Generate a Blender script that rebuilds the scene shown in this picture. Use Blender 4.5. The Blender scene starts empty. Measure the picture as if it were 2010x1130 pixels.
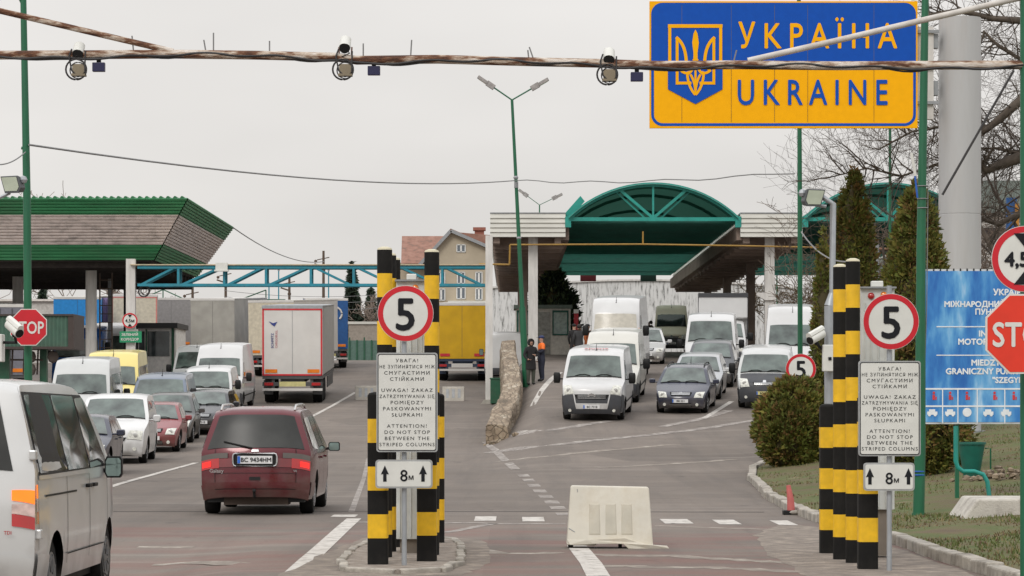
import bpy, bmesh, math, random
from mathutils import Vector, Matrix, noise

# ------------------------------------------------------------------ camera, sky, sun, exposure
C = bpy.context.scene.collection
scene = bpy.context.scene
F = 5500.0; CX = 1005.0; HY = 790.0; CZ = 1.75        # focal length in photo pixels, vanishing point, eye height
cam_d = bpy.data.cameras.new('camera'); cam = bpy.data.objects.new('camera', cam_d); C.objects.link(cam)
cam_d.sensor_width = 36; cam_d.lens = F / 2010 * 36
cam_d.shift_y = (HY - 565) / 2010
cam_d.clip_start = 0.5; cam_d.clip_end = 20000
cam.location = (0, 0, CZ); cam.rotation_euler = (math.radians(90), 0, 0)
scene.camera = cam
SUN_EL, SUN_AZ = math.radians(40), math.radians(205)
w = bpy.data.worlds.new("World"); scene.world = w; w.use_nodes = True
nt = w.node_tree; nt.nodes.clear()
N = nt.nodes.new; Lk = nt.links.new
sky = N('ShaderNodeTexSky'); sky.sky_type = 'NISHITA'; sky.sun_disc = False
sky.sun_elevation = SUN_EL; sky.sun_rotation = SUN_AZ
hs = N('ShaderNodeHueSaturation'); hs.inputs['Saturation'].default_value = 0.2
tc = N('ShaderNodeTexCoord'); sep = N('ShaderNodeSeparateXYZ')
ramp = N('ShaderNodeValToRGB')
e = ramp.color_ramp.elements
e[0].position = 0.0; e[0].color = (7.35, 7.1, 6.8, 1)
e[1].position = 1.0; e[1].color = (15.5, 15.6, 16.0, 1)
e2 = ramp.color_ramp.elements.new(0.25); e2.color = (8.0, 7.8, 7.6, 1)
nz = N('ShaderNodeTexNoise'); nz.inputs['Scale'].default_value = 2.2; nz.inputs['Detail'].default_value = 4
mp = N('ShaderNodeMapping'); mp.inputs['Scale'].default_value = (1, 1, 3.5)
mr = N('ShaderNodeMapRange'); mr.inputs['To Min'].default_value = 0.86; mr.inputs['To Max'].default_value = 1.17
mr.inputs['From Min'].default_value = 0.3; mr.inputs['From Max'].default_value = 0.7
mix = N('ShaderNodeMixRGB'); mix.inputs['Fac'].default_value = 0.93
mul = N('ShaderNodeMixRGB'); mul.blend_type = 'MULTIPLY'; mul.inputs['Fac'].default_value = 1
bg = N('ShaderNodeBackground'); bg.inputs['Strength'].default_value = 0.105
out = N('ShaderNodeOutputWorld')
Lk(tc.outputs['Generated'], sep.inputs[0]); Lk(sep.outputs['Z'], ramp.inputs[0])
Lk(tc.outputs['Generated'], mp.inputs[0]); Lk(mp.outputs[0], nz.inputs['Vector']); Lk(nz.outputs['Fac'], mr.inputs['Value'])
Lk(sky.outputs[0], hs.inputs['Color']); Lk(hs.outputs[0], mix.inputs[1]); Lk(ramp.outputs[0], mix.inputs[2])
Lk(mix.outputs[0], mul.inputs[1]); Lk(mr.outputs[0], mul.inputs[2])
Lk(mul.outputs[0], bg.inputs['Color']); Lk(bg.outputs[0], out.inputs[0])
sl = bpy.data.lights.new('sun', 'SUN'); so = bpy.data.objects.new('sun', sl); C.objects.link(so)
sl.energy = 1.25; sl.angle = math.radians(20); sl.color = (1, 0.96, 0.9)
# light travels from the sun towards the scene; sun behind the camera to the right
_d = Vector((math.sin(SUN_AZ) * math.cos(SUN_EL), math.cos(SUN_AZ) * math.cos(SUN_EL), math.sin(SUN_EL)))
so.rotation_euler = _d.to_track_quat('Z', 'Y').to_euler()
scene.view_settings.view_transform = 'Standard'; scene.view_settings.look = 'None'
scene.view_settings.exposure = 0.0; scene.view_settings.gamma = 1
scene.cycles.max_bounces = 6

# ------------------------------------------------------------------ terrain height
def interp(t, P):
    if t <= P[0][0]: return P[0][1]
    for (a, za), (b, zb) in zip(P, P[1:]):
        if t <= b:
            u = (t - a) / (b - a)
            return za + (zb - za) * u
    return P[-1][1]
LP = [(60, 0), (66, .02), (75, .08), (85, .3), (95, .72), (105, 1.16), (118, 1.75), (132, 2.35), (147, 2.93), (160, 3.5), (172, 4.05), (185, 4.5), (200, 4.8), (230, 5.0)]
RP = [(58, 0), (66, .06), (75, .36), (82, .7), (89, 1.13), (95, 1.6), (101, 2.05), (108, 2.6), (116, 3.05), (125, 3.5), (140, 4.05), (162, 4.7), (180, 4.95), (230, 5.1)]
def smooth(P, t):
    return sum(interp(t + o, P) for o in (-4, -2, 0, 2, 4)) / 5
def sst(a, b, t):
    t = min(1, max(0, (t - a) / (b - a))); return t * t * (3 - 2 * t)
def zt(x, y):
    k = sst(-0.9, 1.1, x)
    z = smooth(LP, y) * (1 - k) + smooth(RP, y) * k
    z -= .14 * sst(-2.7, -4.0, x) * (1 - sst(29, 38, y))
    # grass bank on the right
    if x > 5.2:
        z += sst(5.2, 14, x) * sst(22, 60, y) * (1 - sst(75, 95, y)) * 0.75
    return z
def W(px, py, d):                       # a photo pixel at a distance d -> point in the world
    return Vector(((px - CX) * d / F, d, CZ - (py - HY) * d / F))
def X(px, d): return (px - CX) * d / F
def Z(py, d): return CZ - (py - HY) * d / F
def G(px, py, d0=10.0):                 # ground point under a photo pixel
    d = d0
    while d < 400:
        p = W(px, py, d)
        if p.z <= zt(p.x, d): break
        d += 0.25
    return Vector((p.x, d, zt(p.x, d)))

# ------------------------------------------------------------------ materials
MAT = {}
def mat(name, col, rough=0.6, metal=0.0, var=0.12, scale=6.0, dirt=0.0, dcol=(0.12, 0.10, 0.08), bump=0.0, bscale=40, coat=0.0, emit=None, estr=1.0, spec=0.5, stretch=(1, 1, 1)):
    if name in MAT: return MAT[name]
    m = bpy.data.materials.new(name); m.use_nodes = True; t = m.node_tree; n = t.nodes; l = t.links
    b = n['Principled BSDF']; b.inputs['Roughness'].default_value = rough; b.inputs['Metallic'].default_value = metal
    b.inputs['Coat Weight'].default_value = coat; b.inputs['Specular IOR Level'].default_value = spec
    b.inputs['Coat Roughness'].default_value = 0.08
    tc = n.new('ShaderNodeTexCoord'); mpn = n.new('ShaderNodeMapping'); mpn.inputs['Scale'].default_value = stretch
    l.new(tc.outputs['Object'], mpn.inputs[0])
    nz = n.new('ShaderNodeTexNoise'); nz.inputs['Scale'].default_value = scale; nz.inputs['Detail'].default_value = 6
    l.new(mpn.outputs[0], nz.inputs['Vector'])
    r = n.new('ShaderNodeMapRange'); r.inputs['From Min'].default_value = .3; r.inputs['From Max'].default_value = .7
    r.inputs['To Min'].default_value = 1 - var; r.inputs['To Max'].default_value = 1 + var
    l.new(nz.outputs['Fac'], r.inputs['Value'])
    mu = n.new('ShaderNodeMixRGB'); mu.blend_type = 'MULTIPLY'; mu.inputs[0].default_value = 1
    mu.inputs[1].default_value = (*col, 1); l.new(r.outputs[0], mu.inputs[2])
    last = mu.outputs[0]
    if dirt > 0:
        n2 = n.new('ShaderNodeTexNoise'); n2.inputs['Scale'].default_value = scale * .45; n2.inputs['Detail'].default_value = 8
        n2.inputs['Roughness'].default_value = .7
        l.new(mpn.outputs[0], n2.inputs['Vector'])
        r2 = n.new('ShaderNodeMapRange'); r2.inputs['From Min'].default_value = .48; r2.inputs['From Max'].default_value = .72
        r2.inputs['To Max'].default_value = dirt; l.new(n2.outputs['Fac'], r2.inputs['Value'])
        mx = n.new('ShaderNodeMixRGB'); mx.inputs[2].default_value = (*dcol, 1)
        l.new(r2.outputs[0], mx.inputs[0]); l.new(last, mx.inputs[1]); last = mx.outputs[0]
    l.new(last, b.inputs['Base Color'])
    if bump > 0:
        n3 = n.new('ShaderNodeTexNoise'); n3.inputs['Scale'].default_value = bscale; n3.inputs['Detail'].default_value = 5
        l.new(mpn.outputs[0], n3.inputs['Vector'])
        bp = n.new('ShaderNodeBump'); bp.inputs['Strength'].default_value = bump; bp.inputs['Distance'].default_value = .02
        l.new(n3.outputs['Fac'], bp.inputs['Height']); l.new(bp.outputs[0], b.inputs['Normal'])
    if emit:
        b.inputs['Emission Color'].default_value = (*emit, 1); b.inputs['Emission Strength'].default_value = estr
    MAT[name] = m; return m
def ramp_mat(name, cols, scale=3.0, rough=.9, detail=8, bump=.4, bscale=30, stretch=(1, 1, 1), lo=.3, hi=.7, rgh=.6):
    """a material whose colour runs through several tones by noise"""
    if name in MAT: return MAT[name]
    m = bpy.data.materials.new(name); m.use_nodes = True; t = m.node_tree; n = t.nodes; l = t.links
    b = n['Principled BSDF']; b.inputs['Roughness'].default_value = rough
    tc = n.new('ShaderNodeTexCoord'); mpn = n.new('ShaderNodeMapping'); mpn.inputs['Scale'].default_value = stretch
    l.new(tc.outputs['Object'], mpn.inputs[0])
    nz = n.new('ShaderNodeTexNoise'); nz.inputs['Scale'].default_value = scale; nz.inputs['Detail'].default_value = detail
    nz.inputs['Roughness'].default_value = rgh
    l.new(mpn.outputs[0], nz.inputs['Vector'])
    cr = n.new('ShaderNodeValToRGB'); el = cr.color_ramp.elements
    k = len(cols)
    el[0].position = lo; el[0].color = (*cols[0], 1); el[1].position = hi; el[1].color = (*cols[-1], 1)
    for i in range(1, k - 1):
        q = el.new(lo + (hi - lo) * i / (k - 1)); q.color = (*cols[i], 1)
    l.new(nz.outputs['Fac'], cr.inputs[0]); l.new(cr.outputs[0], b.inputs['Base Color'])
    if bump:
        n3 = n.new('ShaderNodeTexNoise'); n3.inputs['Scale'].default_value = bscale; n3.inputs['Detail'].default_value = 5
        l.new(mpn.outputs[0], n3.inputs['Vector'])
        bp = n.new('ShaderNodeBump'); bp.inputs['Strength'].default_value = bump; bp.inputs['Distance'].default_value = .03
        l.new(n3.outputs['Fac'], bp.inputs['Height']); l.new(bp.outputs[0], b.inputs['Normal'])
    MAT[name] = m; return m

# ------------------------------------------------------------------ mesh builder
class MB:
    def __init__(s): s.v = []; s.f = []; s.m = []
    def add(s, vs, fs, mi=0):
        o = len(s.v); s.v += [tuple(v) for v in vs]; s.f += [tuple(i + o for i in f) for f in fs]; s.m += [mi] * len(fs); return s
    def box(s, c, d, mi=0, rz=0.0, M=None):
        x, y, z = (k / 2 for k in d); ca, sa = math.cos(rz), math.sin(rz)
        vs = []
        for dz in (-z, z):
            for dx, dy in ((-x, -y), (x, -y), (x, y), (-x, y)):
                p = Vector((dx * ca - dy * sa, dx * sa + dy * ca, dz))
                if M: p = M @ p
                vs.append(Vector(c) + p)
        return s.add(vs, [(0, 3, 2, 1), (4, 5, 6, 7), (0, 1, 5, 4), (1, 2, 6, 5), (2, 3, 7, 6), (3, 0, 4, 7)], mi)
    def bb(s, x0, x1, y0, y1, z0, z1, mi=0):
        return s.box(((x0 + x1) / 2, (y0 + y1) / 2, (z0 + z1) / 2), (abs(x1 - x0), abs(y1 - y0), abs(z1 - z0)), mi)
    def tube(s, pts, r, n=8, mi=0, cap=True):
        pts = [Vector(p) for p in pts]; k = len(pts)
        rs = r if isinstance(r, (list, tuple)) else [r] * k
        rings = []; ref = None
        for i, p in enumerate(pts):
            t = (pts[min(i + 1, k - 1)] - pts[max(i - 1, 0)])
            if t.length < 1e-9: t = Vector((0, 0, 1))
            t.normalize()
            if ref is None:
                ref = Vector((0, 0, 1)) if abs(t.z) < .9 else Vector((1, 0, 0))
            a = t.cross(ref)
            if a.length < 1e-4: a = t.cross(Vector((0, 1, 0)))
            a.normalize(); b = t.cross(a).normalized()
            rings.append([p + a * math.cos(q) * rs[i] + b * math.sin(q) * rs[i] for q in (2 * math.pi * j / n for j in range(n))])
        vs = [v for rg in rings for v in rg]; fs = []
        for i in range(k - 1):
            for j in range(n):
                fs.append((i * n + j, i * n + (j + 1) % n, (i + 1) * n + (j + 1) % n, (i + 1) * n + j))
        if cap: fs.append(tuple(range(n - 1, -1, -1))); fs.append(tuple((k - 1) * n + j for j in range(n)))
        return s.add(vs, fs, mi)
    def beam(s, a, b, wd, ht, mi=0):           # rectangular bar from a to b
        a = Vector(a); b = Vector(b); t = (b - a).normalized()
        up = Vector((0, 0, 1)) if abs(t.z) < .95 else Vector((0, 1, 0))
        sd = t.cross(up).normalized(); up = sd.cross(t).normalized()
        vs = []
        for p in (a, b):
            for q, r in ((-1, -1), (1, -1), (1, 1), (-1, 1)):
                vs.append(p + sd * q * wd / 2 + up * r * ht / 2)
        return s.add(vs, [(0, 1, 2, 3), (7, 6, 5, 4), (0, 4, 5, 1), (1, 5, 6, 2), (2, 6, 7, 3), (3, 7, 4, 0)], mi)
    def prism(s, pts, ax, t0, t1, mi=0):       # polygon in a plane extruded along an axis ('x','y','z')
        def P(u, v, t): return {'x': (t, u, v), 'y': (u, t, v), 'z': (u, v, t)}[ax]
        n = len(pts); vs = [P(u, v, t0) for u, v in pts] + [P(u, v, t1) for u, v in pts]
        fs = [tuple(range(n)), tuple(range(2 * n - 1, n - 1, -1))] + [(i, i + n, (i + 1) % n + n, (i + 1) % n) for i in range(n)]
        return s.add(vs, fs, mi)
    def lathe(s, prof, n=16, c=(0, 0, 0), mi=0, ax='z'):
        vs = []
        for r, h in prof:
            for j in range(n):
                a = 2 * math.pi * j / n; u, v = r * math.cos(a), r * math.sin(a)
                p = {'z': (u, v, h), 'x': (h, u, v), 'y': (u, h, v)}[ax]
                vs.append(Vector(c) + Vector(p))
        k = len(prof); fs = [(i * n + j, i * n + (j + 1) % n, (i + 1) * n + (j + 1) % n, (i + 1) * n + j) for i in range(k - 1) for j in range(n)]
        fs += [tuple(range(n)), tuple((k - 1) * n + j for j in range(n))]
        return s.add(vs, fs, mi)
    def ball(s, c, r, n=10, mi=0):
        if not isinstance(r, (tuple, list)): r = (r, r, r)
        vs = []; fs = []; k = n // 2
        for i in range(k + 1):
            th = math.pi * i / k
            for j in range(n):
                a = 2 * math.pi * j / n
                vs.append((c[0] + r[0] * math.sin(th) * math.cos(a), c[1] + r[1] * math.sin(th) * math.sin(a), c[2] + r[2] * math.cos(th)))
        for i in range(k):
            for j in range(n): fs.append((i * n + j, (i + 1) * n + j, (i + 1) * n + (j + 1) % n, i * n + (j + 1) % n))
        return s.add(vs, fs, mi)
    def mesh(s, name, mats, smooth=None):
        me = bpy.data.meshes.new(name); me.from_pydata(s.v, [], s.f)
        if not isinstance(mats, (list, tuple)): mats = [mats]
        for m in mats: me.materials.append(m)
        me.polygons.foreach_set('material_index', s.m)
        bm = bmesh.new(); bm.from_mesh(me)
        if smooth is not None and len(bm.verts) < 60000: bmesh.ops.remove_doubles(bm, verts=bm.verts, dist=1e-5)
        if len(bm.faces) < 60000 and not getattr(s, 'keep', False): bmesh.ops.recalc_face_normals(bm, faces=bm.faces)
        bm.to_mesh(me); bm.free()
        if smooth is not None:
            me.shade_smooth(); me.set_sharp_from_angle(angle=math.radians(smooth))
        return me
    def build(s, name, mats, parent=None, smooth=None, bevel=0):
        o = bpy.data.objects.new(name, s.mesh(name, mats, smooth)); C.objects.link(o)
        if parent is not None: o.parent = parent
        if bevel:
            b = o.modifiers.new('bevel', 'BEVEL'); b.width = bevel; b.segments = 2; b.limit_method = 'ANGLE'
            b.harden_normals = False
        return o
def tag(o, label, cat, group=None):
    o['label'] = label; o['category'] = cat
    if group: o['group'] = group
    return o
def thing(name, label, cat, loc=(0, 0, 0), group=None, rz=0.0):
    o = bpy.data.objects.new(name, None); C.objects.link(o); o.empty_display_size = .2
    o.location = loc; o.rotation_euler = (0, 0, rz)
    return tag(o, label, cat, group)
def struct(o, kind='structure'): o['kind'] = kind; return o
def rebase(root):
    """move children so that their world coordinates (built in world space) survive the parent's offset"""
    inv = Matrix.Translation(root.location).inverted()
    for ch in root.children: ch.matrix_parent_inverse = inv
def copy_tree(o, parent=None):
    c = o.copy(); C.objects.link(c)
    if parent is not None: c.parent = parent
    for ch in list(o.children): copy_tree(ch, c)
    return c
FONT_OFF = 0.0
def text_mb(mb, s, size, M, mi=0, bold=0.012, spacing=1.0, align='CENTER', sx=1.0, depth=0.0):
    """flat lettering; M maps the text plane (x right, y up) into the world"""
    c = bpy.data.curves.new('lettering', 'FONT'); c.body = s.translate(str.maketrans('АВЕІКМНОРСТХЇ', 'ABEIKMHOPCTXÏ')); c.size = size
    c.space_character = spacing; c.align_x = align; c.resolution_u = 3
    o = bpy.data.objects.new('lettering', c); C.objects.link(o)
    dg = bpy.context.evaluated_depsgraph_get(); me = bpy.data.meshes.new_from_object(o.evaluated_get(dg))
    b_ = bold * size; n_ = (M.to_3x3() @ Vector((0, 0, 1))).normalized()
    for i, (u, v_) in enumerate(((0, 0), (b_, 0), (-b_, 0), (0, b_), (0, -b_)) if b_ else ((0, 0),)):
        mb.add([M @ Vector((v.co.x * sx + u, v.co.y + v_, 0)) + n_ * (.0006 * i) for v in me.vertices], [tuple(p.vertices) for p in me.polygons], mi)
    bpy.data.objects.remove(o); bpy.data.curves.remove(c); bpy.data.meshes.remove(me)
def face_cam(p, off=0.0):               # plane facing -y (towards the camera) at point p
    return Matrix(((1, 0, 0, p[0]), (0, 0, -1, p[1] - off), (0, 1, 0, p[2]), (0, 0, 0, 1)))

# ------------------------------------------------------------------ shared materials
M_teal = mat('teal_paint', (0.015, 0.28, 0.23), .5, dirt=.35, dcol=(.05, .09, .08), scale=3)
M_truss = mat('turquoise_paint', (0.015, 0.22, 0.30), .5, dirt=.4, dcol=(.1, .12, .1), scale=5)
M_green = mat('green_pole_paint', (0.009, 0.115, 0.052), .45, dirt=.35, dcol=(.03, .1, .06), scale=2.5, stretch=(6, 6, 1))
M_dgreen = mat('dark_green_paint', (0.012, 0.09, 0.045), .5, dirt=.3)
M_conc = mat('weathered_concrete', (0.46, 0.43, 0.38), .9, var=.2, dirt=.6, dcol=(.2, .18, .15), bump=.3, scale=3)
M_whitep = mat('white_painted_concrete', (0.62, 0.60, 0.57), .8, dirt=.45, dcol=(.32, .30, .27), scale=2, stretch=(3, 3, .6))
M_greym = mat('grey_galvanised_metal', (0.36, 0.38, 0.40), .45, .4, dirt=.25, dcol=(.25, .24, .22))
M_black = mat('black_paint', (0.010, 0.0095, 0.009), .75, dirt=.3, dcol=(.04, .035, .03), scale=8, spec=.2)
M_yellow = mat('yellow_stripe_paint', (0.80, 0.47, 0.008), .6, dirt=.28, dcol=(.5, .31, .03), scale=9)
M_cream = mat('cream_cap_paint', (0.6, 0.55, 0.4), .7)
M_rubber = mat('tyre_rubber', (0.012, 0.012, 0.012), .9, spec=.2, dirt=.4, dcol=(.07, .06, .05))
M_glassd = mat('dark_car_glass', (0.022, 0.028, 0.028), .06, var=.15, coat=.6)
M_glassw = mat('windscreen_glass', (0.085, 0.11, 0.098), .07, var=.6, scale=1.9, coat=.6)  # pale green tone and mottling put sky reflections into the colour
M_chrome = mat('bright_trim', (.6, .6, .6), .25, .9)
M_plast = mat('grey_bumper_plastic', (0.05, 0.053, 0.06), .55, dirt=.3)
M_blackpl = mat('black_plastic', (0.010, 0.010, 0.010), .6, spec=.3)
M_lampc = mat('clear_lamp_glass', (.62, .62, .56), .12, coat=1, var=.3, scale=14)
M_lampr = mat('red_lamp_glass', (.42, .008, .01), .15, coat=1)
M_lampon = mat('lit_red_lamp', (.5, .01, .01), .2, emit=(1, .03, .02), estr=.9)
M_lampo = mat('orange_lamp_glass', (.75, .2, .01), .15, coat=1)
M_plate = mat('white_number_plate', (.68, .68, .68), .4)
M_platey = mat('yellow_number_plate', (.6, .55, .25), .4)
M_rim = mat('alloy_rim', (.40, .40, .41), .35, .6)
M_rimd = mat('dirty_steel_rim', (.16, .16, .16), .5, .4)
M_signw = mat('white_sign_face', (.66, .66, .62), .45, var=.05, dirt=.12, dcol=(.5, .48, .42))
M_signr = mat('red_sign_face', (.55, .008, .02), .4, var=.06)
M_signo = mat('orange_red_sign_face', (.72, .035, .012), .4, var=.06)
M_ink = mat('black_sign_ink', (.012, .013, .016), .7, spec=.2)
M_back = mat('sign_back_grey', (.28, .29, .30), .5, .3)
M_rust = ramp_mat('rusty_flaking_pipe', [(.62, .56, .50), (.45, .36, .28), (.16, .07, .035), (.07, .03, .018)], scale=5, lo=.36, hi=.62, stretch=(.8, 3, 3), bump=.5, detail=10)
M_cable = mat('dark_cable', (.03, .028, .028), .6)
M_cableg = mat('grey_cable', (.2, .2, .2), .6)

# ------------------------------------------------------------------ GROUND
def asphalt():
    m = bpy.data.materials.new('worn_asphalt'); m.use_nodes = True; t = m.node_tree; n = t.nodes; l = t.links
    b = n['Principled BSDF']; b.inputs['Roughness'].default_value = .82; b.inputs['Specular IOR Level'].default_value = .35
    tc = n.new('ShaderNodeTexCoord'); sp = n.new('ShaderNodeSeparateXYZ'); l.new(tc.outputs['Object'], sp.inputs[0])
    def noise_(sc, det, mapscale=(1, 1, 1), ro=.6):
        mp = n.new('ShaderNodeMapping'); mp.inputs['Scale'].default_value = mapscale; l.new(tc.outputs['Object'], mp.inputs[0])
        q = n.new('ShaderNodeTexNoise'); q.inputs['Scale'].default_value = sc; q.inputs['Detail'].default_value = det; q.inputs['Roughness'].default_value = ro
        l.new(mp.outputs[0], q.inputs['Vector']); return q.outputs['Fac']
    def rng(src, a, b_, c=0, d=1):
        q = n.new('ShaderNodeMapRange'); q.inputs['From Min'].default_value = a; q.inputs['From Max'].default_value = b_
        q.inputs['To Min'].default_value = c; q.inputs['To Max'].default_value = d; l.new(src, q.inputs['Value']); return q.outputs[0]
    def math_(op, a, b_):
        q = n.new('ShaderNodeMath'); q.operation = op
        for i, v in enumerate((a, b_)):
            if isinstance(v, (int, float)): q.inputs[i].default_value = v
            else: l.new(v, q.inputs[i])
        return q.outputs[0]
    def mixc(fac, c1, c2, bt='MIX'):
        q = n.new('ShaderNodeMixRGB'); q.blend_type = bt
        for i, v in ((0, fac), (1, c1), (2, c2)):
            if isinstance(v, (int, float)): q.inputs[i].default_value = v
            elif isinstance(v, tuple): q.inputs[i].default_value = (*v, 1)
            else: l.new(v, q.inputs[i])
        return q.outputs[0]
    base = mixc(rng(noise_(.35, 6), .3, .7), (.124, .102, .086), (.178, .149, .126))
    base = mixc(math_('MULTIPLY', rng(noise_(1.2, 8, (1, .25, 1)), .45, .75), .45), base, (.105, .093, .086))      # wheel-worn streaks and oil
    base = mixc(math_('MULTIPLY', rng(noise_(24, 4), .3, .7), .22), base, (.29, .25, .215))                       # grit
    vc = n.new('ShaderNodeTexVoronoi'); vc.distance = 'CHEBYCHEV'; vc.inputs['Scale'].default_value = 1; mq = n.new('ShaderNodeMapping'); mq.inputs['Scale'].default_value = (.22, .07, 1); l.new(tc.outputs['Object'], mq.inputs[0]); l.new(mq.outputs[0], vc.inputs['Vector'])
    sx_ = n.new('ShaderNodeSeparateXYZ'); l.new(vc.outputs['Color'], sx_.inputs[0])
    base = mixc(1, base, rng(sx_.outputs['X'], 0, 1, .86, 1.12), 'MULTIPLY')      # repaired areas
    base = mixc(math_('MULTIPLY', rng(noise_(.8, 5, (1.6, .05, 1)), .5, .7), .38), base, (.085, .075, .068))   # tyre tracks along the lanes
    base = mixc(math_('MULTIPLY', rng(noise_(1.7, 3, (1, .6, 1)), .66, .72), .5), base, (.06, .054, .05))      # oil drips
    # worn red paint bands across the road in front
    band = math_('MULTIPLY', rng(sp.outputs['Y'], 27, 28.5), rng(sp.outputs['Y'], 41, 38.5))
    gaps = rng(noise_(.5, 7, (.5, 1.4, 1)), .42, .62)
    base = mixc(math_('MULTIPLY', math_('MULTIPLY', band, gaps), .48), base, (.20, .085, .070))
    # pale worn dusty strips
    base = mixc(math_('MULTIPLY', rng(noise_(.9, 8, (.12, 1.6, 1), .7), .55, .72), .35), base, (.33, .295, .26))
    # repaired patches and dark tar seams
    vor = n.new('ShaderNodeTexVoronoi'); vor.feature = 'DISTANCE_TO_EDGE'; vor.inputs['Scale'].default_value = .22
    mpv = n.new('ShaderNodeMapping'); l.new(tc.outputs['Object'], mpv.inputs[0])
    add = n.new('ShaderNodeMixRGB'); add.blend_type = 'ADD'; add.inputs[0].default_value = .25
    nzc = n.new('ShaderNodeTexNoise'); nzc.inputs['Scale'].default_value = 1.3; l.new(mpv.outputs[0], nzc.inputs['Vector'])
    l.new(mpv.outputs[0], add.inputs[1]); l.new(nzc.outputs['Color'], add.inputs[2]); l.new(add.outputs[0], vor.inputs['Vector'])
    crack = rng(vor.outputs['Distance'], .012, .0)
    base = mixc(math_('MULTIPLY', crack, .16), base, (.06, .052, .047))
    l.new(base, b.inputs['Base Color'])
    bp = n.new('ShaderNodeBump'); bp.inputs['Strength'].default_value = .3; bp.inputs['Distance'].default_value = .01
    l.new(noise_(60, 4), bp.inputs['Height']); l.new(bp.outputs[0], b.inputs['Normal'])
    return m
M_asph = asphalt()
xs = [-3000, -800, -300, -120, -70, -50] + [-40 + i for i in range(0, 38)] + [-2 + i * .25 for i in range(0, 17)] + [2 + i for i in range(1, 40)] + [50, 70, 120, 300, 800, 3000]
xs = sorted(set(xs))
ys = [-60, -20, 0, 10, 20] + [22 + 2 * i for i in range(20)] + [61 + i for i in range(0, 180)] + [260, 300, 400, 700, 1500, 4000]
ys = sorted(set(ys))
g = MB()
def zg(x, y): return zt(x, y)
for y in ys:
    for x in xs: g.v.append((x, y, zg(x, y)))
nx = len(xs)
for j in range(len(ys) - 1):
    for i in range(nx - 1):
        g.f.append((j * nx + i, j * nx + i + 1, (j + 1) * nx + i + 1, (j + 1) * nx + i)); g.m.append(0)
g.keep = True
struct(g.build('ground', M_asph, smooth=60))

# markings
M_line = ramp_mat('worn_road_paint', [(.17, .15, .135), (.46, .43, .39), (.56, .53, .49)], scale=5, lo=.36, hi=.56, bump=0, detail=9, rgh=.7)
M_linef = ramp_mat('faded_road_paint', [(.16, .14, .125), (.25, .22, .20), (.44, .41, .37)], scale=4, lo=.38, hi=.62, bump=0, detail=9, rgh=.7)
import bisect
def zmesh(x, y):
    i = max(0, min(len(xs) - 2, bisect.bisect_right(xs, x) - 1)); j = max(0, min(len(ys) - 2, bisect.bisect_right(ys, y) - 1))
    u = (x - xs[i]) / (xs[i + 1] - xs[i]); v = (y - ys[j]) / (ys[j + 1] - ys[j]); z = [g.v[jj * len(xs) + ii][2] for jj in (j, j + 1) for ii in (i, i + 1)]
    return (z[0] * (1 - u) + z[1] * u) * (1 - v) + (z[2] * (1 - u) + z[3] * u) * v
def strip(mb, pts, wd, mi=0, lift=.0045, taper=None):
    """painted line on the terrain along ground points"""
    P = []
    for a, b in zip(pts, pts[1:]):
        k = max(1, int((b - a).length / .5))
        P += [a.lerp(b, i / k) for i in range(k)]
    P.append(pts[-1])
    vs = []
    for i, p in enumerate(P):
        t = (P[min(i + 1, len(P) - 1)] - P[max(i - 1, 0)]); t.z = 0; t.normalize(); n_ = Vector((t.y, -t.x, 0))
        for s_ in (-1, 1):
            q = p + n_ * s_ * wd / 2; vs.append((q.x, q.y, zmesh(q.x, q.y) + (lift - .0012 * mi) * (1 if q.y < 60 else 2)))
    mb.add(vs, [(2 * i, 2 * i + 1, 2 * i + 3, 2 * i + 2) for i in range(len(P) - 1)], mi)
mk = MB(); mk.keep = True
def line(px, wd, mi=0):
    q = []
    for (a, b), (c, e_) in zip(px, px[1:]):
        k = max(1, int(math.hypot(c - a, e_ - b) / 22)); q += [(a + (c - a) * i / k, b + (e_ - b) * i / k) for i in range(k)]
    strip(mk, [G(a, b) for a, b in q + [px[-1]]], wd, mi)
line([(560, 1142), (605, 1100), (655, 1055), (695, 1018)], .22)
line([(1185, 1150), (1160, 1108), (1132, 1072)], .24)
for yc in (1009, 997, 986, 975, 964, 953, 943, 934):
    xc = 1026 + (yc - 932) * 1.06; line([(xc + 2.5, yc + 2.7), (xc - 2.5, yc - 2.7)], .25, 1)
line([(1012, 922), (998, 909)], .22, 1); line([(993, 905), (972, 884), (952, 868)], .2, 1)
for a in ((652, 700), (932, 974), (1025, 1068), (1300, 1355), (1405, 1448), (1520, 1556)):
    y0 = 1018 + (a[0] - 932) * .016
    p0 = G(a[0], y0); p1 = Vector((X(a[1], p0.y), p0.y, p0.z))
    strip(mk, [p0, p1], 1.6 if a[0] > 700 else .9, 0)
line([(700, 1026), (875, 1027), (1110, 1029)], .26, 1); line([(1285, 1033), (1600, 1042)], .26, 2)
line([(872, 1046), (968, 1029)], .16, 1)
line([(960, 888), (1100, 872), (1240, 858), (1380, 842), (1490, 824)], .42, 1)
line([(1170, 918), (1300, 912), (1440, 903)], .34, 2)
line([(980, 905), (1150, 888), (1330, 872)], .32, 2)
line([(1005, 853), (1100, 842), (1200, 826)], .40, 1)
line([(1046, 796), (1062, 768), (1082, 745), (1100, 731)], .22, 0)
line([(1250, 750), (1268, 722), (1288, 694)], .2, 0)
line([(1382, 822), (1436, 788)], .18, 0)
line([(1300, 838), (1380, 822), (1430, 806)], .35, 1)
line([(212, 957), (300, 932), (385, 909)], .16, 0)
line([(612, 818), (655, 795), (698, 770)], .16, 0)
line([(640, 727), (668, 716), (690, 706)], .2, 1)
line([(300, 1110), (470, 1106)], .3, 2)
line([(270, 1076), (380, 1075)], .32, 2)
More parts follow.
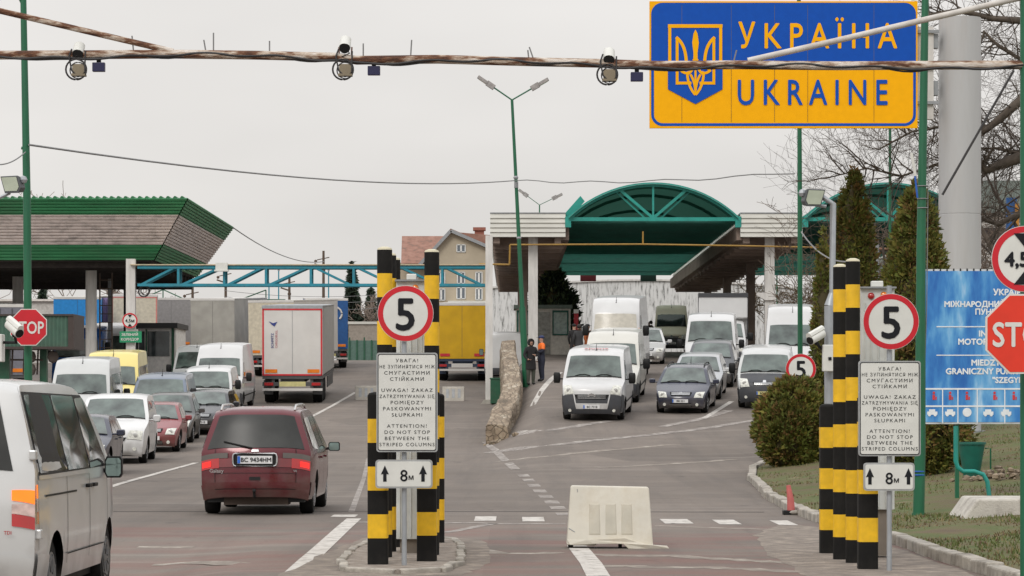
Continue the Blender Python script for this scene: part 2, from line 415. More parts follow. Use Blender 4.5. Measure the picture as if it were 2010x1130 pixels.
line([(1160, 1090), (1330, 1093), (1560, 1106)], .32, 2); line([(1180, 1112), (1400, 1116), (1640, 1126)], .3, 2)
line([(905, 1072), (980, 1088), (1090, 1086)], .3, 2)
line([(690, 1004), (714, 940), (722, 900)], .10, 1)
M_lineg = ramp_mat('nearly_gone_road_paint', [(.19, .16, .135), (.26, .225, .19), (.42, .38, .33)], scale=3, lo=.40, hi=.66, bump=0, detail=9, rgh=.7)
struct(mk.build('road_markings', [M_line, M_linef, M_lineg]))
# dark transverse expansion seam
sm = MB(); sm.keep = True
M_seam = mat('dark_tar_seam', (.05, .043, .038), .9, dirt=.5, dcol=(.14, .12, .1), scale=2)
strip(sm, [G(215, 1004), G(600, 1004), G(1000, 1005), G(1500, 1006)], .16, lift=.003)
struct(sm.build('road_seam', M_seam))

# traffic island under the posts
isl = MB()
P = [(-1.72, 29.0), (-1.15, 28.6), (-.72, 28.9), (-.56, 30.2), (-.60, 33.6), (-.72, 35.2), (-1.25, 35.9), (-1.7, 35.2), (-1.86, 33.0), (-1.86, 30.4)]
isl.prism(P, 'z', 0, .04)
M_dirt = ramp_mat('dusty_gravel_dirt', [(.17, .14, .115), (.26, .22, .185), (.35, .305, .26)], scale=6, bump=.9, bscale=18)
struct(isl.build('traffic_island', M_dirt, smooth=30))
kb = MB(); M_kerb = mat('whitewashed_kerb', (.36, .33, .285), .85, var=.3, dirt=.85, dcol=(.13, .11, .09), scale=5, bump=.5)
rk = random.Random(8)
for i in range(len(P)):
    a = Vector((*P[i], .03)); b = Vector((*P[(i + 1) % len(P)], .03)); k = max(1, int((b - a).length / .38))
    for j in range(k):
        p = a.lerp(b, j / k); q = a.lerp(b, (j + rk.uniform(.88, .985)) / k)
        for v in (p, q): v.x += rk.uniform(-.02, .02); v.z += rk.uniform(-.018, .008)
        kb.beam(p, q, .09, .07)
tag(kb.build('island_kerb', M_kerb, bevel=.015), 'low whitewashed kerb ring round the striped posts of the middle island', 'kerb')

# grass verge on the right
KP = [(4.95, 20), (4.9, 26), (4.87, 28.3), (4.80, 31), (4.80, 34.5), (4.60, 38), (4.52, 42), (4.56, 46), (4.70, 51), (5.0, 56), (5.3, 62), (5.75, 67), (6.5, 70.5), (8.0, 73), (11, 74.5), (16, 75), (24, 75)]
M_grass_soil = ramp_mat('patchy_turf', [(.085, .058, .036), (.12, .09, .045), (.105, .10, .034), (.075, .10, .022), (.17, .135, .07)], scale=1.1, bump=.8, bscale=25, detail=10, lo=.28, hi=.72)
def kx(y):
    for (a, ya), (b, yb) in zip(KP, KP[1:]):
        if ya <= y <= yb and yb > ya: return a + (b - a) * (y - ya) / (yb - ya)
    return 99
gm = MB(); gm.keep = True
yy = [20 + i * .75 for i in range(0, 74)]
cols = [0, .15, .5, 1, 2, 3, 4, 6, 8, 11, 15, 20, 26]
for y in yy:
    x0 = kx(y) + .12
    for c in cols:
        x = x0 + c; gm.v.append((x, y, zt(x, y) + .07 + min(.14, c * .06) + .05 * noise.noise(Vector((x * .7, y * .5, 0)))))
nc = len(cols)
for j in range(len(yy) - 1):
    if kx(yy[j + 1]) > 30: continue
    for i in range(nc - 1):
        gm.f.append((j * nc + i, j * nc + i + 1, (j + 1) * nc + i + 1, (j + 1) * nc + i)); gm.m.append(0)
struct(gm.build('verge', M_grass_soil, smooth=60))
def zv(x, y): return zt(x, y) + .07 + min(.14, max(0, x - kx(y) - .12) * .06) + .05 * noise.noise(Vector((x * .7, y * .5, 0)))
kb = MB(); rnd = random.Random(4)
for (a, ya), (b, yb) in zip(KP, KP[1:]):
    A = Vector((a, ya, 0)); B = Vector((b, yb, 0)); L_ = (B - A).length; k = max(1, round(L_ / 1.0))
    for i in range(k):
        p = A.lerp(B, i / k); q = A.lerp(B, (i + .96) / k)
        for v in (p, q): v.x += rnd.uniform(-.02, .02); v.z = zt(v.x, v.y) + .055 + rnd.uniform(-.015, .012)
        kb.beam(p, q, .18, .15)
tag(kb.build('verge_kerb', M_kerb, bevel=.02), 'broken whitewashed kerb curving along the grass verge on the right', 'kerb')
# grass blades and dead leaves
gr = MB(); gr.keep = True; rnd = random.Random(7)
for i in range(26000):
    y = 28 + (rnd.random() ** 1.1) * 46; x = kx(y) + .15 + rnd.random() * (9 if y > 40 else 3.0)
    nn = noise.noise(Vector((x * .8, y * .35, 3)))
    if nn < -.12 + rnd.uniform(-.2, .2): continue
    h = rnd.uniform(.015, .045) * (1.2 + nn); a = rnd.uniform(0, 6.28); z = zv(x, y) - .005; dx, dy = math.cos(a) * .012, math.sin(a) * .012
    lx, ly = rnd.uniform(-.03, .03), rnd.uniform(-.03, .03); mi = 0 if nn > .1 and rnd.random() < .7 else (1 if rnd.random() < .7 else 2)
    gr.add([(x - dx, y - dy, z), (x + dx, y + dy, z), (x + lx, y + ly, z + h)], [(0, 1, 2)], mi)
o = gr.build('grass', [mat('green_grass', (.10, .125, .03), .8), mat('dry_grass', (.20, .16, .075), .9), mat('dead_leaves', (.13, .08, .045), .9)])
struct(o, 'stuff')

# dusty gravel spread round the island and along the right-hand kerb
M_dust = ramp_mat('dusty_broken_asphalt', [(.15, .125, .105), (.21, .175, .145), (.32, .27, .22)], scale=4, bump=.7, bscale=22, lo=.35, hi=.68)
def blob(pts, seed, z):
    rk = random.Random(seed); m = MB(); n = len(pts); V_ = []
    for i in range(n):
        a, b = Vector(pts[i]), Vector(pts[(i + 1) % n])
        for j in range(8): p = a.lerp(b, j / 8); V_.append((p.x + rk.uniform(-.05, .05), p.y + rk.uniform(-.06, .06) * (0 if abs(b.y - a.y) < 1.2 else 1), z))
    c = (sum(v[0] for v in V_) / len(V_), sum(v[1] for v in V_) / len(V_), z); m.add(V_ + [c], [(i, (i + 1) % len(V_), len(V_)) for i in range(len(V_))]); return m
struct(blob([(-2.35, 28.2), (-1.6, 28.0), (-.5, 28.4), (-.25, 30.5), (-.35, 35.5), (-1.2, 37.2), (-1.9, 36.5), (-2.15, 33)], 3, .0022).build('dust_patch', M_dust))
struct(blob([(3.0, 26.5), (4.70, 26.5), (4.62, 33), (4.42, 39), (3.9, 40.5), (3.2, 37), (2.95, 32)], 4, .0022).build('dust_patch', M_dust))

# ------------------------------------------------------------------ VEHICLES
def paint(name, col, rough=.32, metal=0.0, dirt=.25):
    if name in MAT: return MAT[name]
    m = mat(name, col, rough, metal, var=.05, scale=1.5, dirt=dirt, dcol=(col[0] * .6 + .05, col[1] * .6 + .045, col[2] * .6 + .04), coat=.5)
    n = m.node_tree.nodes; l = m.node_tree.links; b = n['Principled BSDF']; src = b.inputs['Base Color'].links[0].from_socket      # road dirt thrown up along the sills
    tc = n.new('ShaderNodeTexCoord'); sp = n.new('ShaderNodeSeparateXYZ'); l.new(tc.outputs['Object'], sp.inputs[0]); nz = n.new('ShaderNodeTexNoise'); nz.inputs['Scale'].default_value = 3; nz.inputs['Detail'].default_value = 8; l.new(tc.outputs['Object'], nz.inputs['Vector'])
    a_ = n.new('ShaderNodeMath'); a_.operation = 'MULTIPLY_ADD'; l.new(nz.outputs['Fac'], a_.inputs[0]); a_.inputs[1].default_value = .9; l.new(sp.outputs['Z'], a_.inputs[2])
    r = n.new('ShaderNodeMapRange'); r.inputs['From Min'].default_value = 1.05; r.inputs['From Max'].default_value = .55; r.inputs['To Max'].default_value = .6; l.new(a_.outputs[0], r.inputs['Value'])
    mx = n.new('ShaderNodeMixRGB'); mx.inputs[2].default_value = (.16, .14, .12, 1); l.new(r.outputs[0], mx.inputs[0]); l.new(src, mx.inputs[1]); l.new(mx.outputs[0], b.inputs['Base Color'])
    return m
class Shell:
    def __init__(s, prof, wd, H, belt, tum=.12, bow=.16, bowr=.08, crown=.04, cf=.05, cr=.04, wheels=(), wr=.33, sill=.26):
        s.W = wd / 2; s.H = H; s.belt = belt; s.tum = tum; s.bow = bow; s.bowr = bowr; s.crown = crown; s.cf = cf; s.cr = cr
        s.sill = sill; s.wheels = wheels; s.wr = wr
        pp = [(prof[0][0], prof[0][1])]
        for i in range(1, len(prof) - 1):
            a, b, c = (Vector(p[:2]) for p in prof[i - 1:i + 2]); r = prof[i][2] if len(prof[i]) > 2 else .05
            la, lc = (a - b).length, (c - b).length; p = b + (a - b) / la * min(r, la * .45); q = b + (c - b) / lc * min(r, lc * .45)
            for t in (0, .33, .67, 1): v = p * (1 - t) ** 2 + b * 2 * t * (1 - t) + q * t * t; pp.append((v.x, v.y))
        pp.append((prof[-1][0], prof[-1][1]))
        s.L = max(p[0] for p in pp); s.pp = pp
        s.iF = min(range(len(pp)), key=lambda i: (pp[i][0], -pp[i][1])); s.iR = max(range(len(pp)), key=lambda i: (pp[i][0], pp[i][1]))
    def fw(s, y): return max(0, 1 - y / 1.4) ** 1.5
    def rw(s, y): return max(0, 1 - (s.L - y) / 1.1) ** 1.5
    def w(s, y, z):
        v = s.W - s.tum * max(0, z - s.belt) / max(.1, s.H - s.belt)
        v -= .06 * max(0, (.5 - z) / .5) + .035 * ((z - .75) / .8) ** 2 * (1 if z < s.belt else 0) + (.035 * ((s.belt - .75) / .8) ** 2 if z >= s.belt else 0)
        return v - s.cf * s.fw(y) ** 1.5 - s.cr * s.rw(y) ** 1.5
    def T(s, y, z, q):
        zz = z - s.crown * abs(q) ** 5
        return Vector((q * s.w(y, zz), y + s.bow * q * q * s.fw(y) - s.bowr * q * q * s.rw(y), zz))
    def S(s, y, z, sg): return Vector((sg * s.w(y, z), y + s.bow * s.fw(y) - s.bowr * s.rw(y), z))
    def ytop(s, y):
        c = s.pp[s.iF:s.iR + 1]
        for a, b in zip(c, c[1:]):
            if a[0] <= y <= b[0] and b[0] > a[0]: return a[1] + (b[1] - a[1]) * (y - a[0]) / (b[0] - a[0])
        return c[-1][1]
    def yat(s, z, rear=False):
        k = max(range(len(s.pp)), key=lambda i: s.pp[i][1])
        c = s.pp[:k + 1] if not rear else s.pp[k:][::-1]
        for a, b in zip(c, c[1:]):
            if a[1] <= z <= b[1] and b[1] > a[1]: return a[0] + (b[0] - a[0]) * (z - a[1]) / (b[1] - a[1])
        return c[0][0] if z < c[0][1] else c[-1][0]
    def body(s, mb):
        Y = []
        ys = [i * s.L / 30 for i in range(1, 30)]
        for yw in s.wheels: ys += [yw + (s.wr + .07) * math.cos(a * math.pi / 10) for a in range(11)]
        up = s.pp[s.iF:s.iR + 1]; new = [up[0]]
        for a, b in zip(up, up[1:]):
            ins = sorted(y for y in ys if a[0] + 1e-3 < y < b[0] - 1e-3)
            for y in ins: new.append((y, a[1] + (b[1] - a[1]) * (y - a[0]) / (b[0] - a[0])))
            new.append(b)
        allp = s.pp[:s.iF] + new + s.pp[s.iR + 1:]
        qs = [-1, -.96, -.86, -.6, -.3, 0, .3, .6, .86, .96, 1]; nq = len(qs)
        mb.add([s.T(y, z, q) for y, z in allp for q in qs], [(i * nq + j, i * nq + j + 1, (i + 1) * nq + j + 1, (i + 1) * nq + j) for i in range(len(allp) - 1) for j in range(nq - 1)])
        lowf = s.pp[:s.iF + 1]; lowr = s.pp[s.iR:]
        def bot(y):
            z = s.sill
            for ch in (lowf, lowr):
                for a, b in zip(ch, ch[1:]):
                    lo, hi = (a, b) if a[0] < b[0] else (b, a)
                    if lo[0] <= y <= hi[0] and hi[0] > lo[0]: z = max(z, lo[1] + (hi[1] - lo[1]) * (y - lo[0]) / (hi[0] - lo[0]))
            R = s.wr + .07
            for yw in s.wheels:
                if abs(y - yw) < R: z = max(z, s.wr + math.sqrt(R * R - (y - yw) ** 2))
            return z
        for sg in (-1, 1):
            vs = []; fr = [0, .33, .66, 1]
            for y, zt_ in new:
                t = zt_ - s.crown; b = min(bot(y), t - .001); m = max(b, min(s.belt, t - .0005))
                zs = [b + (m - b) * f for f in fr] + [m + (t - m) * .5, t]
                vs += [s.S(y, z, sg) for z in zs]
            mb.add(vs, [(i * 6 + j, i * 6 + j + 1, (i + 1) * 6 + j + 1, (i + 1) * 6 + j) for i in range(len(new) - 1) for j in range(5)])
def qpatch(mb, fn, c, nu=6, nv=3, off=.006, mi=0, out=None):
    """curved panel over a surface fn(a, b); c = its four corners (a, b)"""
    out = Vector(out); eps = .01
    g_ = []
    for j in range(nv + 1):
        for i in range(nu + 1):
            u, v = i / nu, j / nv
            a = (c[0][0] * (1 - u) + c[1][0] * u) * (1 - v) + (c[3][0] * (1 - u) + c[2][0] * u) * v
            b = (c[0][1] * (1 - u) + c[1][1] * u) * (1 - v) + (c[3][1] * (1 - u) + c[2][1] * u) * v
            p = fn(a, b); n_ = (fn(a + eps, b) - fn(a - eps, b)).cross(fn(a, b + eps) - fn(a, b - eps))
            n_.normalize() if n_.length > 1e-9 else None
            if n_.dot(out) < 0: n_ = -n_
            g_.append(p + n_ * off)
    mb.add(g_, [(j * (nu + 1) + i, j * (nu + 1) + i + 1, (j + 1) * (nu + 1) + i + 1, (j + 1) * (nu + 1) + i) for j in range(nv) for i in range(nu)], mi)
def rpoly(pts, r=.05):
    o = []; n_ = len(pts)
    for i in range(n_):
        a, b, c = Vector(pts[i - 1]), Vector(pts[i]), Vector(pts[(i + 1) % n_])
        p = b + (a - b).normalized() * r; q = b + (c - b).normalized() * r
        for t in (0, .5, 1): o.append(tuple(p * (1 - t) ** 2 + b * 2 * t * (1 - t) + q * t * t))
    return o
def spoly(mb, sh, pts, sg, off=.008, mi=0):
    pts = rpoly(pts, .035)
    vs = [sh.S(y, z, sg) + Vector((sg * off, 0, 0)) for y, z in pts]
    c = sum(vs, Vector()) / len(vs); mb.add(vs + [c], [(i, (i + 1) % len(pts), len(pts)) for i in range(len(pts))], mi)
def wheel(parent, x, y, r, wd, rimm, sg):
    m = MB(); m.lathe([(r * .62, -wd / 2), (r * .94, -wd / 2), (r, -wd / 2 + .03), (r, wd / 2 - .03), (r * .94, wd / 2), (r * .62, wd / 2)], 24, (x, y, r), ax='x')
    t = m.build('wheel', M_rubber, parent, smooth=40)
    m = MB(); xo = x + sg * wd * .44
    m.lathe([(r * .64, -.02), (r * .64, .015), (r * .55, .012), (r * .52, -.03), (r * .2, -.012), (r * .15, .012), (.02, .015)], 20, (xo, y, r), ax='x')
    # spokes
    for k in range(7):
        a = 2 * math.pi * k / 7; m.beam((xo + sg * .004, y + r * .15 * math.cos(a), r + r * .15 * math.sin(a)), (xo + sg * .004, y + r * .58 * math.cos(a), r + r * .58 * math.sin(a)), .05, .02)
    m.build('rim', rimm, t, smooth=40)
def mirror(parent, sh, y, z, sg, pm, wd=.24, ht=.2, glass=None, rear=False, reach=.10):
    b = sh.S(y, z, sg); m = MB()
    c = b + Vector((sg * (reach + wd / 2), 0, .02)); d_ = .11
    m.tube([b - Vector((sg * .03, 0, .02)), b + Vector((sg * (reach + .03), 0, -.01))], .025, 6)
    pf = [(-wd / 2, -ht * .35), (-wd * .38, -ht / 2), (wd * .38, -ht / 2), (wd / 2, -ht * .3), (wd / 2, ht * .3), (wd * .38, ht / 2), (-wd * .38, ht / 2), (-wd / 2, ht * .35)]
    n_ = len(pf); vs = []
    for yo, sc in ((-d_ / 2, .7), (-d_ * .1, 1), (d_ / 2, 1)): vs += [(c.x + u * sc, c.y + yo, c.z + v * sc) for u, v in pf]
    m.add(vs, [tuple(range(n_)), tuple(range(2 * n_, 3 * n_))] + [(k * n_ + i, k * n_ + (i + 1) % n_, (k + 1) * n_ + (i + 1) % n_, (k + 1) * n_ + i) for k in (0, 1) for i in range(n_)])
    o = m.build('wing_mirror', pm, parent, smooth=50)
    g_ = MB(); g_.prism([(c.x + u * .86, c.z + v * .84) for u, v in pf], 'y', c.y + d_ / 2 + .001, c.y + d_ / 2 + .006)
    g_.build('mirror_glass', glass or mat('mirror_glass', (.25, .33, .31), .05, .6), o)

def van_prof(L, H, hf=(.10, .95), cowl=(.85, 1.30), wst=(1.55, 2.0), rr=None):
    rr = rr or .14
    return [(.10, .24), (.02, .34, .05), (0, .60, .06), (hf[0] * .4, hf[1] - .12, .08), (hf[0] + .08, hf[1], .12), (cowl[0], cowl[1], .05), (wst[0], wst[1], .08), (wst[0] + .45, H - .02, .25), (L * .6, H, .3), (L - .22, H - .03, rr), (L - .05, 1.25, .1), (L, .85, .08), (L, .45, .05), (L - .06, .28)]
def car_prof(L, H, hf=(.12, .72), cowl=(1.05, .95), wst=(1.75, None), rt=(.55, None), tail=(.15, .95)):
    wz = H - .06
    return [(.12, .2), (.03, .3, .05), (0, .5, .06), (hf[0] * .5, hf[1] - .08, .06), (hf[0] + .12, hf[1] + .02, .12), (cowl[0], cowl[1], .08), (wst[0], wz, .12), (wst[0] + .5, H, .3), (L - rt[0] - .3, H - .02, .3), (L - rt[0], H - .09, .12), (L - tail[0], tail[1], .1), (L, .72, .08), (L, .45, .06), (L - .05, .26)]

def place(root, sh_L, px, d, yaw=0.0, away=False, z_off=0.0, roll=True):
    """put the end nearest the camera at photo column px, distance d; yaw in degrees turns the far end to the right"""
    a = math.radians(yaw); x0 = X(px, d); dirv = Vector((math.sin(a), math.cos(a), 0))
    yl = -dirv if away else dirv                                       # local +y = towards the tail
    org = Vector((x0, d, 0)) + (dirv * sh_L if away else Vector())
    cen = org + yl * sh_L / 2; k = sh_L * .33
    xl = Vector((yl.y, -yl.x, 0))
    zf = lambda p: zt(p.x, p.y)
    py_ = Vector((yl.x, yl.y, (zf(cen + yl * k) - zf(cen - yl * k)) / (2 * k))).normalized()
    px_ = Vector((xl.x, xl.y, (zf(cen + xl * .8) - zf(cen - xl * .8)) / 1.6 * (1 if roll else 0))).normalized()
    up = px_.cross(py_).normalized(); px_ = py_.cross(up).normalized()
    o = Vector((cen.x, cen.y, zf(cen) + z_off)) - py_ * sh_L / 2
    root.matrix_world = Matrix(((px_.x, py_.x, up.x, o.x), (px_.y, py_.y, up.y, o.y), (px_.z, py_.z, up.z, o.z), (0, 0, 0, 1)))

def vehicle(label, cat, group, sp, px, d, yaw=0, away=False, name=None):
    """sp: prof, W, H, belt, ... ; builds a vehicle whose front is at local y=0"""
    root = thing(name or sp.get('name', 'parked_van'), label, cat, group=group)
    sh = Shell(sp['prof'], sp['W'], sp['H'], sp['belt'], sp.get('tum', .12), sp.get('bow', .16), sp.get('bowr', .08), sp.get('crown', .05), sp.get('cf', .06), sp.get('cr', .04), sp['wheels'], sp.get('wr', .33), sp.get('sill', .26))
    L = sh.L; P_ = sp['paint']; k = sp['prof']
    b = MB(); sh.body(b)
    # seams between the doors
    for y in sp.get('seams', ()):
        for sg in (-1, 1):
            zt_ = min(sh.ytop(y) - sh.crown - .03, sh.H - .14)
            qpatch(b, lambda a, z, sg=sg: sh.S(a, z, sg), [(y, sh.sill + .12), (y + .014, sh.sill + .12), (y + .014, zt_), (y, zt_)], 1, 8, .003, 1, (sg, 0, 0))
    for zr in sp.get('rubs', ()):
        for sg in (-1, 1):
            qpatch(b, lambda a, z, sg=sg: sh.S(a, z, sg), [(.75, zr), (L - .35, zr), (L - .35, zr + .05), (.75, zr + .05)], 20, 1, .012, 1, (sg, 0, 0))
    b.build('body', [P_, M_blackpl], root, smooth=38)
    u = MB(); ws = sh.W * 2 - .30
    u.bb(-ws / 2, ws / 2, .48, L - .22, .20, .70 if sh.belt < 1 else .84); u.build('underbody', M_blackpl, root)
    for yw in sp['wheels']:
        for sg in (-1, 1): wheel(root, sg * (sh.W - .16), yw, sh.wr, .21, sp.get('rim', M_rimd), sg)
    A = sp['ws']; hw = sp.get('wsw', .9)
    wsf = lambda q, t: sh.T(A[0][0] + (A[1][0] - A[0][0]) * t, A[0][1] + (A[1][1] - A[0][1]) * t, q)
    gl = MB(); qpatch(gl, wsf, [(-hw, .08), (hw, .08), (hw * .97, .95), (-hw * .97, .95)], 14, 4, .010, 0, (0, -1, .6)); wo = gl.build('windscreen', sp.get('glass', M_glassw), root, smooth=60)
    wp = MB()
    rim_ = [(-hw, .06), (hw, .06), (hw, .10), (-hw, .10)]
    qpatch(wp, wsf, rim_, 14, 1, .016, 0, (0, -1, .6))
    if not away:
        for s0 in (-.62, .08): wp.tube([wsf(s0 + .5 * t, .09 + .07 * math.sin(t * 3)) + Vector((0, -.02, .02)) for t in (0, .3, .7, 1)], .012, 4)
        # mirror, dashboard shapes and stickers behind the glass
        st = MB(); qpatch(st, wsf, [(-.06, .80), (.06, .80), (.05, .88), (-.05, .88)], 2, 1, .013, 0, (0, -1, .6)); st.build('sticker', M_signw, wo) if sp.get('sticker') else None
    wp.build('wiper', M_blackpl, wo)
    for poly in sp.get('wins', ()):
        for sg in (-1, 1):
            m = MB(); spoly(m, sh, poly, sg); m.build('side_window', sp.get('sglass', M_glassd), root, smooth=60)
    fr = lambda q, z: sh.T(sh.yat(z), z, q)
    rr = lambda q, z: sh.T(sh.yat(z, True), z, q)
    if sp.get('bump'):
        zb = sp['bump']; m = MB(); bm_ = sp.get('bumpmat', M_plast)
        qpatch(m, fr, [(-1, .25), (1, .25), (1, zb), (-1, zb)], 20, 5, .014, 0, (0, -1, 0))
        for sg in (-1, 1):
            ye = sp['wheels'][0] - sh.wr - .09
            qpatch(m, lambda a, z, sg=sg: sh.S(a, z, sg), [(.03, .28), (ye, .28), (ye, zb * .92), (.03, zb)], 6, 4, .014, 0, (sg, 0, 0))
        m.build('bumper', bm_, root, smooth=50)
    if sp.get('bumpr'):
        zb = sp['bumpr']; m = MB()
        qpatch(m, rr, [(-1, .30), (1, .30), (1, zb), (-1, zb)], 20, 5, .03, 0, (0, 1, 0))
        for sg in (-1, 1):
            ye = sp['wheels'][1] + sh.wr + .09
            qpatch(m, lambda a, z, sg=sg: sh.S(a, z, sg), [(ye, .30), (L - .06, .30), (L - .04, zb), (ye, zb * .94)], 6, 4, .02, 0, (sg, 0, 0))
        m.build('rear_bumper', sp.get('bumprmat', P_), root, smooth=50)
    for gq in sp.get('grille', ()):
        m = MB(); qpatch(m, fr, gq, 10, 2, .019, 0, (0, -1, 0)); go = m.build('grille', M_blackpl, root, smooth=50)
        m = MB(); z0, z1 = gq[0][1], gq[2][1]
        nb = 3 if z1 - z0 > .07 else 1
        for i in range(nb):
            z = z0 + (z1 - z0) * (i + 1) / (nb + 1); w0 = abs(gq[0][0]) * .95
            qpatch(m, fr, [(-w0, z - .006), (w0, z - .006), (w0, z + .006), (-w0, z + .006)], 10, 1, .026, 0, (0, -1, 0))
        if sp.get('badge'): qpatch(m, fr, [(-.07, sp['badge'] - .035), (.07, sp['badge'] - .035), (.05, sp['badge'] + .035), (-.05, sp['badge'] + .035)], 2, 1, .03, 0, (0, -1, 0))
        m.build('grille_bar', M_chrome, go)
    for hq in sp.get('lights', ()):
        for sg in (-1, 1):
            m = MB(); qpatch(m, fr, [(sg * a, z) for a, z in hq], 6, 4, .017, 0, (0, -1, 0))
            ho = m.build('headlight', M_lampc, root, smooth=60)
            m = MB(); ca = sum(a for a, z in hq) / 4; cz_ = sum(z for a, z in hq) / 4; c0 = fr(sg * ca, cz_)
            m.lathe([(.002, -.022), (.055, -.024), (.07, -.018), (.06, -.006)], 12, tuple(c0 + Vector((0, -.008, 0))), ax='y'); m.build('reflector', mat('lamp_reflector', (.55, .55, .53), .25, .5), ho, smooth=50)
    for zf_ in sp.get('fogs', ()):
        for sg in (-1, 1):
            c0 = fr(sg * zf_[0], zf_[1]); m = MB(); m.lathe([(.002, -.03), (.05, -.03), (.055, -.01)], 10, tuple(c0), ax='y'); m.build('fog_lamp', M_lampc, root, smooth=50)
    if sp.get('plate') is not None:
        z = sp['plate']; c0 = fr(0, z) + Vector((0, -.035, 0)); m = MB(); m.box(c0, (.52, .012, .115)); po = m.build('number_plate', sp.get('platem', M_plate), root)
        m = MB(); m.box(c0 + Vector((-.238, -.008, 0)), (.04, .006, .105)); m.build('plate_band', mat('plate_blue', (.02, .12, .5), .4), po)
        if sp.get('ptext', 'AA 4821'):
            m = MB(); text_mb(m, sp.get('ptext', 'BC 7318'), .095, Matrix(((1, 0, 0, c0.x + .02), (0, 0, -1, c0.y - .009), (0, 1, 0, c0.z - .034), (0, 0, 0, 1))), bold=.02); m.build('plate_lettering', M_ink, po)
    for q in sp.get('mirrors', ()):
        for sg in (-1, 1): mirror(root, sh, q[0], q[1], sg, q[2], *q[3:])
    if sp.get('rails'):
        for sg in (-1, 1):
            y0, y1 = sp['rails']; m = MB()
            pts = [sh.T(y0 + (y1 - y0) * t, sh.ytop(y0 + (y1 - y0) * t), sg * .88) + Vector((0, 0, .06 * min(1, t * 9, (1 - t) * 9))) for t in (0, .06, .12, .3, .5, .7, .88, .94, 1)]
            m.tube(pts, .02, 6); m.build('roof_rail', sp.get('railm', M_chrome), root, smooth=50)
    if sp.get('antenna'):
        p = sh.T(sp['antenna'], sh.ytop(sp['antenna']), 0); m = MB(); m.tube([p, p + Vector((0, .04, .03)), p + Vector((0, .14, .22))], [.03, .012, .006], 6); m.build('antenna', M_blackpl, root)
    for sg in (-1, 1):
        for hd in sp.get('handles', ()):
            c0 = sh.S(hd[0], hd[1], sg); m = MB(); m.box(c0 + Vector((sg * .02, 0, 0)), (.04, .18, .035)); m.build('door_handle', sp.get('handlem', P_), root, bevel=.008)
    place(root, L, px, d, yaw, away, roll=sp.get('roll', True))
    return root, sh, rr, fr

Q = 'vehicles queueing in the left lanes'; R_ = 'vehicles queueing in the right lanes'
white = paint('white_van_paint', (.57, .57, .565)); white2 = paint('creamy_white_paint', (.57, .56, .51), dirt=.35); offw = paint('chalky_white_paint', (.52, .53, .52), dirt=.4)
def van_sp(L=4.96, H=2.25, Wd=2.02, p=white, **k):
    hfz = k.pop('hfz', 1.03); cw = k.pop('cowl', (.80, 1.28)); wt = k.pop('wst', (1.45, min(H - .12, 2.06)))
    wr = k.pop('wr', .34)
    s = dict(name='parked_van', prof=van_prof(L, H, (.12, hfz), cw, wt), W=Wd, H=H, belt=1.25, tum=.14, bow=.20, crown=.06, cf=.10, wheels=(.93, L - .95), wr=wr, paint=p, ws=(cw, wt), wsw=.90,
             wins=[[(cw[0] + .32, 1.27), (cw[0] + .95, 1.22), (cw[0] + .95, 1.86), (wt[0] + .05, 1.90)]], seams=(cw[0] + .22, cw[0] + 1.05, L * .62), rubs=(.55,),
             bump=.72, grille=[[(-.42, .80), (.42, .80), (.46, .90), (-.46, .90)]], badge=.92, lights=[[(.58, .76), (.92, .76), (.95, 1.04), (.66, 1.0)]], fogs=[(.74, .42)], plate=.50,
             mirrors=[(cw[0] + .28, 1.30, M_blackpl, .22, .34)], handles=[(cw[0] + .85, 1.08)], antenna=wt[0] + .3, rim=M_rimd)
    s.update(k); return s
def car_sp(L=4.3, H=1.5, Wd=1.77, p=None, **k):
    cw = k.pop('cowl', (1.0, .94)); wt = k.pop('wst', 1.78); rt = k.pop('rt', .5); wz = H - .06
    s = dict(name='parked_car', prof=car_prof(L, H, (.12, .70), cw, (wt, None), (rt, None), (.12, .95)), W=Wd, H=H, belt=.92, tum=.22, bow=.24, bowr=.14, crown=.05, cf=.12, cr=.08, wheels=(.82, L - .78), wr=.31, sill=.2, paint=p, ws=(cw, (wt, wz)), wsw=.88,
             wins=[[(cw[0] + .30, .95), (cw[0] + 1.15, .95), (cw[0] + 1.15, H - .16), (wt + .02, H - .17)], [(cw[0] + 1.22, .95), (cw[0] + 1.95, .96), (cw[0] + 1.9, H - .17), (cw[0] + 1.22, H - .16)], [(cw[0] + 2.02, .97), (L - .55, 1.02), (L - .62, H - .22), (cw[0] + 1.98, H - .18)]],
             seams=(cw[0] + .2, cw[0] + 1.18, cw[0] + 1.95), grille=[[(-.40, .60), (.40, .60), (.46, .70), (-.46, .70)], [(-.5, .25), (.5, .25), (.46, .36), (-.46, .36)]], badge=.66,
             lights=[[(.56, .54), (.92, .56), (.94, .74), (.62, .70)]], fogs=[(.72, .32)], plate=.44, mirrors=[(cw[0] + .32, .98, p, .2, .15)], handles=[(cw[0] + 1.0, .84), (cw[0] + 1.85, .86)], rim=M_rim)
    s.update(k); return s

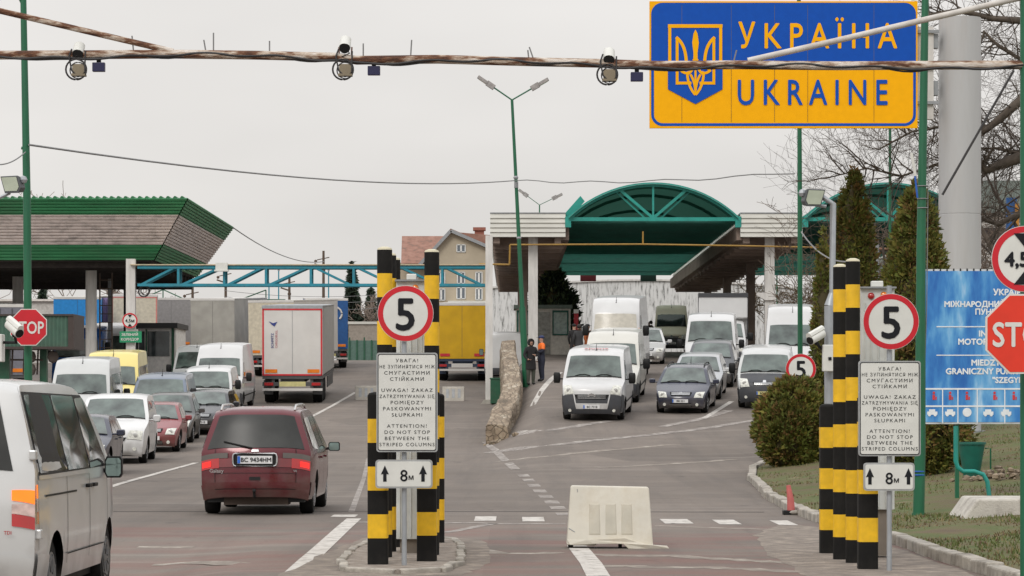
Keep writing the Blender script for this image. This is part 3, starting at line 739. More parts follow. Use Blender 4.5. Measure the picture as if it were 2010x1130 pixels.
# --- right-hand lanes
navy = paint('dark_navy_paint', (.022, .026, .05), .25); darkg = paint('dark_grey_paint', (.05, .053, .06)); silver = paint('silver_paint', (.42, .43, .44), .3, .5)
v, sh, rr, fr = vehicle('white van with grey bumper and chevron badge, first in the queue beside the stone wall', 'van', R_,
    van_sp(4.96, 2.25, 2.05, white, bump=.86, hfz=1.14, cowl=(.78, 1.32), wst=(1.42, 2.06), badge=None, grille=[[(-.50, .70), (.50, .70), (.60, .86), (-.60, .86)]], plate=.47,
           lights=[[(.60, .88), (.95, .88), (.97, 1.16), (.70, 1.13)]], fogs=[(.78, .36)]), 1161, 89, 6.5)
m = MB()
for zz in (.80, .84):
    for sg in (-1, 1): m.beam(fr(0, zz + .05) + Vector((0, -.045, 0)), fr(sg * .13, zz) + Vector((0, -.045, 0)), .015, .03)
m.build('chevron_badge', M_chrome, v)
m = MB()
for sg in (-1, 1): qpatch(m, fr, [(sg * .60, .90), (sg * .64, .90), (sg * .54, .40), (sg * .50, .40)], 1, 6, .022, 0, (0, -1, 0))
qpatch(m, fr, [(-.52, .40), (.52, .40), (.54, .58), (-.54, .58)], 8, 2, .021, 0, (0, -1, 0)); m.build('bumper_insert', white, v)
m = MB(); text_mb(m, 'sixtus', .34, Matrix(((1, 0, 0, .0), (0, .93, 0, 1.75), (0, .05, 1, sh.ytop(1.9) + .012), (0, 0, 0, 1))), bold=.03); m.build('roof_lettering', mat('faded_red_lettering', (.6, .12, .12), .6), v)
vehicle('dark navy estate car with pale headlights in front of a silver one', 'car', R_, car_sp(4.4, 1.50, 1.78, navy, rails=(1.9, 4.0), railm=M_blackpl, antenna=3.7, ptext='BB 521'), 1335, 92, 9)
vehicle('white van with charcoal bonnet and bumper standing behind the round bush', 'van', R_, van_sp(4.8, 1.97, 1.9, offw, bump=.72, hfz=.98, cowl=(.72, 1.16), wst=(1.4, 1.80), plate=.55, platem=M_platey, antenna=None), 1500, 94, 7)
# charcoal bonnet of that van
v = [o for o in C.objects if o.get('label', '').startswith('white van with charcoal bonnet')][0]
bo = [o for o in v.children if o.name.startswith('body')][0]
m = MB(); sh = Shell(van_prof(4.8, 1.97, (.12, .98), (.72, 1.16), (1.4, 1.80)), 1.9, 1.97, 1.25, .14, .20, .08, .06, .10, .04, (.93, 3.85), .34, .26)
yb = lambda q, t: sh.T(sh.yat(.62 + t * .545), .62 + t * .545, q)
qpatch(m, yb, [(-.97, 0), (.97, 0), (.9, 1), (-.9, 1)], 14, 10, .010, 0, (0, -1, .4)); bn = m.build('bonnet', mat('matt_charcoal', (.045, .048, .055), .5, dirt=.3), v, smooth=50)
bn['label'] = 'charcoal bonnet'
vehicle('white estate car half hidden behind the dark navy one', 'car', R_, car_sp(4.5, 1.52, 1.78, silver, mirrors=[(1.32, .98, white, .2, .15)]), 1366, 98, 7.5)
vehicle('dark grey tall estate car directly before the white van with the green sticker', 'car', R_, car_sp(4.5, 1.66, 1.82, darkg, cowl=(.95, 1.05)), 1392, 104, 7)
vehicle('white high-roofed van with a green windscreen sticker behind the dark grey car', 'van', R_, van_sp(5.4, 2.5, 2.07, white, hfz=1.1, cowl=(.72, 1.38), wst=(1.25, 2.25), badge=.95, antenna=1.5), 1393, 110, 6)
def box_truck(label, px, d, yaw, H, topm, boxm, wd=2.2, dark_top=False, L=6.2, group=R_, lamp=None):
    r, sh, rr, fr = vehicle(label, 'truck', group, van_sp(L, 2.1, 2.0, white, name='parked_truck', hfz=1.0, wst=(1.35, 1.92), handles=(), seams=(1.0, 1.9), wins=[[(1.15, 1.25), (1.8, 1.22), (1.8, 1.8), (1.5, 1.84)]]), px, d, yaw)
    m = MB(); y0 = 1.85
    m.prism([(y0, .7), (y0, 2.0), (y0 - .35, 2.12), (y0 - .2, H), (L - .02, H), (L - .02, .7)], 'x', -wd / 2, wd / 2)
    bo = m.build('cargo_box', boxm, r, bevel=.04)
    m = MB()
    if dark_top: m.bb(-wd / 2 - .02, wd / 2 + .02, y0 - .26, y0 + .3, H - .14, H + .03)
    for sg in (-1, 1):
        m.beam((sg * (wd / 2 + .003), y0 - .02, 1.2), (sg * (wd / 2 + .003), y0 - .2, H - .02), .05, .05)
    m.build('edge_trim', darkg if dark_top else boxm, bo)
    if lamp: m = MB(); m.ball((wd / 2 - .16, y0 - .40, 2.14), .09); m.build('marker_lamp', M_lampo, r)
    return r
box_truck('white box truck with dark top edge, tallest in the middle right lane', 1418, 119, 5, 3.15, None, white, 2.1, True)
vehicle('creamy white van directly behind the van with the chevron badge', 'van', R_, van_sp(5.2, 2.42, 2.0, white2, wst=(1.35, 2.05), mirrors=[(1.08, 1.3, M_blackpl, .24, .36)]), 1197, 96.5, 6)
r, sh_, rr_, fr_ = vehicle('tall white high-roofed lorry van with an orange marker lamp behind the creamy van', 'van', R_, van_sp(6.5, 3.2, 2.08, white, hfz=1.35, cowl=(.35, 1.8), wst=(.62, 2.62), rubs=(), wins=[[(.75, 1.8), (1.5, 1.75), (1.5, 2.5), (.95, 2.5)]], glass=mat('cream_reflection_windscreen', (.50, .47, .40), .15, coat=.5), mirrors=[(.6, 1.9, M_blackpl, .24, .4)]), 1206, 108, 6)  # cream reflection put into the windscreen's base colour
m = MB(); m.ball(tuple(sh_.T(.45, 2.0, .97) + Vector((0, -.03, 0))), (.08, .05, .08)); m.build('marker_lamp', M_lampo, r)
vehicle('small white car standing far back between the tall white truck and the beige van', 'car', R_, car_sp(4.2, 1.6, 1.75, white), 1268, 124, 3)
beige = paint('dull_beige_paint', (.72, .65, .50), .5)
vehicle('beige high-roofed van facing the camera under the arched canopy', 'van', R_, van_sp(5.6, 2.72, 2.0, beige, hfz=1.1, cowl=(.7, 1.42), wst=(1.2, 2.2), bump=.8, glass=M_glassd, mirrors=[(.95, 1.35, M_blackpl, .24, .36)]), 1318, 160, 3)
vehicle('white motorhome-like high van behind the green pole, right of the canopy column', 'van', R_, van_sp(5.8, 2.98, 2.1, white, wst=(1.5, 2.35), cowl=(.75, 1.5)), 1556, 103.5, 5)
# --- left-hand lanes
red_old = paint('dull_red_paint', (.22, .03, .035)); blueg = paint('grey_blue_paint', (.16, .19, .24), .35, .3); yel = paint('pale_yellow_paint', (.72, .60, .20))
blk = paint('near_black_paint', (.018, .019, .024), .22)
vehicle('white minivan with large yellowish headlights leading the left queue', 'van', Q, van_sp(4.66, 1.87, 1.88, paint('clean_white_paint', (.66, .66, .655)), bump=.0, hfz=.98, cowl=(.95, 1.18), wst=(1.75, 1.76), rim=M_rim, rubs=(), antenna=None, grille=[[(-.40, .62), (.40, .62), (.48, .72), (-.48, .72)]], lights=[[(.48, .68), (.94, .68), (.96, .92), (.56, .90)]], plate=None,
    wins=[[(1.30, 1.16), (2.0, 1.12), (2.0, 1.66), (1.82, 1.67)], [(2.08, 1.12), (3.0, 1.12), (3.0, 1.66), (2.08, 1.66)], [(3.08, 1.12), (4.2, 1.14), (4.15, 1.62), (3.08, 1.66)]], mirrors=[(1.25, 1.18, white, .2, .2)], seams=(1.15, 2.04, 3.04), rails=None), 218, 75, -3)
vehicle('black car mostly hidden behind the silver van, in front of the white minivan', 'car', Q, car_sp(4.3, 1.45, 1.75, navy), 138, 66, -2)
vehicle('dark red hatchback just behind the white minivan in the left queue', 'car', Q, car_sp(3.9, 1.45, 1.68, red_old), 296, 83, -2)
vehicle('silver-grey hatchback squeezed between the dark red one and the black car', 'car', Q, car_sp(4.0, 1.55, 1.70, paint('dark_silver_paint', (.09, .09, .088), .3, .4)), 326, 88.5, -2)
vehicle('near-black car with open-looking side window ahead of the low white van', 'car', Q, car_sp(4.4, 1.45, 1.76, blk), 392, 93.5, 2)
vehicle('grey-blue van beside the black car in the left queue', 'van', Q, van_sp(4.8, 1.97, 1.9, blueg, cowl=(.75, 1.15), wst=(1.45, 1.82)), 308, 94.5, -1)
vehicle('low white panel van behind the black car', 'van', Q, van_sp(4.8, 1.97, 1.9, white, cowl=(.75, 1.16), wst=(1.5, 1.82), antenna=1.8), 402, 102.5, -1)
vehicle('white high-roofed van with roof hatch next to the grey tarpaulin trailer', 'van', Q, van_sp(5.6, 2.62, 2.0, white, cowl=(.75, 1.35), wst=(1.35, 2.1)), 424, 110.5, 1)
vehicle('white high-roofed van with a small roof lamp in front of the yellow one', 'van', Q, van_sp(5.4, 2.60, 2.02, offw, cowl=(.75, 1.4), wst=(1.25, 2.12), wins=[[(1.07, 1.35), (1.7, 1.3), (1.7, 2.0), (1.38, 2.02)], [(1.85, 1.35), (4.9, 1.35), (4.9, 2.05), (1.85, 2.05)]]), 152, 91, -2)
vehicle('pale yellow high-roofed van behind the white one, near the glazed booth', 'van', Q, van_sp(5.4, 2.62, 2.02, yel, cowl=(.75, 1.4), wst=(1.25, 2.12), wins=[[(1.07, 1.35), (1.7, 1.3), (1.7, 2.0), (1.38, 2.02)], [(1.85, 1.35), (4.9, 1.35), (4.9, 2.05), (1.85, 2.05)]]), 214, 99.5, -2)
vehicle('white van beyond the stone wall, seen from behind', 'van', 'vehicles beyond the gate', van_sp(5.0, 2.4, 2.0, white, roll=False, bumpr=.62, bumprmat=M_plast), 990, 139, 0, away=True)
vehicle('plain white van tucked between the glazed booth and the high-roofed van', 'van', Q, van_sp(5.0, 2.3, 1.95, offw), 378, 121, 0)

# --- the red minivan seen from behind
rp = paint('wine_red_paint', (.105, .008, .014), .25, .3, dirt=.12)
Lr = 4.62
prof = [(.12, .22), (.03, .32, .05), (0, .5, .06), (.08, .68, .06), (.22, .80, .1), (.85, 1.0, .08), (1.75, 1.62, .14), (2.3, 1.70, .3), (4.0, 1.68, .3), (4.27, 1.62, .12), (4.55, 1.0, .08), (4.60, .72, .06), (4.62, .45, .06), (4.55, .28)]
v, sh, rr, fr = vehicle('wine red minivan driving away from the camera with its brake lights on', 'car', None, dict(name='minivan', prof=prof, W=1.81, H=1.70, belt=.98, tum=.26, bow=.2, bowr=.20, crown=.06, cf=.1, cr=.06, wheels=(.86, 3.70), wr=.315, sill=.24, paint=rp, ws=((.85, 1.0), (1.75, 1.62)),
    wins=[[(1.25, 1.0), (2.1, 1.0), (2.1, 1.52), (1.8, 1.52)], [(2.17, 1.0), (3.1, 1.0), (3.1, 1.53), (2.17, 1.53)], [(3.17, 1.0), (4.15, 1.04), (4.05, 1.50), (3.17, 1.53)]], seams=(1.15, 2.14, 3.14), bumpr=.52, bumprmat=rp, mirrors=[(1.25, 1.0, M_blackpl, .19, .15, None, False, .03)], rails=(1.9, 4.1), handles=[(1.95, .88), (2.9, .88)], rim=M_rim), 500, 43.4, 0, away=True)
m = MB(); rwf = rr
qpatch(m, rwf, [(-.90, 1.05), (.90, 1.05), (.86, 1.56), (-.86, 1.56)], 16, 6, .008, 0, (0, 1, .3)); rw_ = m.build('rear_window', mat('tinted_rear_glass', (.035, .036, .034), .3, var=.5, scale=1.6, coat=0, spec=.3), v, smooth=60)
m = MB(); m.tube([rr(.05, 1.045) + Vector((0, .03, 0)), rr(.25, 1.08) + Vector((0, .03, 0)), rr(.62, 1.15) + Vector((0, .03, 0))], .012, 5); m.build('rear_wiper', M_blackpl, rw_)
for sg in (-1, 1):
    m = MB(); qpatch(m, rr, [(sg * .66, .74), (sg * .99, .74), (sg * .99, .90), (sg * .66, .90)], 6, 3, .014, 0, (0, 1, 0)); m.build('tail_light', M_lampr, v, smooth=60)
    m = MB(); qpatch(m, rr, [(sg * .81, .77), (sg * .97, .77), (sg * .97, .855), (sg * .81, .855)], 4, 2, .021, 0, (0, 1, 0)); m.build('brake_lamp', M_lampon, v, smooth=60)
    m = MB(); qpatch(m, rr, [(sg * .50, .89), (sg * .99, .89), (sg * .99, .97), (sg * .50, .97)], 8, 2, .015, 0, (0, 1, 0)); m.build('reversing_lamp', mat('smoked_lamp', (.07, .055, .045), .2, coat=1), v, smooth=60)
    m = MB(); qpatch(m, rr, [(sg * .38, .75), (sg * .67, .75), (sg * .67, .885), (sg * .38, .885)], 4, 2, .012, 0, (0, 1, 0)); m.build('reflector_panel', mat('dark_red_reflector', (.16, .008, .012), .2, coat=1), v, smooth=60)
m = MB()
pz = .865; y0 = rr(0, pz).y
ring = rpoly([(-.34, pz - .10), (.34, pz - .10), (.34, pz + .10), (-.34, pz + .10)], .05)
m.tube([(x, y0 + .035, z) for x, z in ring] + [(ring[0][0], y0 + .035, ring[0][1])], .014, 6); m.build('plate_surround', M_chrome, v, smooth=60)
m = MB(); m.bb(-.33, .33, y0 + .0, y0 + .02, pz - .09, pz + .09); m.build('plate_recess', M_blackpl, v)
m = MB(); m.bb(-.27, .27, y0 + .02, y0 + .035, pz - .06, pz + .06); po = m.build('number_plate', M_plate, v)
m = MB(); m.bb(.225, .268, y0 + .035, y0 + .04, pz - .055, pz + .055); m.build('plate_band', mat('plate_blue', (.02, .12, .5), .4), po)
RM = lambda x, z, yo=.042, sc=1: Matrix(((-1, 0, 0, x), (0, 0, 1, y0 + yo), (0, 1, 0, z), (0, 0, 0, 1)))
m = MB(); text_mb(m, 'BC 9434HM', .095, RM(-.02, pz - .033), bold=.018); m.build('plate_lettering', M_ink, po)
m = MB(); qpatch(m, rr, [(-.07, .985), (.07, .985), (.06, 1.02), (-.06, 1.02)], 3, 1, .014, 0, (0, 1, 0)); m.build('badge', M_chrome, v)
y0 = rr(.62, .68).y
m = MB(); text_mb(m, 'Galaxy', .08, RM(.60, .665, .02), bold=.01); text_mb(m, 'V6', .05, RM(-.62, .675, .02), bold=.01); m.build('model_lettering', M_chrome, v)
m = MB(); qpatch(m, rr, [(-.74, .42), (.74, .42), (.74, .428), (-.74, .428)], 10, 1, .034, 0, (0, 1, 0))
for sg in (-1, 1): qpatch(m, rr, [(sg * .74, .42), (sg * .748, .42), (sg * .748, 1.04), (sg * .74, 1.04)], 1, 8, .012, 0, (0, 1, 0))
qpatch(m, rr, [(-.75, .655), (.75, .655), (.75, .662), (-.75, .662)], 10, 1, .012, 0, (0, 1, 0))
qpatch(m, rr, [(-.10, .55), (.10, .55), (.10, .60), (-.10, .60)], 4, 1, .012, 0, (0, 1, 0)); m.build('tailgate_seam', M_blackpl, v)
m = MB(); m.tube([(0, 4.5, .30), (0, 4.68, .30), (0, 4.70, .36)], .02, 6); m.ball((0, 4.70, .385), .03); m.build('tow_bar', M_blackpl, v)
m = MB(); m.bb(-.5, .5, 3.9, 4.4, .16, .27); m.build('silencer', mat('rusty_silencer', (.07, .05, .04), .9), v)
# --- the silver van close to the camera on the left
sp_ = paint('silver_metallic_paint', (.60, .60, .59), .28, .4, dirt=.18)
prof = [(.10, .24), (.02, .34, .05), (0, .6, .06), (.06, .82, .08), (.2, .95, .1), (.75, 1.18, .06), (1.55, 1.82, .1), (2.0, 1.95, .25), (3.2, 1.97, .3), (4.66, 1.95, .10), (4.82, 1.25, .1), (4.88, .9, .06), (4.90, .5, .05), (4.84, .3)]
v, sh, rr, fr = vehicle('silver van at the left edge of the picture, its orange indicator lit', 'van', None, dict(name='van', prof=[(a[0], a[1] + (.12 if a[1] > .8 else 0), *a[2:]) for a in prof], W=1.90, H=2.09, belt=1.29, tum=.20, bow=.2, bowr=.07, crown=.05, cf=.1, cr=.03, wheels=(.95, 3.95), wr=.335, sill=.30, paint=sp_, ws=((.75, 1.30), (1.55, 1.94)),
    wins=[[(1.15, 1.28), (2.14, 1.25), (2.14, 1.91), (1.68, 1.92)], [(2.20, 1.26), (3.33, 1.26), (3.33, 1.94), (2.20, 1.93)], [(3.38, 1.26), (4.66, 1.26), (4.58, 1.94), (3.38, 1.94)]], seams=(1.12, 2.17, 3.37), bumpr=.58, bumprmat=sp_, mirrors=[(1.28, 1.22, M_blackpl, .17, .21, None, False, .015)], handles=[(2.0, 1.09), (2.30, 1.09)], handlem=M_blackpl, sglass=mat('van_side_glass', (.05, .052, .05), .05, coat=1), rim=M_rimd), -146, 23.9, .97, away=True)
v.location.z += .02
m = MB(); qpatch(m, rr, [(-.80, 1.30), (.80, 1.30), (.76, 1.92), (-.76, 1.92)], 14, 5, .008, 0, (0, 1, .3)); m.build('rear_window', mat('tinted_rear_glass', (.035, .036, .034), .06), v, smooth=60)
for sg in (-1, 1):
    for z0, z1, mm, nm in ((.83, .935, M_lampr, 'tail_light'), (.938, 1.045, mat('pinkish_lamp_glass', (.58, .42, .38), .15, coat=1, var=.3, scale=12), 'reversing_lamp'), (1.048, 1.165, mat('lit_orange_lamp', (.8, .16, .01), .2, emit=(1, .17, .005), estr=.95) if sg < 0 else M_lampo, 'indicator')):
        m = MB(); q0 = .79
        qpatch(m, rr, [(sg * q0, z0), (sg * 1.0, z0), (sg * 1.0, z1), (sg * (q0 + .0), z1 - (.03 if z1 > 1.0 else 0))], 5, 3, .014, 0, (0, 1, 0))
        qpatch(m, lambda a, z, sg=sg: sh.S(a, z, sg), [(4.80, z0), (4.86, z0), (4.85, z1), (4.80, z1)], 2, 2, .014, 0, (sg, 0, 0)); m.build(nm, mm, v, smooth=60)
    m = MB(); qpatch(m, lambda a, z, sg=sg: sh.S(a, z, sg), [(2.9, 1.05), (4.45, 1.05), (4.45, 1.068), (2.9, 1.068)], 6, 1, .006, 0, (sg, 0, 0)); m.build('door_rail', M_blackpl, v)
    m = MB(); qpatch(m, lambda a, z, sg=sg: sh.S(a, z, sg), [(1.2, 1.25), (4.70, 1.24), (4.62, 1.965), (1.72, 1.94)], 14, 4, .004, 0, (sg, 0, 0)); m.build('window_surround', M_blackpl, v)
    m = MB(); qpatch(m, lambda a, z, sg=sg: sh.S(a, z, sg), [(2.2, 1.205), (4.70, 1.205), (4.70, 1.24), (2.2, 1.24)], 10, 1, .008, 0, (sg, 0, 0)); m.build('waist_trim', sp_, v)
    for zc in (1.42, .74):
        c0 = sh.S(4.78, zc, sg); m = MB(); m.box(c0 + Vector((sg * .012, .02, 0)), (.06, .10, .085)); m.build('door_hinge', sp_, v, bevel=.012)
    m = MB(); qpatch(m, lambda a, z, sg=sg: sh.S(a, z, sg), [(1.35, .50), (3.4, .50), (3.4, .512), (1.35, .512)], 6, 1, .004, 0, (sg, 0, 0))
    qpatch(m, lambda a, z, sg=sg: sh.S(a, z, sg), [(4.745, .60), (4.755, .60), (4.73, 2.0), (4.72, 2.0)], 1, 8, .005, 0, (sg, 0, 0))
    m.build('body_seam', M_blackpl, v)
y0 = rr(-.78, .66).y
m = MB(); text_mb(m, 'TDI', .042, Matrix(((-1, 0, 0, -.70), (0, 0, 1, rr(-.7, .76).y + .03), (0, 1, 0, .745), (0, 0, 0, 1))), bold=.02); m.build('model_lettering', mat('red_badge', (.4, .02, .02), .4), v)

# --- lorry trailers
def trailer(name, label, px, d, yaw, H, L, rearm, sidem, roofm, wd=2.5, frame=None, group='lorries waiting in the yard', away=True, plate=M_platey, logo=None, body_z=1.15, refl=M_lampo, deck=mat('dark_chassis', (.07, .07, .072), .6, dirt=.4)):
    r = thing(name, label, 'trailer', group=group)
    # local: the rear end at y=0, length towards +y
    m = MB(); w2 = wd / 2
    m.bb(-w2, w2, .06, L, body_z, H - .02); m.build('cargo_box', sidem, r, bevel=.03)
    m = MB(); m.bb(-w2 - .01, w2 + .01, 0, .055, body_z, H - .10); rd = m.build('rear_door', rearm, r)
    m = MB(); m.bb(-w2 - .02, w2 + .02, -.01, L + .01, H - .02, H + .03); m.bb(-w2 - .02, w2 + .02, -.015, .05, H - .1, H - .02); m.build('roof', roofm, r)
    m = MB()
    m.bb(-.006, .006, -.006, 0, body_z + .1, H - .14)
    for x in ((-w2 * .5, -.12, .12, w2 * .5) if 'tarpaulin' not in label else ()): m.tube([(x, -.03, body_z + .05), (x, -.03, H - .15)], .018, 5)
    if frame is None: m.build('locking_bar', deck, rd)
    if frame is not None:
        m = MB()
        for a, b, c, e in ((-w2, w2, H - .17, H - .10), (-w2, w2, body_z, body_z + .07), (-w2, -w2 + .07, body_z, H - .1), (w2 - .07, w2, body_z, H - .1)): m.bb(a, b, -.012, -.002, c, e)
        m.build('reflective_frame', frame, rd)
        m = MB(); m.bb(-.008, .008, -.008, -.001, body_z + .08, H - .18); m.build('door_seam', M_back, rd)
    for sg in (-1, 1):
        m = MB(); m.bb(sg * (w2 - .62), sg * (w2 - .12), -.024, -.014, body_z + .12, body_z + .27); m.build('reflector', refl, rd)
    m = MB(); m.bb(-w2, w2, .0, L, body_z - .14, body_z - .02); m.bb(-.5, .5, .1, L, .85, body_z - .14)
    m.bb(-w2, w2, .05, .10, .72, .88)
    for x in (-.8, .8): m.bb(x - .06, x + .06, .06, .14, .55, body_z - .1)
    m.build('chassis', deck, r); m = MB(); m.bb(-w2, w2, .02, .12, .52, .62); m.build('bumper_bar', M_tarpw, r)
    for sg in (-1, 1): m = MB(); m.bb(sg * (w2 - .45), sg * (w2 - .08), .02, .045, .74, .86); m.build('tail_light', M_lampr, r)
    m = MB(); m.bb(-.55, .55, .025, .045, .70, .90); m.build('number_plate', plate, r)
    for yy_ in (1.3, 2.6, 3.9):
        for sg in (-1, 1):
            m = MB(); m.lathe([(.3, -.2), (.5, -.2), (.52, -.16), (.52, .16), (.5, .2), (.3, .2)], 20, (sg * (w2 - .24), yy_, .52), ax='x'); t = m.build('wheel', M_rubber, r, smooth=40)
            m = MB(); m.lathe([(.31, -.05), (.29, .12), (.15, .02), (.12, .1), (.02, .1)], 14, (sg * (w2 - .2), yy_, .52), ax='x'); m.build('rim', M_rimd, t, smooth=40)
    m = MB()
    for sg in (-1, 1): m.bb(sg * w2 - .02, sg * w2 + .02, 5, L - 2, .5, 1.0); m.bb(sg * (w2 - .42), sg * (w2 - .02), .5, .56, .35, .95)
    m.build('side_guard', deck, r)
    if logo: logo(rd)
    a = math.radians(yaw); x0 = X(px, d); dirv = Vector((math.sin(a), math.cos(a), 0)); xl = Vector((dirv.y, -dirv.x, 0))
    z0 = zt(x0, d + .5); z1 = zt(x0 + dirv.x * 5, d + 5)
    py_ = Vector((dirv.x, dirv.y, (z1 - z0) / 5)).normalized(); up = xl.cross(py_).normalized()
    r.matrix_world = Matrix(((xl.x, py_.x, up.x, x0), (xl.y, py_.y, up.y, d), (xl.z, py_.z, up.z, z0), (0, 0, 0, 1)))
    return r
M_tarpg = mat('grey_tarpaulin', (.36, .345, .31), .6, var=.15, scale=1.2, dirt=.3, bump=.5, bscale=1.5)
M_tarpw = mat('white_lorry_panel', (.62, .60, .57), .45, var=.08, scale=1, dirt=.25, dcol=(.4, .36, .32))
M_creamp = mat('cream_lorry_panel', (.60, .54, .42), .5, dirt=.25)
M_redf = mat('red_reflective_tape', (.55, .03, .04), .4)
def logo1(rd):
    m = MB(); text_mb(m, 'SCHMITZ', .15, Matrix(((0, -1, 0, -.78), (0, 0, -1, -.016), (1, 0, 0, 2.3), (0, 0, 0, 1))), bold=.01, align='LEFT'); m.build('door_lettering', mat('dark_blue_print', (.03, .05, .22), .5), rd)
    m = MB(); text_mb(m, 'CARGOBULL', .13, Matrix(((0, -1, 0, -.62), (0, 0, -1, -.016), (1, 0, 0, 2.3), (0, 0, 0, 1))), bold=.0, align='LEFT'); m.build('door_lettering', mat('pinkish_red_print', (.45, .10, .12), .5), rd)
    m = MB(); m.prism([(-.98, 3.42), (-.80, 3.34), (-.62, 3.40), (-.74, 3.20), (-.86, 3.28)], 'y', -.02, -.014); m.build('door_emblem', mat('dark_blue_print', (.03, .05, .22), .5), rd)
trailer('lorry_trailer', 'white box trailer with a red reflective outline on its rear doors', 574, 117, -1.5, 4.05, 13.2, M_tarpw, mat('grey_trailer_side', (.36, .35, .33), .6, dirt=.3), M_greym, frame=M_redf, logo=logo1)
trailer('lorry_trailer', 'grey tarpaulin trailer beside the high-roofed white van', 418, 160, 4, 4.15, 12, M_tarpg, M_tarpg, M_tarpw)
trailer('lorry_trailer', 'cream box trailer standing between the grey tarpaulin and the red-outlined trailer', 533, 152, 9, 4.1, 11, M_creamp, M_tarpw, M_tarpw, plate=M_plate)
M_blut = mat('blue_tarpaulin', (.015, .085, .26), .5, var=.15)
def logo2(rd):
    m = MB(); pts = [(.35 + .55 * math.cos(math.radians(a)), -.03, 3.2 + .45 * math.sin(math.radians(a))) for a in range(-40, 100, 12)]
    m.tube(pts, .06, 5); m.build('arc_mark', M_tarpw, rd)
trailer('lorry_trailer', 'blue tarpaulin trailer with a white arc mark behind the red-outlined one', 641, 166, -5, 4.1, 12, M_blut, M_blut, M_tarpw, logo=logo2)
M_yelt = mat('yellow_tarpaulin', (.62, .36, .004), .6, var=.12, scale=1.2, dirt=.2, dcol=(.3, .2, .03))
trailer('lorry_trailer', 'yellow tarpaulin trailer with split rear doors in front of the beige house', 907, 145, 0, 4.0, 13, M_yelt, M_yelt, M_tarpw, deck=mat('dark_blue_chassis', (.03, .045, .08), .6), plate=M_tarpw, refl=M_redf)
trailer('lorry_trailer', 'bright blue tarpaulin trailer under the green and white canopy', 152, 150, -8, 4.3, 13, mat('bright_blue_tarpaulin', (.02, .24, .62), .5), mat('bright_blue_tarpaulin', (.02, .24, .62), .5), M_tarpw)
trailer('lorry_trailer', 'lilac and pink striped trailer right of the thick canopy column', 206, 162, -7, 4.3, 10, mat('lilac_panel', (.30, .22, .42), .6), mat('lilac_panel', (.30, .22, .42), .6), M_tarpw)
trailer('lorry_trailer', 'cream trailer with a pink outline above the glazed booth', 264, 156, -7, 4.4, 12, M_creamp, M_tarpg, M_tarpw, frame=mat('pink_tape', (.62, .22, .2), .5))
trailer('lorry_trailer', 'grey box trailer at the far left edge above the green sign box', -6, 118, -11, 4.1, 12, mat('slate_panel', (.17, .17, .20), .6), M_tarpw, M_tarpw)
trailer('lorry_trailer', 'dark grey trailer with a black opening left of the grey tarpaulin one', 336, 172, -6, 4.1, 10, mat('dark_grey_panel', (.26, .25, .245), .6), M_tarpg, M_tarpw)
# blue tractor cab under the canopy
cabm = paint('bright_blue_cab_paint', (.01, .10, .36))
def cab(label, px, d, yaw, pm):
    vehicle(label, 'truck', 'lorries waiting in the yard', dict(name='lorry_cab', prof=[(.1, .3), (.02, .45, .05), (0, .8, .05), (.0, 1.55, .05), (.12, 2.55, .06), (.5, 2.95, .2), (2.2, 3.1, .2), (2.3, 1.2, .1), (2.3, .8, .05), (2.25, .5)], W=2.45, H=3.1, belt=1.6, tum=.05, bow=.16, crown=.08, cf=.08, wheels=(1.2,), wr=.5, sill=.4, paint=pm,
        ws=((.0, 1.6), (.12, 2.5)), wsw=.9, wins=[[(.35, 1.65), (1.3, 1.6), (1.3, 2.4), (.45, 2.4)]], bump=.75, grille=[[(-.6, .85), (.6, .85), (.65, 1.4), (-.65, 1.4)]], lights=[[(.68, .5), (.92, .5), (.92, .72), (.68, .72)]], plate=.45, mirrors=[(.4, 2.0, M_blackpl, .26, .6)]), px, d, yaw)
cab('blue lorry cab facing the camera behind the green sign box', 150, 128, 0, cabm)
cab('white lorry cab with dark windscreen between the canopy columns', 214, 138, 0, white)

# ------------------------------------------------------------------ BIG STRUCTURES
def corr_face(mb, a, b, c, d_, bands, pitch=.15, amp=.06, out=(0, -1, 0)):
    """ribbed sheet between top edge a-b and bottom edge d-c, ribs running along the edge; bands = [(fraction, material)]"""
    a, b, c, d_ = map(Vector, (a, b, c, d_)); H_ = (a - d_).length; n = max(2, int(H_ / pitch)); out = Vector(out)
    rows = []
    for i in range(n):
        for f, o in ((0, 0), (.16, 1), (.74, 1), (.88, 0)): rows.append(((i + f) / n, o))
    rows.append((1, 0))
    vs = []
    for t, o in rows: vs.append(a.lerp(d_, t) + out * amp * o); vs.append(b.lerp(c, t) + out * amp * o)
    base = len(mb.v); mb.v += [tuple(v) for v in vs]
    for i in range(len(rows) - 1):
        tm = (rows[i][0] + rows[i + 1][0]) / 2
        mi = [m for f, m in bands if tm <= f][0]
        mb.f.append((base + 2 * i, base + 2 * i + 1, base + 2 * i + 3, base + 2 * i + 2)); mb.m.append(mi)
M_cg = mat('green_corrugated_sheet', (.03, .19, .075), .55, dirt=.45, dcol=(.07, .12, .07), scale=2.0, var=.2, stretch=(.4, 1, 2))
M_cw = mat('pinkish_white_corrugated_sheet', (.60, .52, .485), .6, dirt=.7, dcol=(.10, .09, .085), scale=5.5, var=.08, stretch=(.7, 1, 1.6))
M_dark = mat('dark_soffit', (.035, .028, .026), .9, dirt=.3)
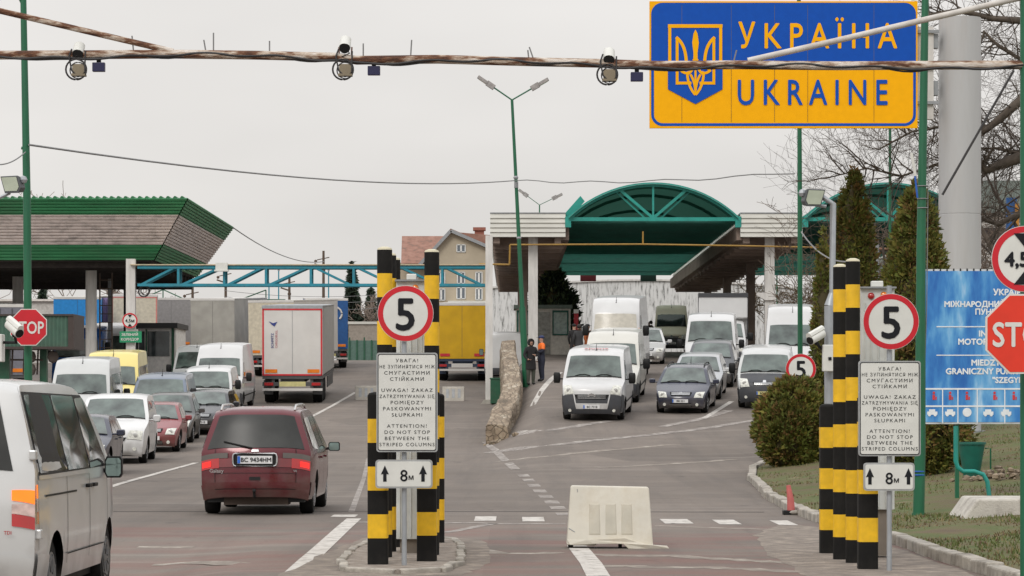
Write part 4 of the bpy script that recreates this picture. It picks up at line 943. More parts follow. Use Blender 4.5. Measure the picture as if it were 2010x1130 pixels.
# left canopy
yf, yb_, xr, xl = 119.0, 138.7, X(368, 119), -48.0
zt1, zb1 = Z(388, 119), Z(510, 120.5)
le = 1.65
can = thing('canopy', 'slanted canopy of green and white corrugated sheets over the left lanes', 'canopy', ((xl + xr) / 2, 128, zb1))
m = MB(); m.keep = True
bands = [(.27, 0), (.73, 1), (1.01, 0)]
corr_face(m, (xl, yf, zt1), (xr, yf, zt1), (xr - le, yf + le, zb1), (xl, yf + le, zb1), bands, out=(0, -.8, -.5))
corr_face(m, (xr, yf, zt1), (xr, yb_, zt1), (xr - le, yb_ - le, zb1), (xr - le, yf + le, zb1), bands, out=(.8, 0, -.5))
corr_face(m, (xr, yb_, zt1), (xl, yb_, zt1), (xl, yb_ - le, zb1), (xr - le, yb_ - le, zb1), bands, out=(0, .8, -.5))
m.build('fascia', [M_cg, M_cw], can)
m = MB()
x = xl
while x < xr - .1: m.prism([(x, zt1 - .0), (x + .05, zt1 + .075), (x + .12, zt1 + .075), (x + .17, zt1)], 'y', yf - .03, yb_); x += .30
m.bb(xl, xr + .0, yf - .0, yb_, zt1 - .03, zt1); m.build('roof', M_cg, can)
m = MB(); m.bb(xl, xr - le - .1, yf + le + .1, yb_ - le - .1, zb1 - .05, zb1 + .05)
for i in range(14): m.bb(xl, xr - le - .2, yf + le + .6 + i * 1.18, yf + le + .75 + i * 1.18, zb1 - .30, zb1 - .05)
m.bb(xl, xr - le - .15, yb_ - le - .5, yb_ - le - .3, zb1 - .62, zb1 - .05)
m.build('soffit', M_dark, can)
for px, d, r in ((179, 124, .25), (35, 130, .25), (-60, 124, .25)):
    m = MB(); x = X(px, d); m.lathe([(r, zt(x, d) - .3), (r, zb1)], 20, (x, d, 0)); m.build('column', M_whitep, can, smooth=40)
for px, d in ((216, 133), (247, 128)):
    m = MB(); x = X(px, d); m.bb(x - .09, x + .09, d - .09, d + .09, zt(x, d) - .2, zb1); m.build('column', M_blackpl if px == 247 else M_back, can)
m = MB(); x0, x1, d = X(196, 126), X(220, 126), 126
for x in (x0, x1): m.bb(x - .03, x + .03, d - .03, d + .03, 2, zb1)
for i in range(14): m.bb(x0, x1, d - .02, d + .02, 2.3 + i * .38, 2.34 + i * .38)
tag(m.build('ladder', mat('rusty_brown_steel', (.13, .095, .075), .8)), 'thin brown ladder frame standing under the green and white canopy', 'ladder')
rebase(can)
# white post that carries the truss
d = 118.2; x = X(257, d); post = thing('post', 'square white post holding the left end of the turquoise truss', 'post', (x, d, zt(x, d)))
m = MB(); m.bb(x - .19, x + .19, d - .15, d + .15, zt(x, d) - .2, Z(508, d)); m.build('shaft', M_whitep, post)
m = MB(); m.lathe([(.25, -.03), (.25, .03)], 24, (x + .55, d - .2, Z(576, d)), ax='y')
def ring(mb, c, R, r, n=20, ax='y', mi=0):
    pts = []
    for i in range(n + 1):
        a = 2 * math.pi * i / n; u, v = R * math.cos(a), R * math.sin(a)
        pts.append(Vector(c) + Vector({'y': (u, 0, v), 'x': (0, u, v), 'z': (u, v, 0)}[ax]))
    mb.tube(pts, r, 5, mi)
m = MB(); ring(m, (x + .55, d - .05, Z(572, d)), .22, .03); ring(m, (x + .62, d - .08, Z(570, d)), .19, .025); m.tube([(x + .2, d, Z(556, d)), (x + .4, d - .05, Z(556, d))], .02, 5); m.build('cable_coil', M_cable, post)
# small 4,5 m sign and green lettered board on the post
def disc_sign(parent, c, dia, faces, txt, ts, name='sign_plate', face=M_signw, red=M_signr, tx=0, bold=.03, tilt=1):
    R = dia / 2; m = MB(); m.lathe([(R, -.0), (R, .015)], 40, c, ax='y'); p = m.build(name, M_back, parent, smooth=30)
    m = MB(); n = 48; vs = []
    for r_ in (R * .985, R * .80):
        vs += [(c[0] + r_ * math.cos(2 * math.pi * i / n), c[1] - .006, c[2] + r_ * math.sin(2 * math.pi * i / n)) for i in range(n)]
    m.add(vs, [(i, (i + 1) % n, n + (i + 1) % n, n + i) for i in range(n)]); m.build('red_ring', red, p)
    m = MB(); m.lathe([(R, -.0035), (R, -.0005)], 40, c, ax='y'); m.build('white_face', face, p)
    m = MB(); text_mb(m, txt, ts, Matrix(((1, 0, 0, c[0] + tx), (0, 0, -1, c[1] - .009), (0, 1, 0, c[2] - ts * .36), (0, 0, 0, 1))), bold=bold); m.build('lettering', M_ink, p)
    return p
hs_ = thing('height_sign', 'small round 4,5 m height limit sign on the square white post', 'sign', (x, d - .3, Z(629, d)))
c0 = (X(255, 117.9), 117.9, Z(629, 117.9)); disc_sign(hs_, c0, .66, None, '4,5м', .2, bold=.03)
m = MB()
for sg in (-1, 1): m.prism([(c0[0] - .09, c0[2] + sg * .25), (c0[0] + .09, c0[2] + sg * .25), (c0[0], c0[2] + sg * .12)], 'y', c0[1] - .02, c0[1] - .01)
m.bb(c0[0] - .03, c0[0] + .03, c0[1] + .02, c0[1] + .14, c0[2] - .3, c0[2] + .3); m.build('arrows', M_ink, hs_); rebase(hs_)
gs = thing('info_sign', 'small green sign with white writing under the 4,5 m disc', 'sign', (c0[0], 117.9, Z(661, 117.9)))
m = MB(); z0 = Z(672, 117.9); z1 = Z(650, 117.9); m.bb(X(235, 117.9), X(278, 117.9), 117.88, 117.93, z0, z1); gb = m.build('panel', mat('green_sign_face', (.01, .25, .11), .5), gs)
m = MB(); m.bb(c0[0] - .03, c0[0] + .03, 117.93, 118.06, z0, z1)
for i, s_ in enumerate(('ЗЕЛЕНИЙ', 'КОРИДОР')): text_mb(m, s_, .155, Matrix(((1, 0, 0, c0[0]), (0, 0, -1, 117.87), (0, 1, 0, z1 - .19 - .2 * i), (0, 0, 0, 1))), bold=.02)
m.build('lettering', M_signw, gs); rebase(gs)
rebase(post)
# turquoise truss
d = 118.0; tr = thing('truss_bridge', 'turquoise lattice truss spanning the yard in front of the lorries', 'truss', (X(600, d), d, Z(556, d)))
zt_, zb_ = Z(524, d), Z(559, d)
x0, x1 = X(270, d), X(952, d)
for nm, mm, zz, hh in (('top_chord', M_truss, zt_, .13), ('bottom_chord', M_truss, zb_, .11)):
    m = MB()
    for dy in (0, .9): m.bb(x0, x1, d + dy - .05, d + dy + .05, zz - hh / 2, zz + hh / 2)
    m.build(nm, mm, tr)
m = MB(); m.bb(x0 - .3, x1 + .1, d - .12, d + 1.0, zt_ + .075, zt_ + .12); m.build('top_plate', mat('sandy_plate', (.55, .44, .30), .8, dirt=.5, dcol=(.1, .3, .2)), tr)
vx = [350, 440, 522, 610, 694, 780, 868]; 
for p_ in vx:
    x = X(p_, d)
    for dy in (0, .9): m = MB(); m.bb(x - .05, x + .05, d + dy - .04, d + dy + .04, zb_, zt_); m.build('upright', M_truss, tr)
ed = [270] + vx + [952]
for i in range(len(ed) - 1):
    m = MB()
    a, b = X(ed[i] + 6, d), X(ed[i + 1] - 6, d)
    if ed[i] >= 600: za, zb2 = zt_, zb_
    else: za, zb2 = zb_, zt_
    for dy in (0, .9): m = MB(); m.beam((a, d + dy + .001, za), (b, d + dy + .001, zb2), .06, .09); m.build('diagonal', M_truss, tr)
m = MB(); x = X(436, d); m.bb(x - .25, x + .25, d - .3, d - .12, Z(530, d), Z(516, d)); m.bb(x - .3, x + .3, d - .33, d - .09, Z(533, d), Z(530, d)); m.build('lamp_box', M_signw, tr)
rebase(tr)
d = 117.2; x = X(960, d); p_ = thing('post', 'tall grey steel post with concrete foot behind the stone wall', 'post', (x, d, zt(x, d)))
m = MB(); m.bb(x - .15, x + .15, d - .12, d + .12, zt(x, d), Z(462, d)); m.build('shaft', M_whitep, p_)
m = MB(); m.prism([(x - .5, zt(x, d) - .2), (x + .45, zt(x, d) - .2), (x + .2, zt(x, d) + .16), (x - .2, zt(x, d) + .16)], 'y', d - .4, d + .4); m.build('foot', M_conc, p_); rebase(p_)
# concrete blocks
for px, d, lb in ((719, 121, 'grey concrete barrier block left of the striped posts, in front of the wide yard'), (890, 120, 'grey concrete barrier block below the yellow trailer')):
    x = X(px, d); z = zt(x, d); r = thing('barrier_block', lb, 'barrier', (x, d, z), group='concrete blocks in the yard'); m = MB()
    m.prism([(-.34, -.1), (.34, -.1), (.26, .15), (.12, .6), (-.12, .6), (-.26, .15)], 'x', -.47, .47); m.build('block', M_conc, r, bevel=.03)
    m = MB()
    for i in (-1, 0, 1): m.prism([(-.275, .12), (-.255, .12), (-.15, .5), (-.17, .5)], 'x', i * .25 - .06, i * .25 + .06)
    m.build('slots', M_back, r)
# right canopy
T_ = thing('arched_canopy', 'teal arched canopies and white fascias over the right lanes', 'canopy', (X(1280, 130), 150, Z(430, 130)))
M_dgr = mat('dark_green_sheet', (.02, .145, .11), .6, dirt=.5, dcol=(.03, .09, .075), scale=1.5, stretch=(1, .3, 1))
M_brown = mat('dirty_concrete_soffit', (.28, .215, .18), .95, dirt=.6, dcol=(.09, .068, .055), scale=1.5)
M_fibre = mat('green_fibreglass_sheet', (.02, .17, .13), .6, dirt=.4, dcol=(.02, .08, .065), scale=1.2, stretch=(1, .3, 1))
def _tr():
    n = M_fibre.node_tree.nodes; l = M_fibre.node_tree.links; b = n['Principled BSDF']; o = [q for q in n if q.type == 'OUTPUT_MATERIAL'][0]
    t = n.new('ShaderNodeBsdfTranslucent'); t.inputs[0].default_value = (.25, .75, .55, 1); mx = n.new('ShaderNodeMixShader'); mx.inputs[0].default_value = .05
    l.new(b.outputs[0], mx.inputs[1]); l.new(t.outputs[0], mx.inputs[2]); l.new(mx.outputs[0], o.inputs[0])
_tr()
M_sky = mat('added_skylight_sheet', (.30, .45, .40), .5)  # skylight added over the rear vault, unseen, to brighten the lane below
def _tr2():
    n = M_sky.node_tree.nodes; l = M_sky.node_tree.links; b = n['Principled BSDF']; o = [q for q in n if q.type == 'OUTPUT_MATERIAL'][0]
    t = n.new('ShaderNodeBsdfTranslucent'); t.inputs[0].default_value = (.85, .95, .9, 1); mx = n.new('ShaderNodeMixShader'); mx.inputs[0].default_value = .7
    l.new(b.outputs[0], mx.inputs[1]); l.new(t.outputs[0], mx.inputs[2]); l.new(mx.outputs[0], o.inputs[0])
_tr2()
D0, D1 = 130.0, 185.0; zc = Z(430, D0); rise = 68 * D0 / F
def vault(xa, xb):
    cx = (xa + xb) / 2; hw = (xb - xa) / 2; R = (hw * hw + rise * rise) / (2 * rise); cz = zc + rise - R; A = math.asin(hw / R)
    n = 22; pts = [(cx + R * math.sin(-A + 2 * A * i / n), cz + R * math.cos(-A + 2 * A * i / n)) for i in range(n + 1)]
    m = MB(); m.keep = True
    ys_ = []; y = D0 - .3
    while y < D1: ys_ += [(y, 0), (y + .18, .05), (y + .36, .05), (y + .54, 0)]; y += .6
    vs = []
    for y, o in ys_:
        for px_, pz in pts: vs.append((px_, y, pz + o))
    k = n + 1; m.add(vs, [(j * k + i, j * k + i + 1, (j + 1) * k + i + 1, (j + 1) * k + i) for j in range(len(ys_) - 1) for i in range(n)])
    m.m = [1 if m.v[f_[0]][1] > 156 else 0 for f_ in m.f]
    m.build('vault', [M_fibre, M_sky], T_, smooth=30)
    m = MB(); m.keep = True
    q = [(cx + (p - cx), z) for p, z in pts]; m.prism([(xa, zc)] + q + [(xb, zc)], 'y', D1, D1 + .1); m.build('gable', M_fibre, T_)
    yy2 = D0 + 5.5
    while yy2 < D1:
        t = MB(); t.beam((xa, yy2, zc), (xb, yy2, zc), .14, .16)
        for a, b in zip(pts[::2], pts[2::2]): t.beam((a[0], yy2, a[1] - .1), (b[0], yy2, b[1] - .1), .1, .14)
        t.build('inner_truss', M_dgr, T_); yy2 += 11
    m = MB(); y = D0 + 1.2
    while y < D1 - .5: m.bb(xa + .05, xb - .05, y, y + (1.02 if y < 142 else .40), zc - .06, zc - .03); m.bb(xa + .05, xb - .05, y - .06, y - .0005, zc - .15, zc - .03); y += 1.1  # rear panels spaced apart to let the added skylight down; lips hide the gaps
    m.build('ceiling', M_dgr, T_)
    # front and inner trusses
    for j, y in enumerate((D0, D0 + 1.1)):
        t = MB(); sc = 1.0
        for a, b in zip(pts, pts[1:]): t.beam((a[0], y, a[1]), (b[0], y, b[1]), .16, .20)
        t.beam((xa, y, zc), (xb, y, zc), .14, .17)
        if j == 0:
            to = t.build('front_truss', M_teal, T_)
            s_ = MB()
            s_.beam((cx, y, zc), (cx, y, zc + rise), .09, .13)
            for sg in (-1, 1):
                i = 7 if sg < 0 else n - 7
                s_.beam((cx, y, zc + .05), (pts[i][0], y - .001, pts[i][1]), .10, .13); s_.beam((cx + sg * .35, y + .2, zc + .05), (pts[i][0] + sg * .15, y + .2, pts[i][1] - .1), .06, .08)
            s_.build('strut', M_teal, to)
        else: t.build('inner_truss', M_dgr, T_)
    m = MB()
    for x in (xa, xb): m.bb(x - .14, x + .14, D0 - .12, D0 + .12, zc - .38, zc + .12)
    m.build('bearing', M_teal, T_)
V = [(X(1115, D0), X(1449, D0)), (X(1580, D0), X(1905, D0))]
for a, b in V: vault(a, b)
m = MB()
x = X(1112, D0); m.prism([(x - .1, zc + .25), (x + .65, zc + 1.1), (x + .85, zc + .85), (x + .1, zc + .0)], 'y', D0 + .2, D0 + .35)
m.build('loose_sheet', M_teal, T_)
M_fasc = mat('cream_metal_siding', (.56, .55, .50), .5, dirt=.35, dcol=(.40, .37, .32), scale=1.2, stretch=(.5, 1, 3))
for xa, xb in ((X(962, D0), V[0][0] - .12), (V[0][1] + .1, V[1][0] - .12), (V[1][1] + .1, V[1][1] + 4)):
    z1, z0 = Z(419, D0), Z(465, D0)
    m = MB(); m.keep = True
    nb = 5
    for i in range(nb):
        za, zb2 = z1 - (z1 - z0) * i / nb, z1 - (z1 - z0) * (i + 1) / nb
        m.prism([(D0 - .06, za), (D0 - .12, zb2 + .02), (D0 - .12, zb2), (D0 + .1, zb2), (D0 + .1, za)], 'x', xa, xb)
        m.prism([(xa + .06, za), (xa, zb2 + .02), (xa, zb2), (xa + .1, zb2), (xa + .1, za)], 'y', D0 - .05, D1)
    m.build('fascia', M_fasc, T_)
    m = MB(); m.bb(xa, xb, D0 - .1, D1, z1, z1 + .05); m.build('capping', M_back, T_)
    m = MB(); m.bb(xa + .12, xb - .05, D0 + .12, D1, z0 + .12, z1 - .02)
    y = D0 + 2
    while y < D1: m.bb(xa + .12, xb - .05, y, y + .35, z0 - .45, z0 + .12); y += 3.0
    for x in (xa + .3, xb - .35): m.bb(x - .15, x + .15, D0 + .15, D1, z0 - .28, z0 + .11)
    m.build('deck', M_brown, T_)
    for k, y in enumerate((D0 + 1.0, 146, 162, 178)):
        x = (xa + xb) / 2 + (.25 if xa < 0 else .0) + (0 if k == 0 else .4 * (1 if xa > 5 else -1)); m = MB(); hw = .22
        m.bb(x - hw, x + hw, y - hw, y + hw, zt(x, y) - .3, z0 - .46 if k else z0 + .1); co = m.build('column', M_whitep if k == 0 else M_brown, T_)
        if xa > 5 and k == 0:
            zz = Z(648 - 75, D0); m = MB(); m.prism([(x - hw - .4, zz - .0), (x + hw + .03, zz), (x + hw + .03, zz - .35), (x - hw - .0, zz - .35), (x - hw - .4, zz - .12)], 'y', y - .35, y - hw - .002); m.build('bracket', M_whitep, co)
# the sloping concrete edge beam under the right side of the first vault
m = MB()
m.prism([(V[0][1] - .05, zc - .95), (V[0][1] + .35, zc - .95), (V[0][1] + .35, zc - .35), (V[0][1] - .05, zc - .35)], 'y', D0 + .3, D1)
m.prism([(V[0][0] - .35, zc - .95), (V[0][0] + .05, zc - .95), (V[0][0] + .05, zc - .35), (V[0][0] - .35, zc - .35)], 'y', D0 + .3, D1)
m.build('edge_beam', M_brown, T_)
rebase(T_)
# gas pipe
M_gas = mat('ochre_gas_pipe', (.33, .19, .03), .5, dirt=.4, dcol=(.25, .12, .04)); d = 128.8; z = Z(479, d)
m = MB(); m.tube([W(940, 518, d), W(1000, 519, d)], .045, 6); m.tube([W(1000, 519, d), W(1001, 480, d)], .045, 6); m.tube([W(1001, 480, d), W(1260, 479, d), W(1450, 482, d), W(1640, 486, d)], .04, 6); m.tube([W(1262, 479, d), W(1262, 454, d)], .04, 6)
tag(m.build('gas_pipe', M_gas, smooth=50), 'ochre pipe running across below the teal arch', 'pipe')
# things under the deck: conduit truss, kiosk, booth columns
d = 148.; x0, x1 = X(1012, d), X(1120, d); zb2 = zt(2, d) - .1; kz = Z(600, d)
ki = thing('kiosk', 'low grey kiosk with green framed windows behind the white column', 'kiosk', ((x0 + x1) / 2, d, zb2))
M_kios = mat('grey_kiosk_panel', (.74, .70, .63), .7, dirt=.3); M_gfr = mat('dark_green_frame', (.01, .10, .07), .5)
m = MB(); m.bb(x0, x1, d, d + 3, zb2, kz - .15); wl = m.build('wall', M_kios, ki)
m = MB(); m.bb(x0 - .1, x1 + .1, d - .12, d + 3.1, kz - .15, kz + .05); m.build('roof', mat('grey_green_roof', (.16, .2, .17), .7), ki)
for a, b in ((1016, 1038), (1086, 1114)):
    xa, xb = X(a, d), X(b, d); m = MB(); m.bb(xa, xb, d - .02, d + .02, Z(656, d), Z(611, d)); wi = m.build('window', mat('kiosk_glass', (.26, .36, .33), .1, var=.3), ki)
    m = MB()
    for q in ((xa - .05, xa + .02, 658, 609), (xb - .02, xb + .05, 658, 609), (xa, xb, 613, 609), (xa, xb, 658, 655)): m.bb(q[0], q[1], d - .05, d - .021, Z(q[2], d), Z(q[3], d))
    m.build('frame', M_gfr, wi)
m = MB(); m.bb(X(1056, d), X(1080, d), d - .03, d + .0, zb2 + .05, Z(612, d)); m.build('door', mat('glazed_door', (.30, .30, .27), .2, var=.3), ki); rebase(ki)
# weathered white hall behind
d = 197.0; rnd = random.Random(3)
hall = thing('hall', 'long hall with a peeling white painted wall closing the view behind the canopy', 'building', (X(1240, d), d, zt(8, d)))
M_peel = ramp_mat('peeling_white_wall', [(.10, .10, .10), (.33, .33, .32), (.56, .56, .55), (.66, .66, .65)], scale=2.0, stretch=(2.6, 1, .5), lo=.34, hi=.53, bump=.3, detail=9, rgh=.7)
x0, x1 = X(960, d), X(1560, d); n = 26; top = [(x0 + (x1 - x0) * i / n, Z(566, d) + .55 * math.sin(math.pi * i / n)) for i in range(n + 1)]
m = MB(); m.prism([(x0, 4)] + top + [(x1, 4)], 'y', d, d + 12); m.build('wall', M_peel, hall)
m = MB()
for (a, za), (b, zb3) in zip(top, top[1:]): m.beam((a, d - .05, za + .05), (b, d - .05, zb3 + .05), .2, .12)
m.build('roof_edge', M_whitep, hall); rebase(hall)
for px, mm, lb in ((1155, mat('dark_red_board', (.16, .012, .02), .6), 'dark red board hanging at the far end of the arched canopy'), (1273, mat('green_black_board', (.01, .035, .025), .6), 'dark green board hanging at the far end of the arched canopy')):
    d = 184; m = MB(); m.bb(X(px - 16, d), X(px + 15, d), d - .05, d, Z(552, d), Z(536, d)); m.bb(X(px - 10, d), X(px - 8, d), d - .03, d - .01, Z(538, d), Z(530, d)); m.bb(X(px + 8, d), X(px + 10, d), d - .03, d - .01, Z(538, d), Z(530, d))
    tag(m.build('hanging_board', mm), lb, 'board')
# house
d = 262.0; hz = 4.8
M_stucco = mat('beige_stucco', (.42, .36, .27), .9, dirt=.5, dcol=(.33, .28, .21), scale=.5); M_tile = ramp_mat('orange_roof_tiles', [(.14, .10, .08), (.25, .13, .095), (.30, .165, .125)], scale=1.6, lo=.3, hi=.6, bump=.5, bscale=9)
ho = thing('house', 'beige three-storey house with orange tiled roofs', 'house', (X(890, d), d, hz))
x0, x1 = X(842, d), X(962, d); xp = X(885, d); ez = Z(505, d); pz_ = Z(452, d)
m = MB(); m.prism([(x0, hz), (x1, hz), (x1, Z(490, d)), (xp, pz_ - .2), (x0, ez)], 'y', d, d + 14)
m.bb(X(782, d), x0, d + 3, d + 13, hz, Z(512, d)); wl = m.build('wall', M_stucco, ho)
m = MB()
def slope(a, b, y0, y1, th=.25): m.prism([a, b, (b[0], b[1] - th), (a[0], a[1] - th)], 'y', y0, y1)
slope((xp, pz_ + .15), (x0 - .9, ez - .55), d - .5, d + 14.5); slope((xp, pz_ + .15), (x1 + 2, Z(500, d)), d - .5, d + 14.5)
m.prism([(xp + .2, pz_ - .1), (x1 + 6, pz_ - .9), (x1 + 6, Z(505, d)), (x1 + 1.5, Z(503, d))], 'y', d + .6, d + .9)
# left wing roof, ridge along x
y0 = d + 1.5; zr = Z(463, d + 8); ze = Z(517, y0)
m.add([(X(786, d), y0, ze), (x0 + .6, y0, ze), (x0 + 2.2, d + 8, zr), (X(789, d + 8), d + 8, zr), (X(789, d + 8), d + 8.2, zr), (x0 + 2.2, d + 8.2, zr), (x0 + .6, d + 14, ze), (X(786, d), d + 14, ze)], [(0, 1, 2, 3), (3, 2, 5, 4), (4, 5, 6, 7)])
ro = m.build('roof', M_tile, ho)
m = MB(); x = X(941, d + 5); m.bb(x - .45, x + .45, d + 4.5, d + 5.5, Z(475, d), Z(446, d)); m.bb(x - .6, x + .6, d + 4.3, d + 5.7, Z(446, d), Z(440, d)); m.build('chimney', mat('red_brick_chimney', (.28, .11, .08), .9), ro)
m = MB(); m.beam((xp, d - .52, pz_ - .05), (x0 - .9, d - .52, ez - .75), .08, .3); m.beam((xp, d - .52, pz_ - .05), (x1 + 2, d - .52, Z(500, d) - .2), .08, .3); m.build('barge_board', M_back, ro)
M_wing = mat('house_window_glass', (.13, .15, .17), .1)
for px, py, ww, hh in ((905, 487, 16, 14), (905, 545, 14, 22), (905, 575, 16, 22), (866, 545, 14, 22), (866, 578, 14, 22), (940, 545, 12, 22), (940, 577, 12, 22), (812, 545, 12, 20)):
    yy_ = d if px > 842 else d + 3
    m = MB(); xa, xb, za, zb3 = X(px - ww / 2, d), X(px + ww / 2, d), Z(py + hh / 2, d), Z(py - hh / 2, d); m.bb(xa, xb, yy_ - .03, yy_ + .02, za, zb3); wi = m.build('window', M_wing, ho)
    m = MB()
    for q in ((xa - .06, xa + .04, za, zb3), (xb - .04, xb + .06, za, zb3), ((xa + xb) / 2 - .09, (xa + xb) / 2 + .09, za, zb3), (xa, xb, zb3 - .06, zb3 + .04), (xa, xb, za - .05, za + .04)): m.bb(q[0], q[1], yy_ - .09, yy_ - .031, q[2], q[3])
    m.build('frame', mat('white_window_frame', (.62, .62, .6), .5), wi)
m = MB(); m.prism([(d, Z(590, d)), (d - 3, Z(594, d)), (d - 3, Z(597, d)), (d, Z(593, d))], 'x', X(880, d), X(956, d)); m.build('porch_roof', M_fasc, ho)
rebase(ho)
# glazed booth on the left
d = 133.0; x0, x1 = X(271, d), X(345, d); zb2 = zt(x0, d) - .1; z1 = Z(638, d)
bo = thing('booth', 'control booth with green frame, black roof edge and large dark windows under the left canopy', 'booth', ((x0 + x1) / 2, d, zb2))
m = MB(); m.bb(x0, x1, d, d + 4, zb2, z1 - .12); m.build('wall', mat('pale_booth_panel', (.8, .77, .72), .6, dirt=.2), bo)
m = MB(); m.bb(x0 - .3, x1 + .12, d - .35, d + 4.2, z1 - .14, z1 + .10); m.build('roof', mat('black_roof_edge', (.03, .03, .03), .6), bo)
for a, b in ((273, 284), (290, 333)):
    m = MB(); m.bb(X(a, d), X(b, d), d - .03, d + .01, Z(699, d), Z(650, d)); m.build('window', mat('booth_glass', (.05, .06, .06), .06, var=.5, scale=2), bo)
m = MB()
for q in ((X(337, d), X(342, d), 744, 640), (X(286, d), X(289, d), 744, 646), (x0, x1, 744, 739)): m.bb(q[0], q[1], d - .06, d - .031, Z(q[2], d), Z(q[3], d))
m.build('frame', M_dgreen, bo); rebase(bo)
bu = thing('building', 'flat white building with a pink line and small black window behind the booth', 'building', (X(330, 178), 178, 4)); d = 178.
m = MB(); m.bb(X(-40, d), X(385, d), d, d + 8, 4, Z(589, d)); m.build('wall', mat('dull_white_wall', (.50, .48, .45), .8, dirt=.4), bu)
m = MB(); m.bb(X(-40, d), X(388, d), d - .2, d + 8.1, Z(591, d), Z(587, d)); m.build('roof', mat('pale_roof', (.62, .58, .54), .7), bu)
m = MB(); x = X(320, d)
m.beam((X(278, d), d, Z(587, d)), (x, d, Z(568, d)), .07, .07); m.beam((X(362, d), d, Z(587, d)), (x, d, Z(568, d)), .07, .07); m.beam((x, d, Z(568, d)), (x, d, Z(587, d)), .07, .07)
m.beam((X(474, d), d, Z(587, d)), (X(522, d), d, Z(569, d)), .07, .07); m.beam((X(522, d), d, Z(569, d)), (X(522, d), d, Z(592, d)), .07, .07); m.beam((X(388, d), d + .1, Z(588, d)), (X(560, d), d + .1, Z(588, d)), .1, .08)
m.build('gable_frame', M_dgreen, bu); rebase(bu)
# gate and booth at the back
d = 200.; z0 = zt(-10, d)
bg_ = thing('gatehouse', 'pale shed behind a low green fence left of the striped posts', 'shed', (X(712, d), d, z0)); 
m = MB(); m.bb(X(684, d), X(745, d), d, d + 4, z0 - .3, Z(634, d)); m.build('wall', mat('taupe_shed_wall', (.30, .26, .22), .8, dirt=.4), bg_)
m = MB(); m.bb(X(682, d), X(747, d), d - .1, d + 4, Z(636, d), Z(631, d)); m.build('roof', M_fasc, bg_); rebase(bg_)
fe = thing('fence', 'low green railing fence at the far end of the left yard', 'fence', (X(700, 196), 196, z0)); d = 196
m = MB(); m.bb(X(672, d), X(745, d), d - .03, d, zt(-10, d), Z(668, d)); m.build('panel', mat('grey_green_panel', (.09, .16, .13), .7), fe)
for i in range(6): m = MB(); x = X(672 + 14.4 * i, d); m.bb(x - .05, x + .05, d - .1, d - .03, zt(x, d), Z(662 if i % 2 else 667, d)); m.build('post', M_dgreen, fe)
rebase(fe)
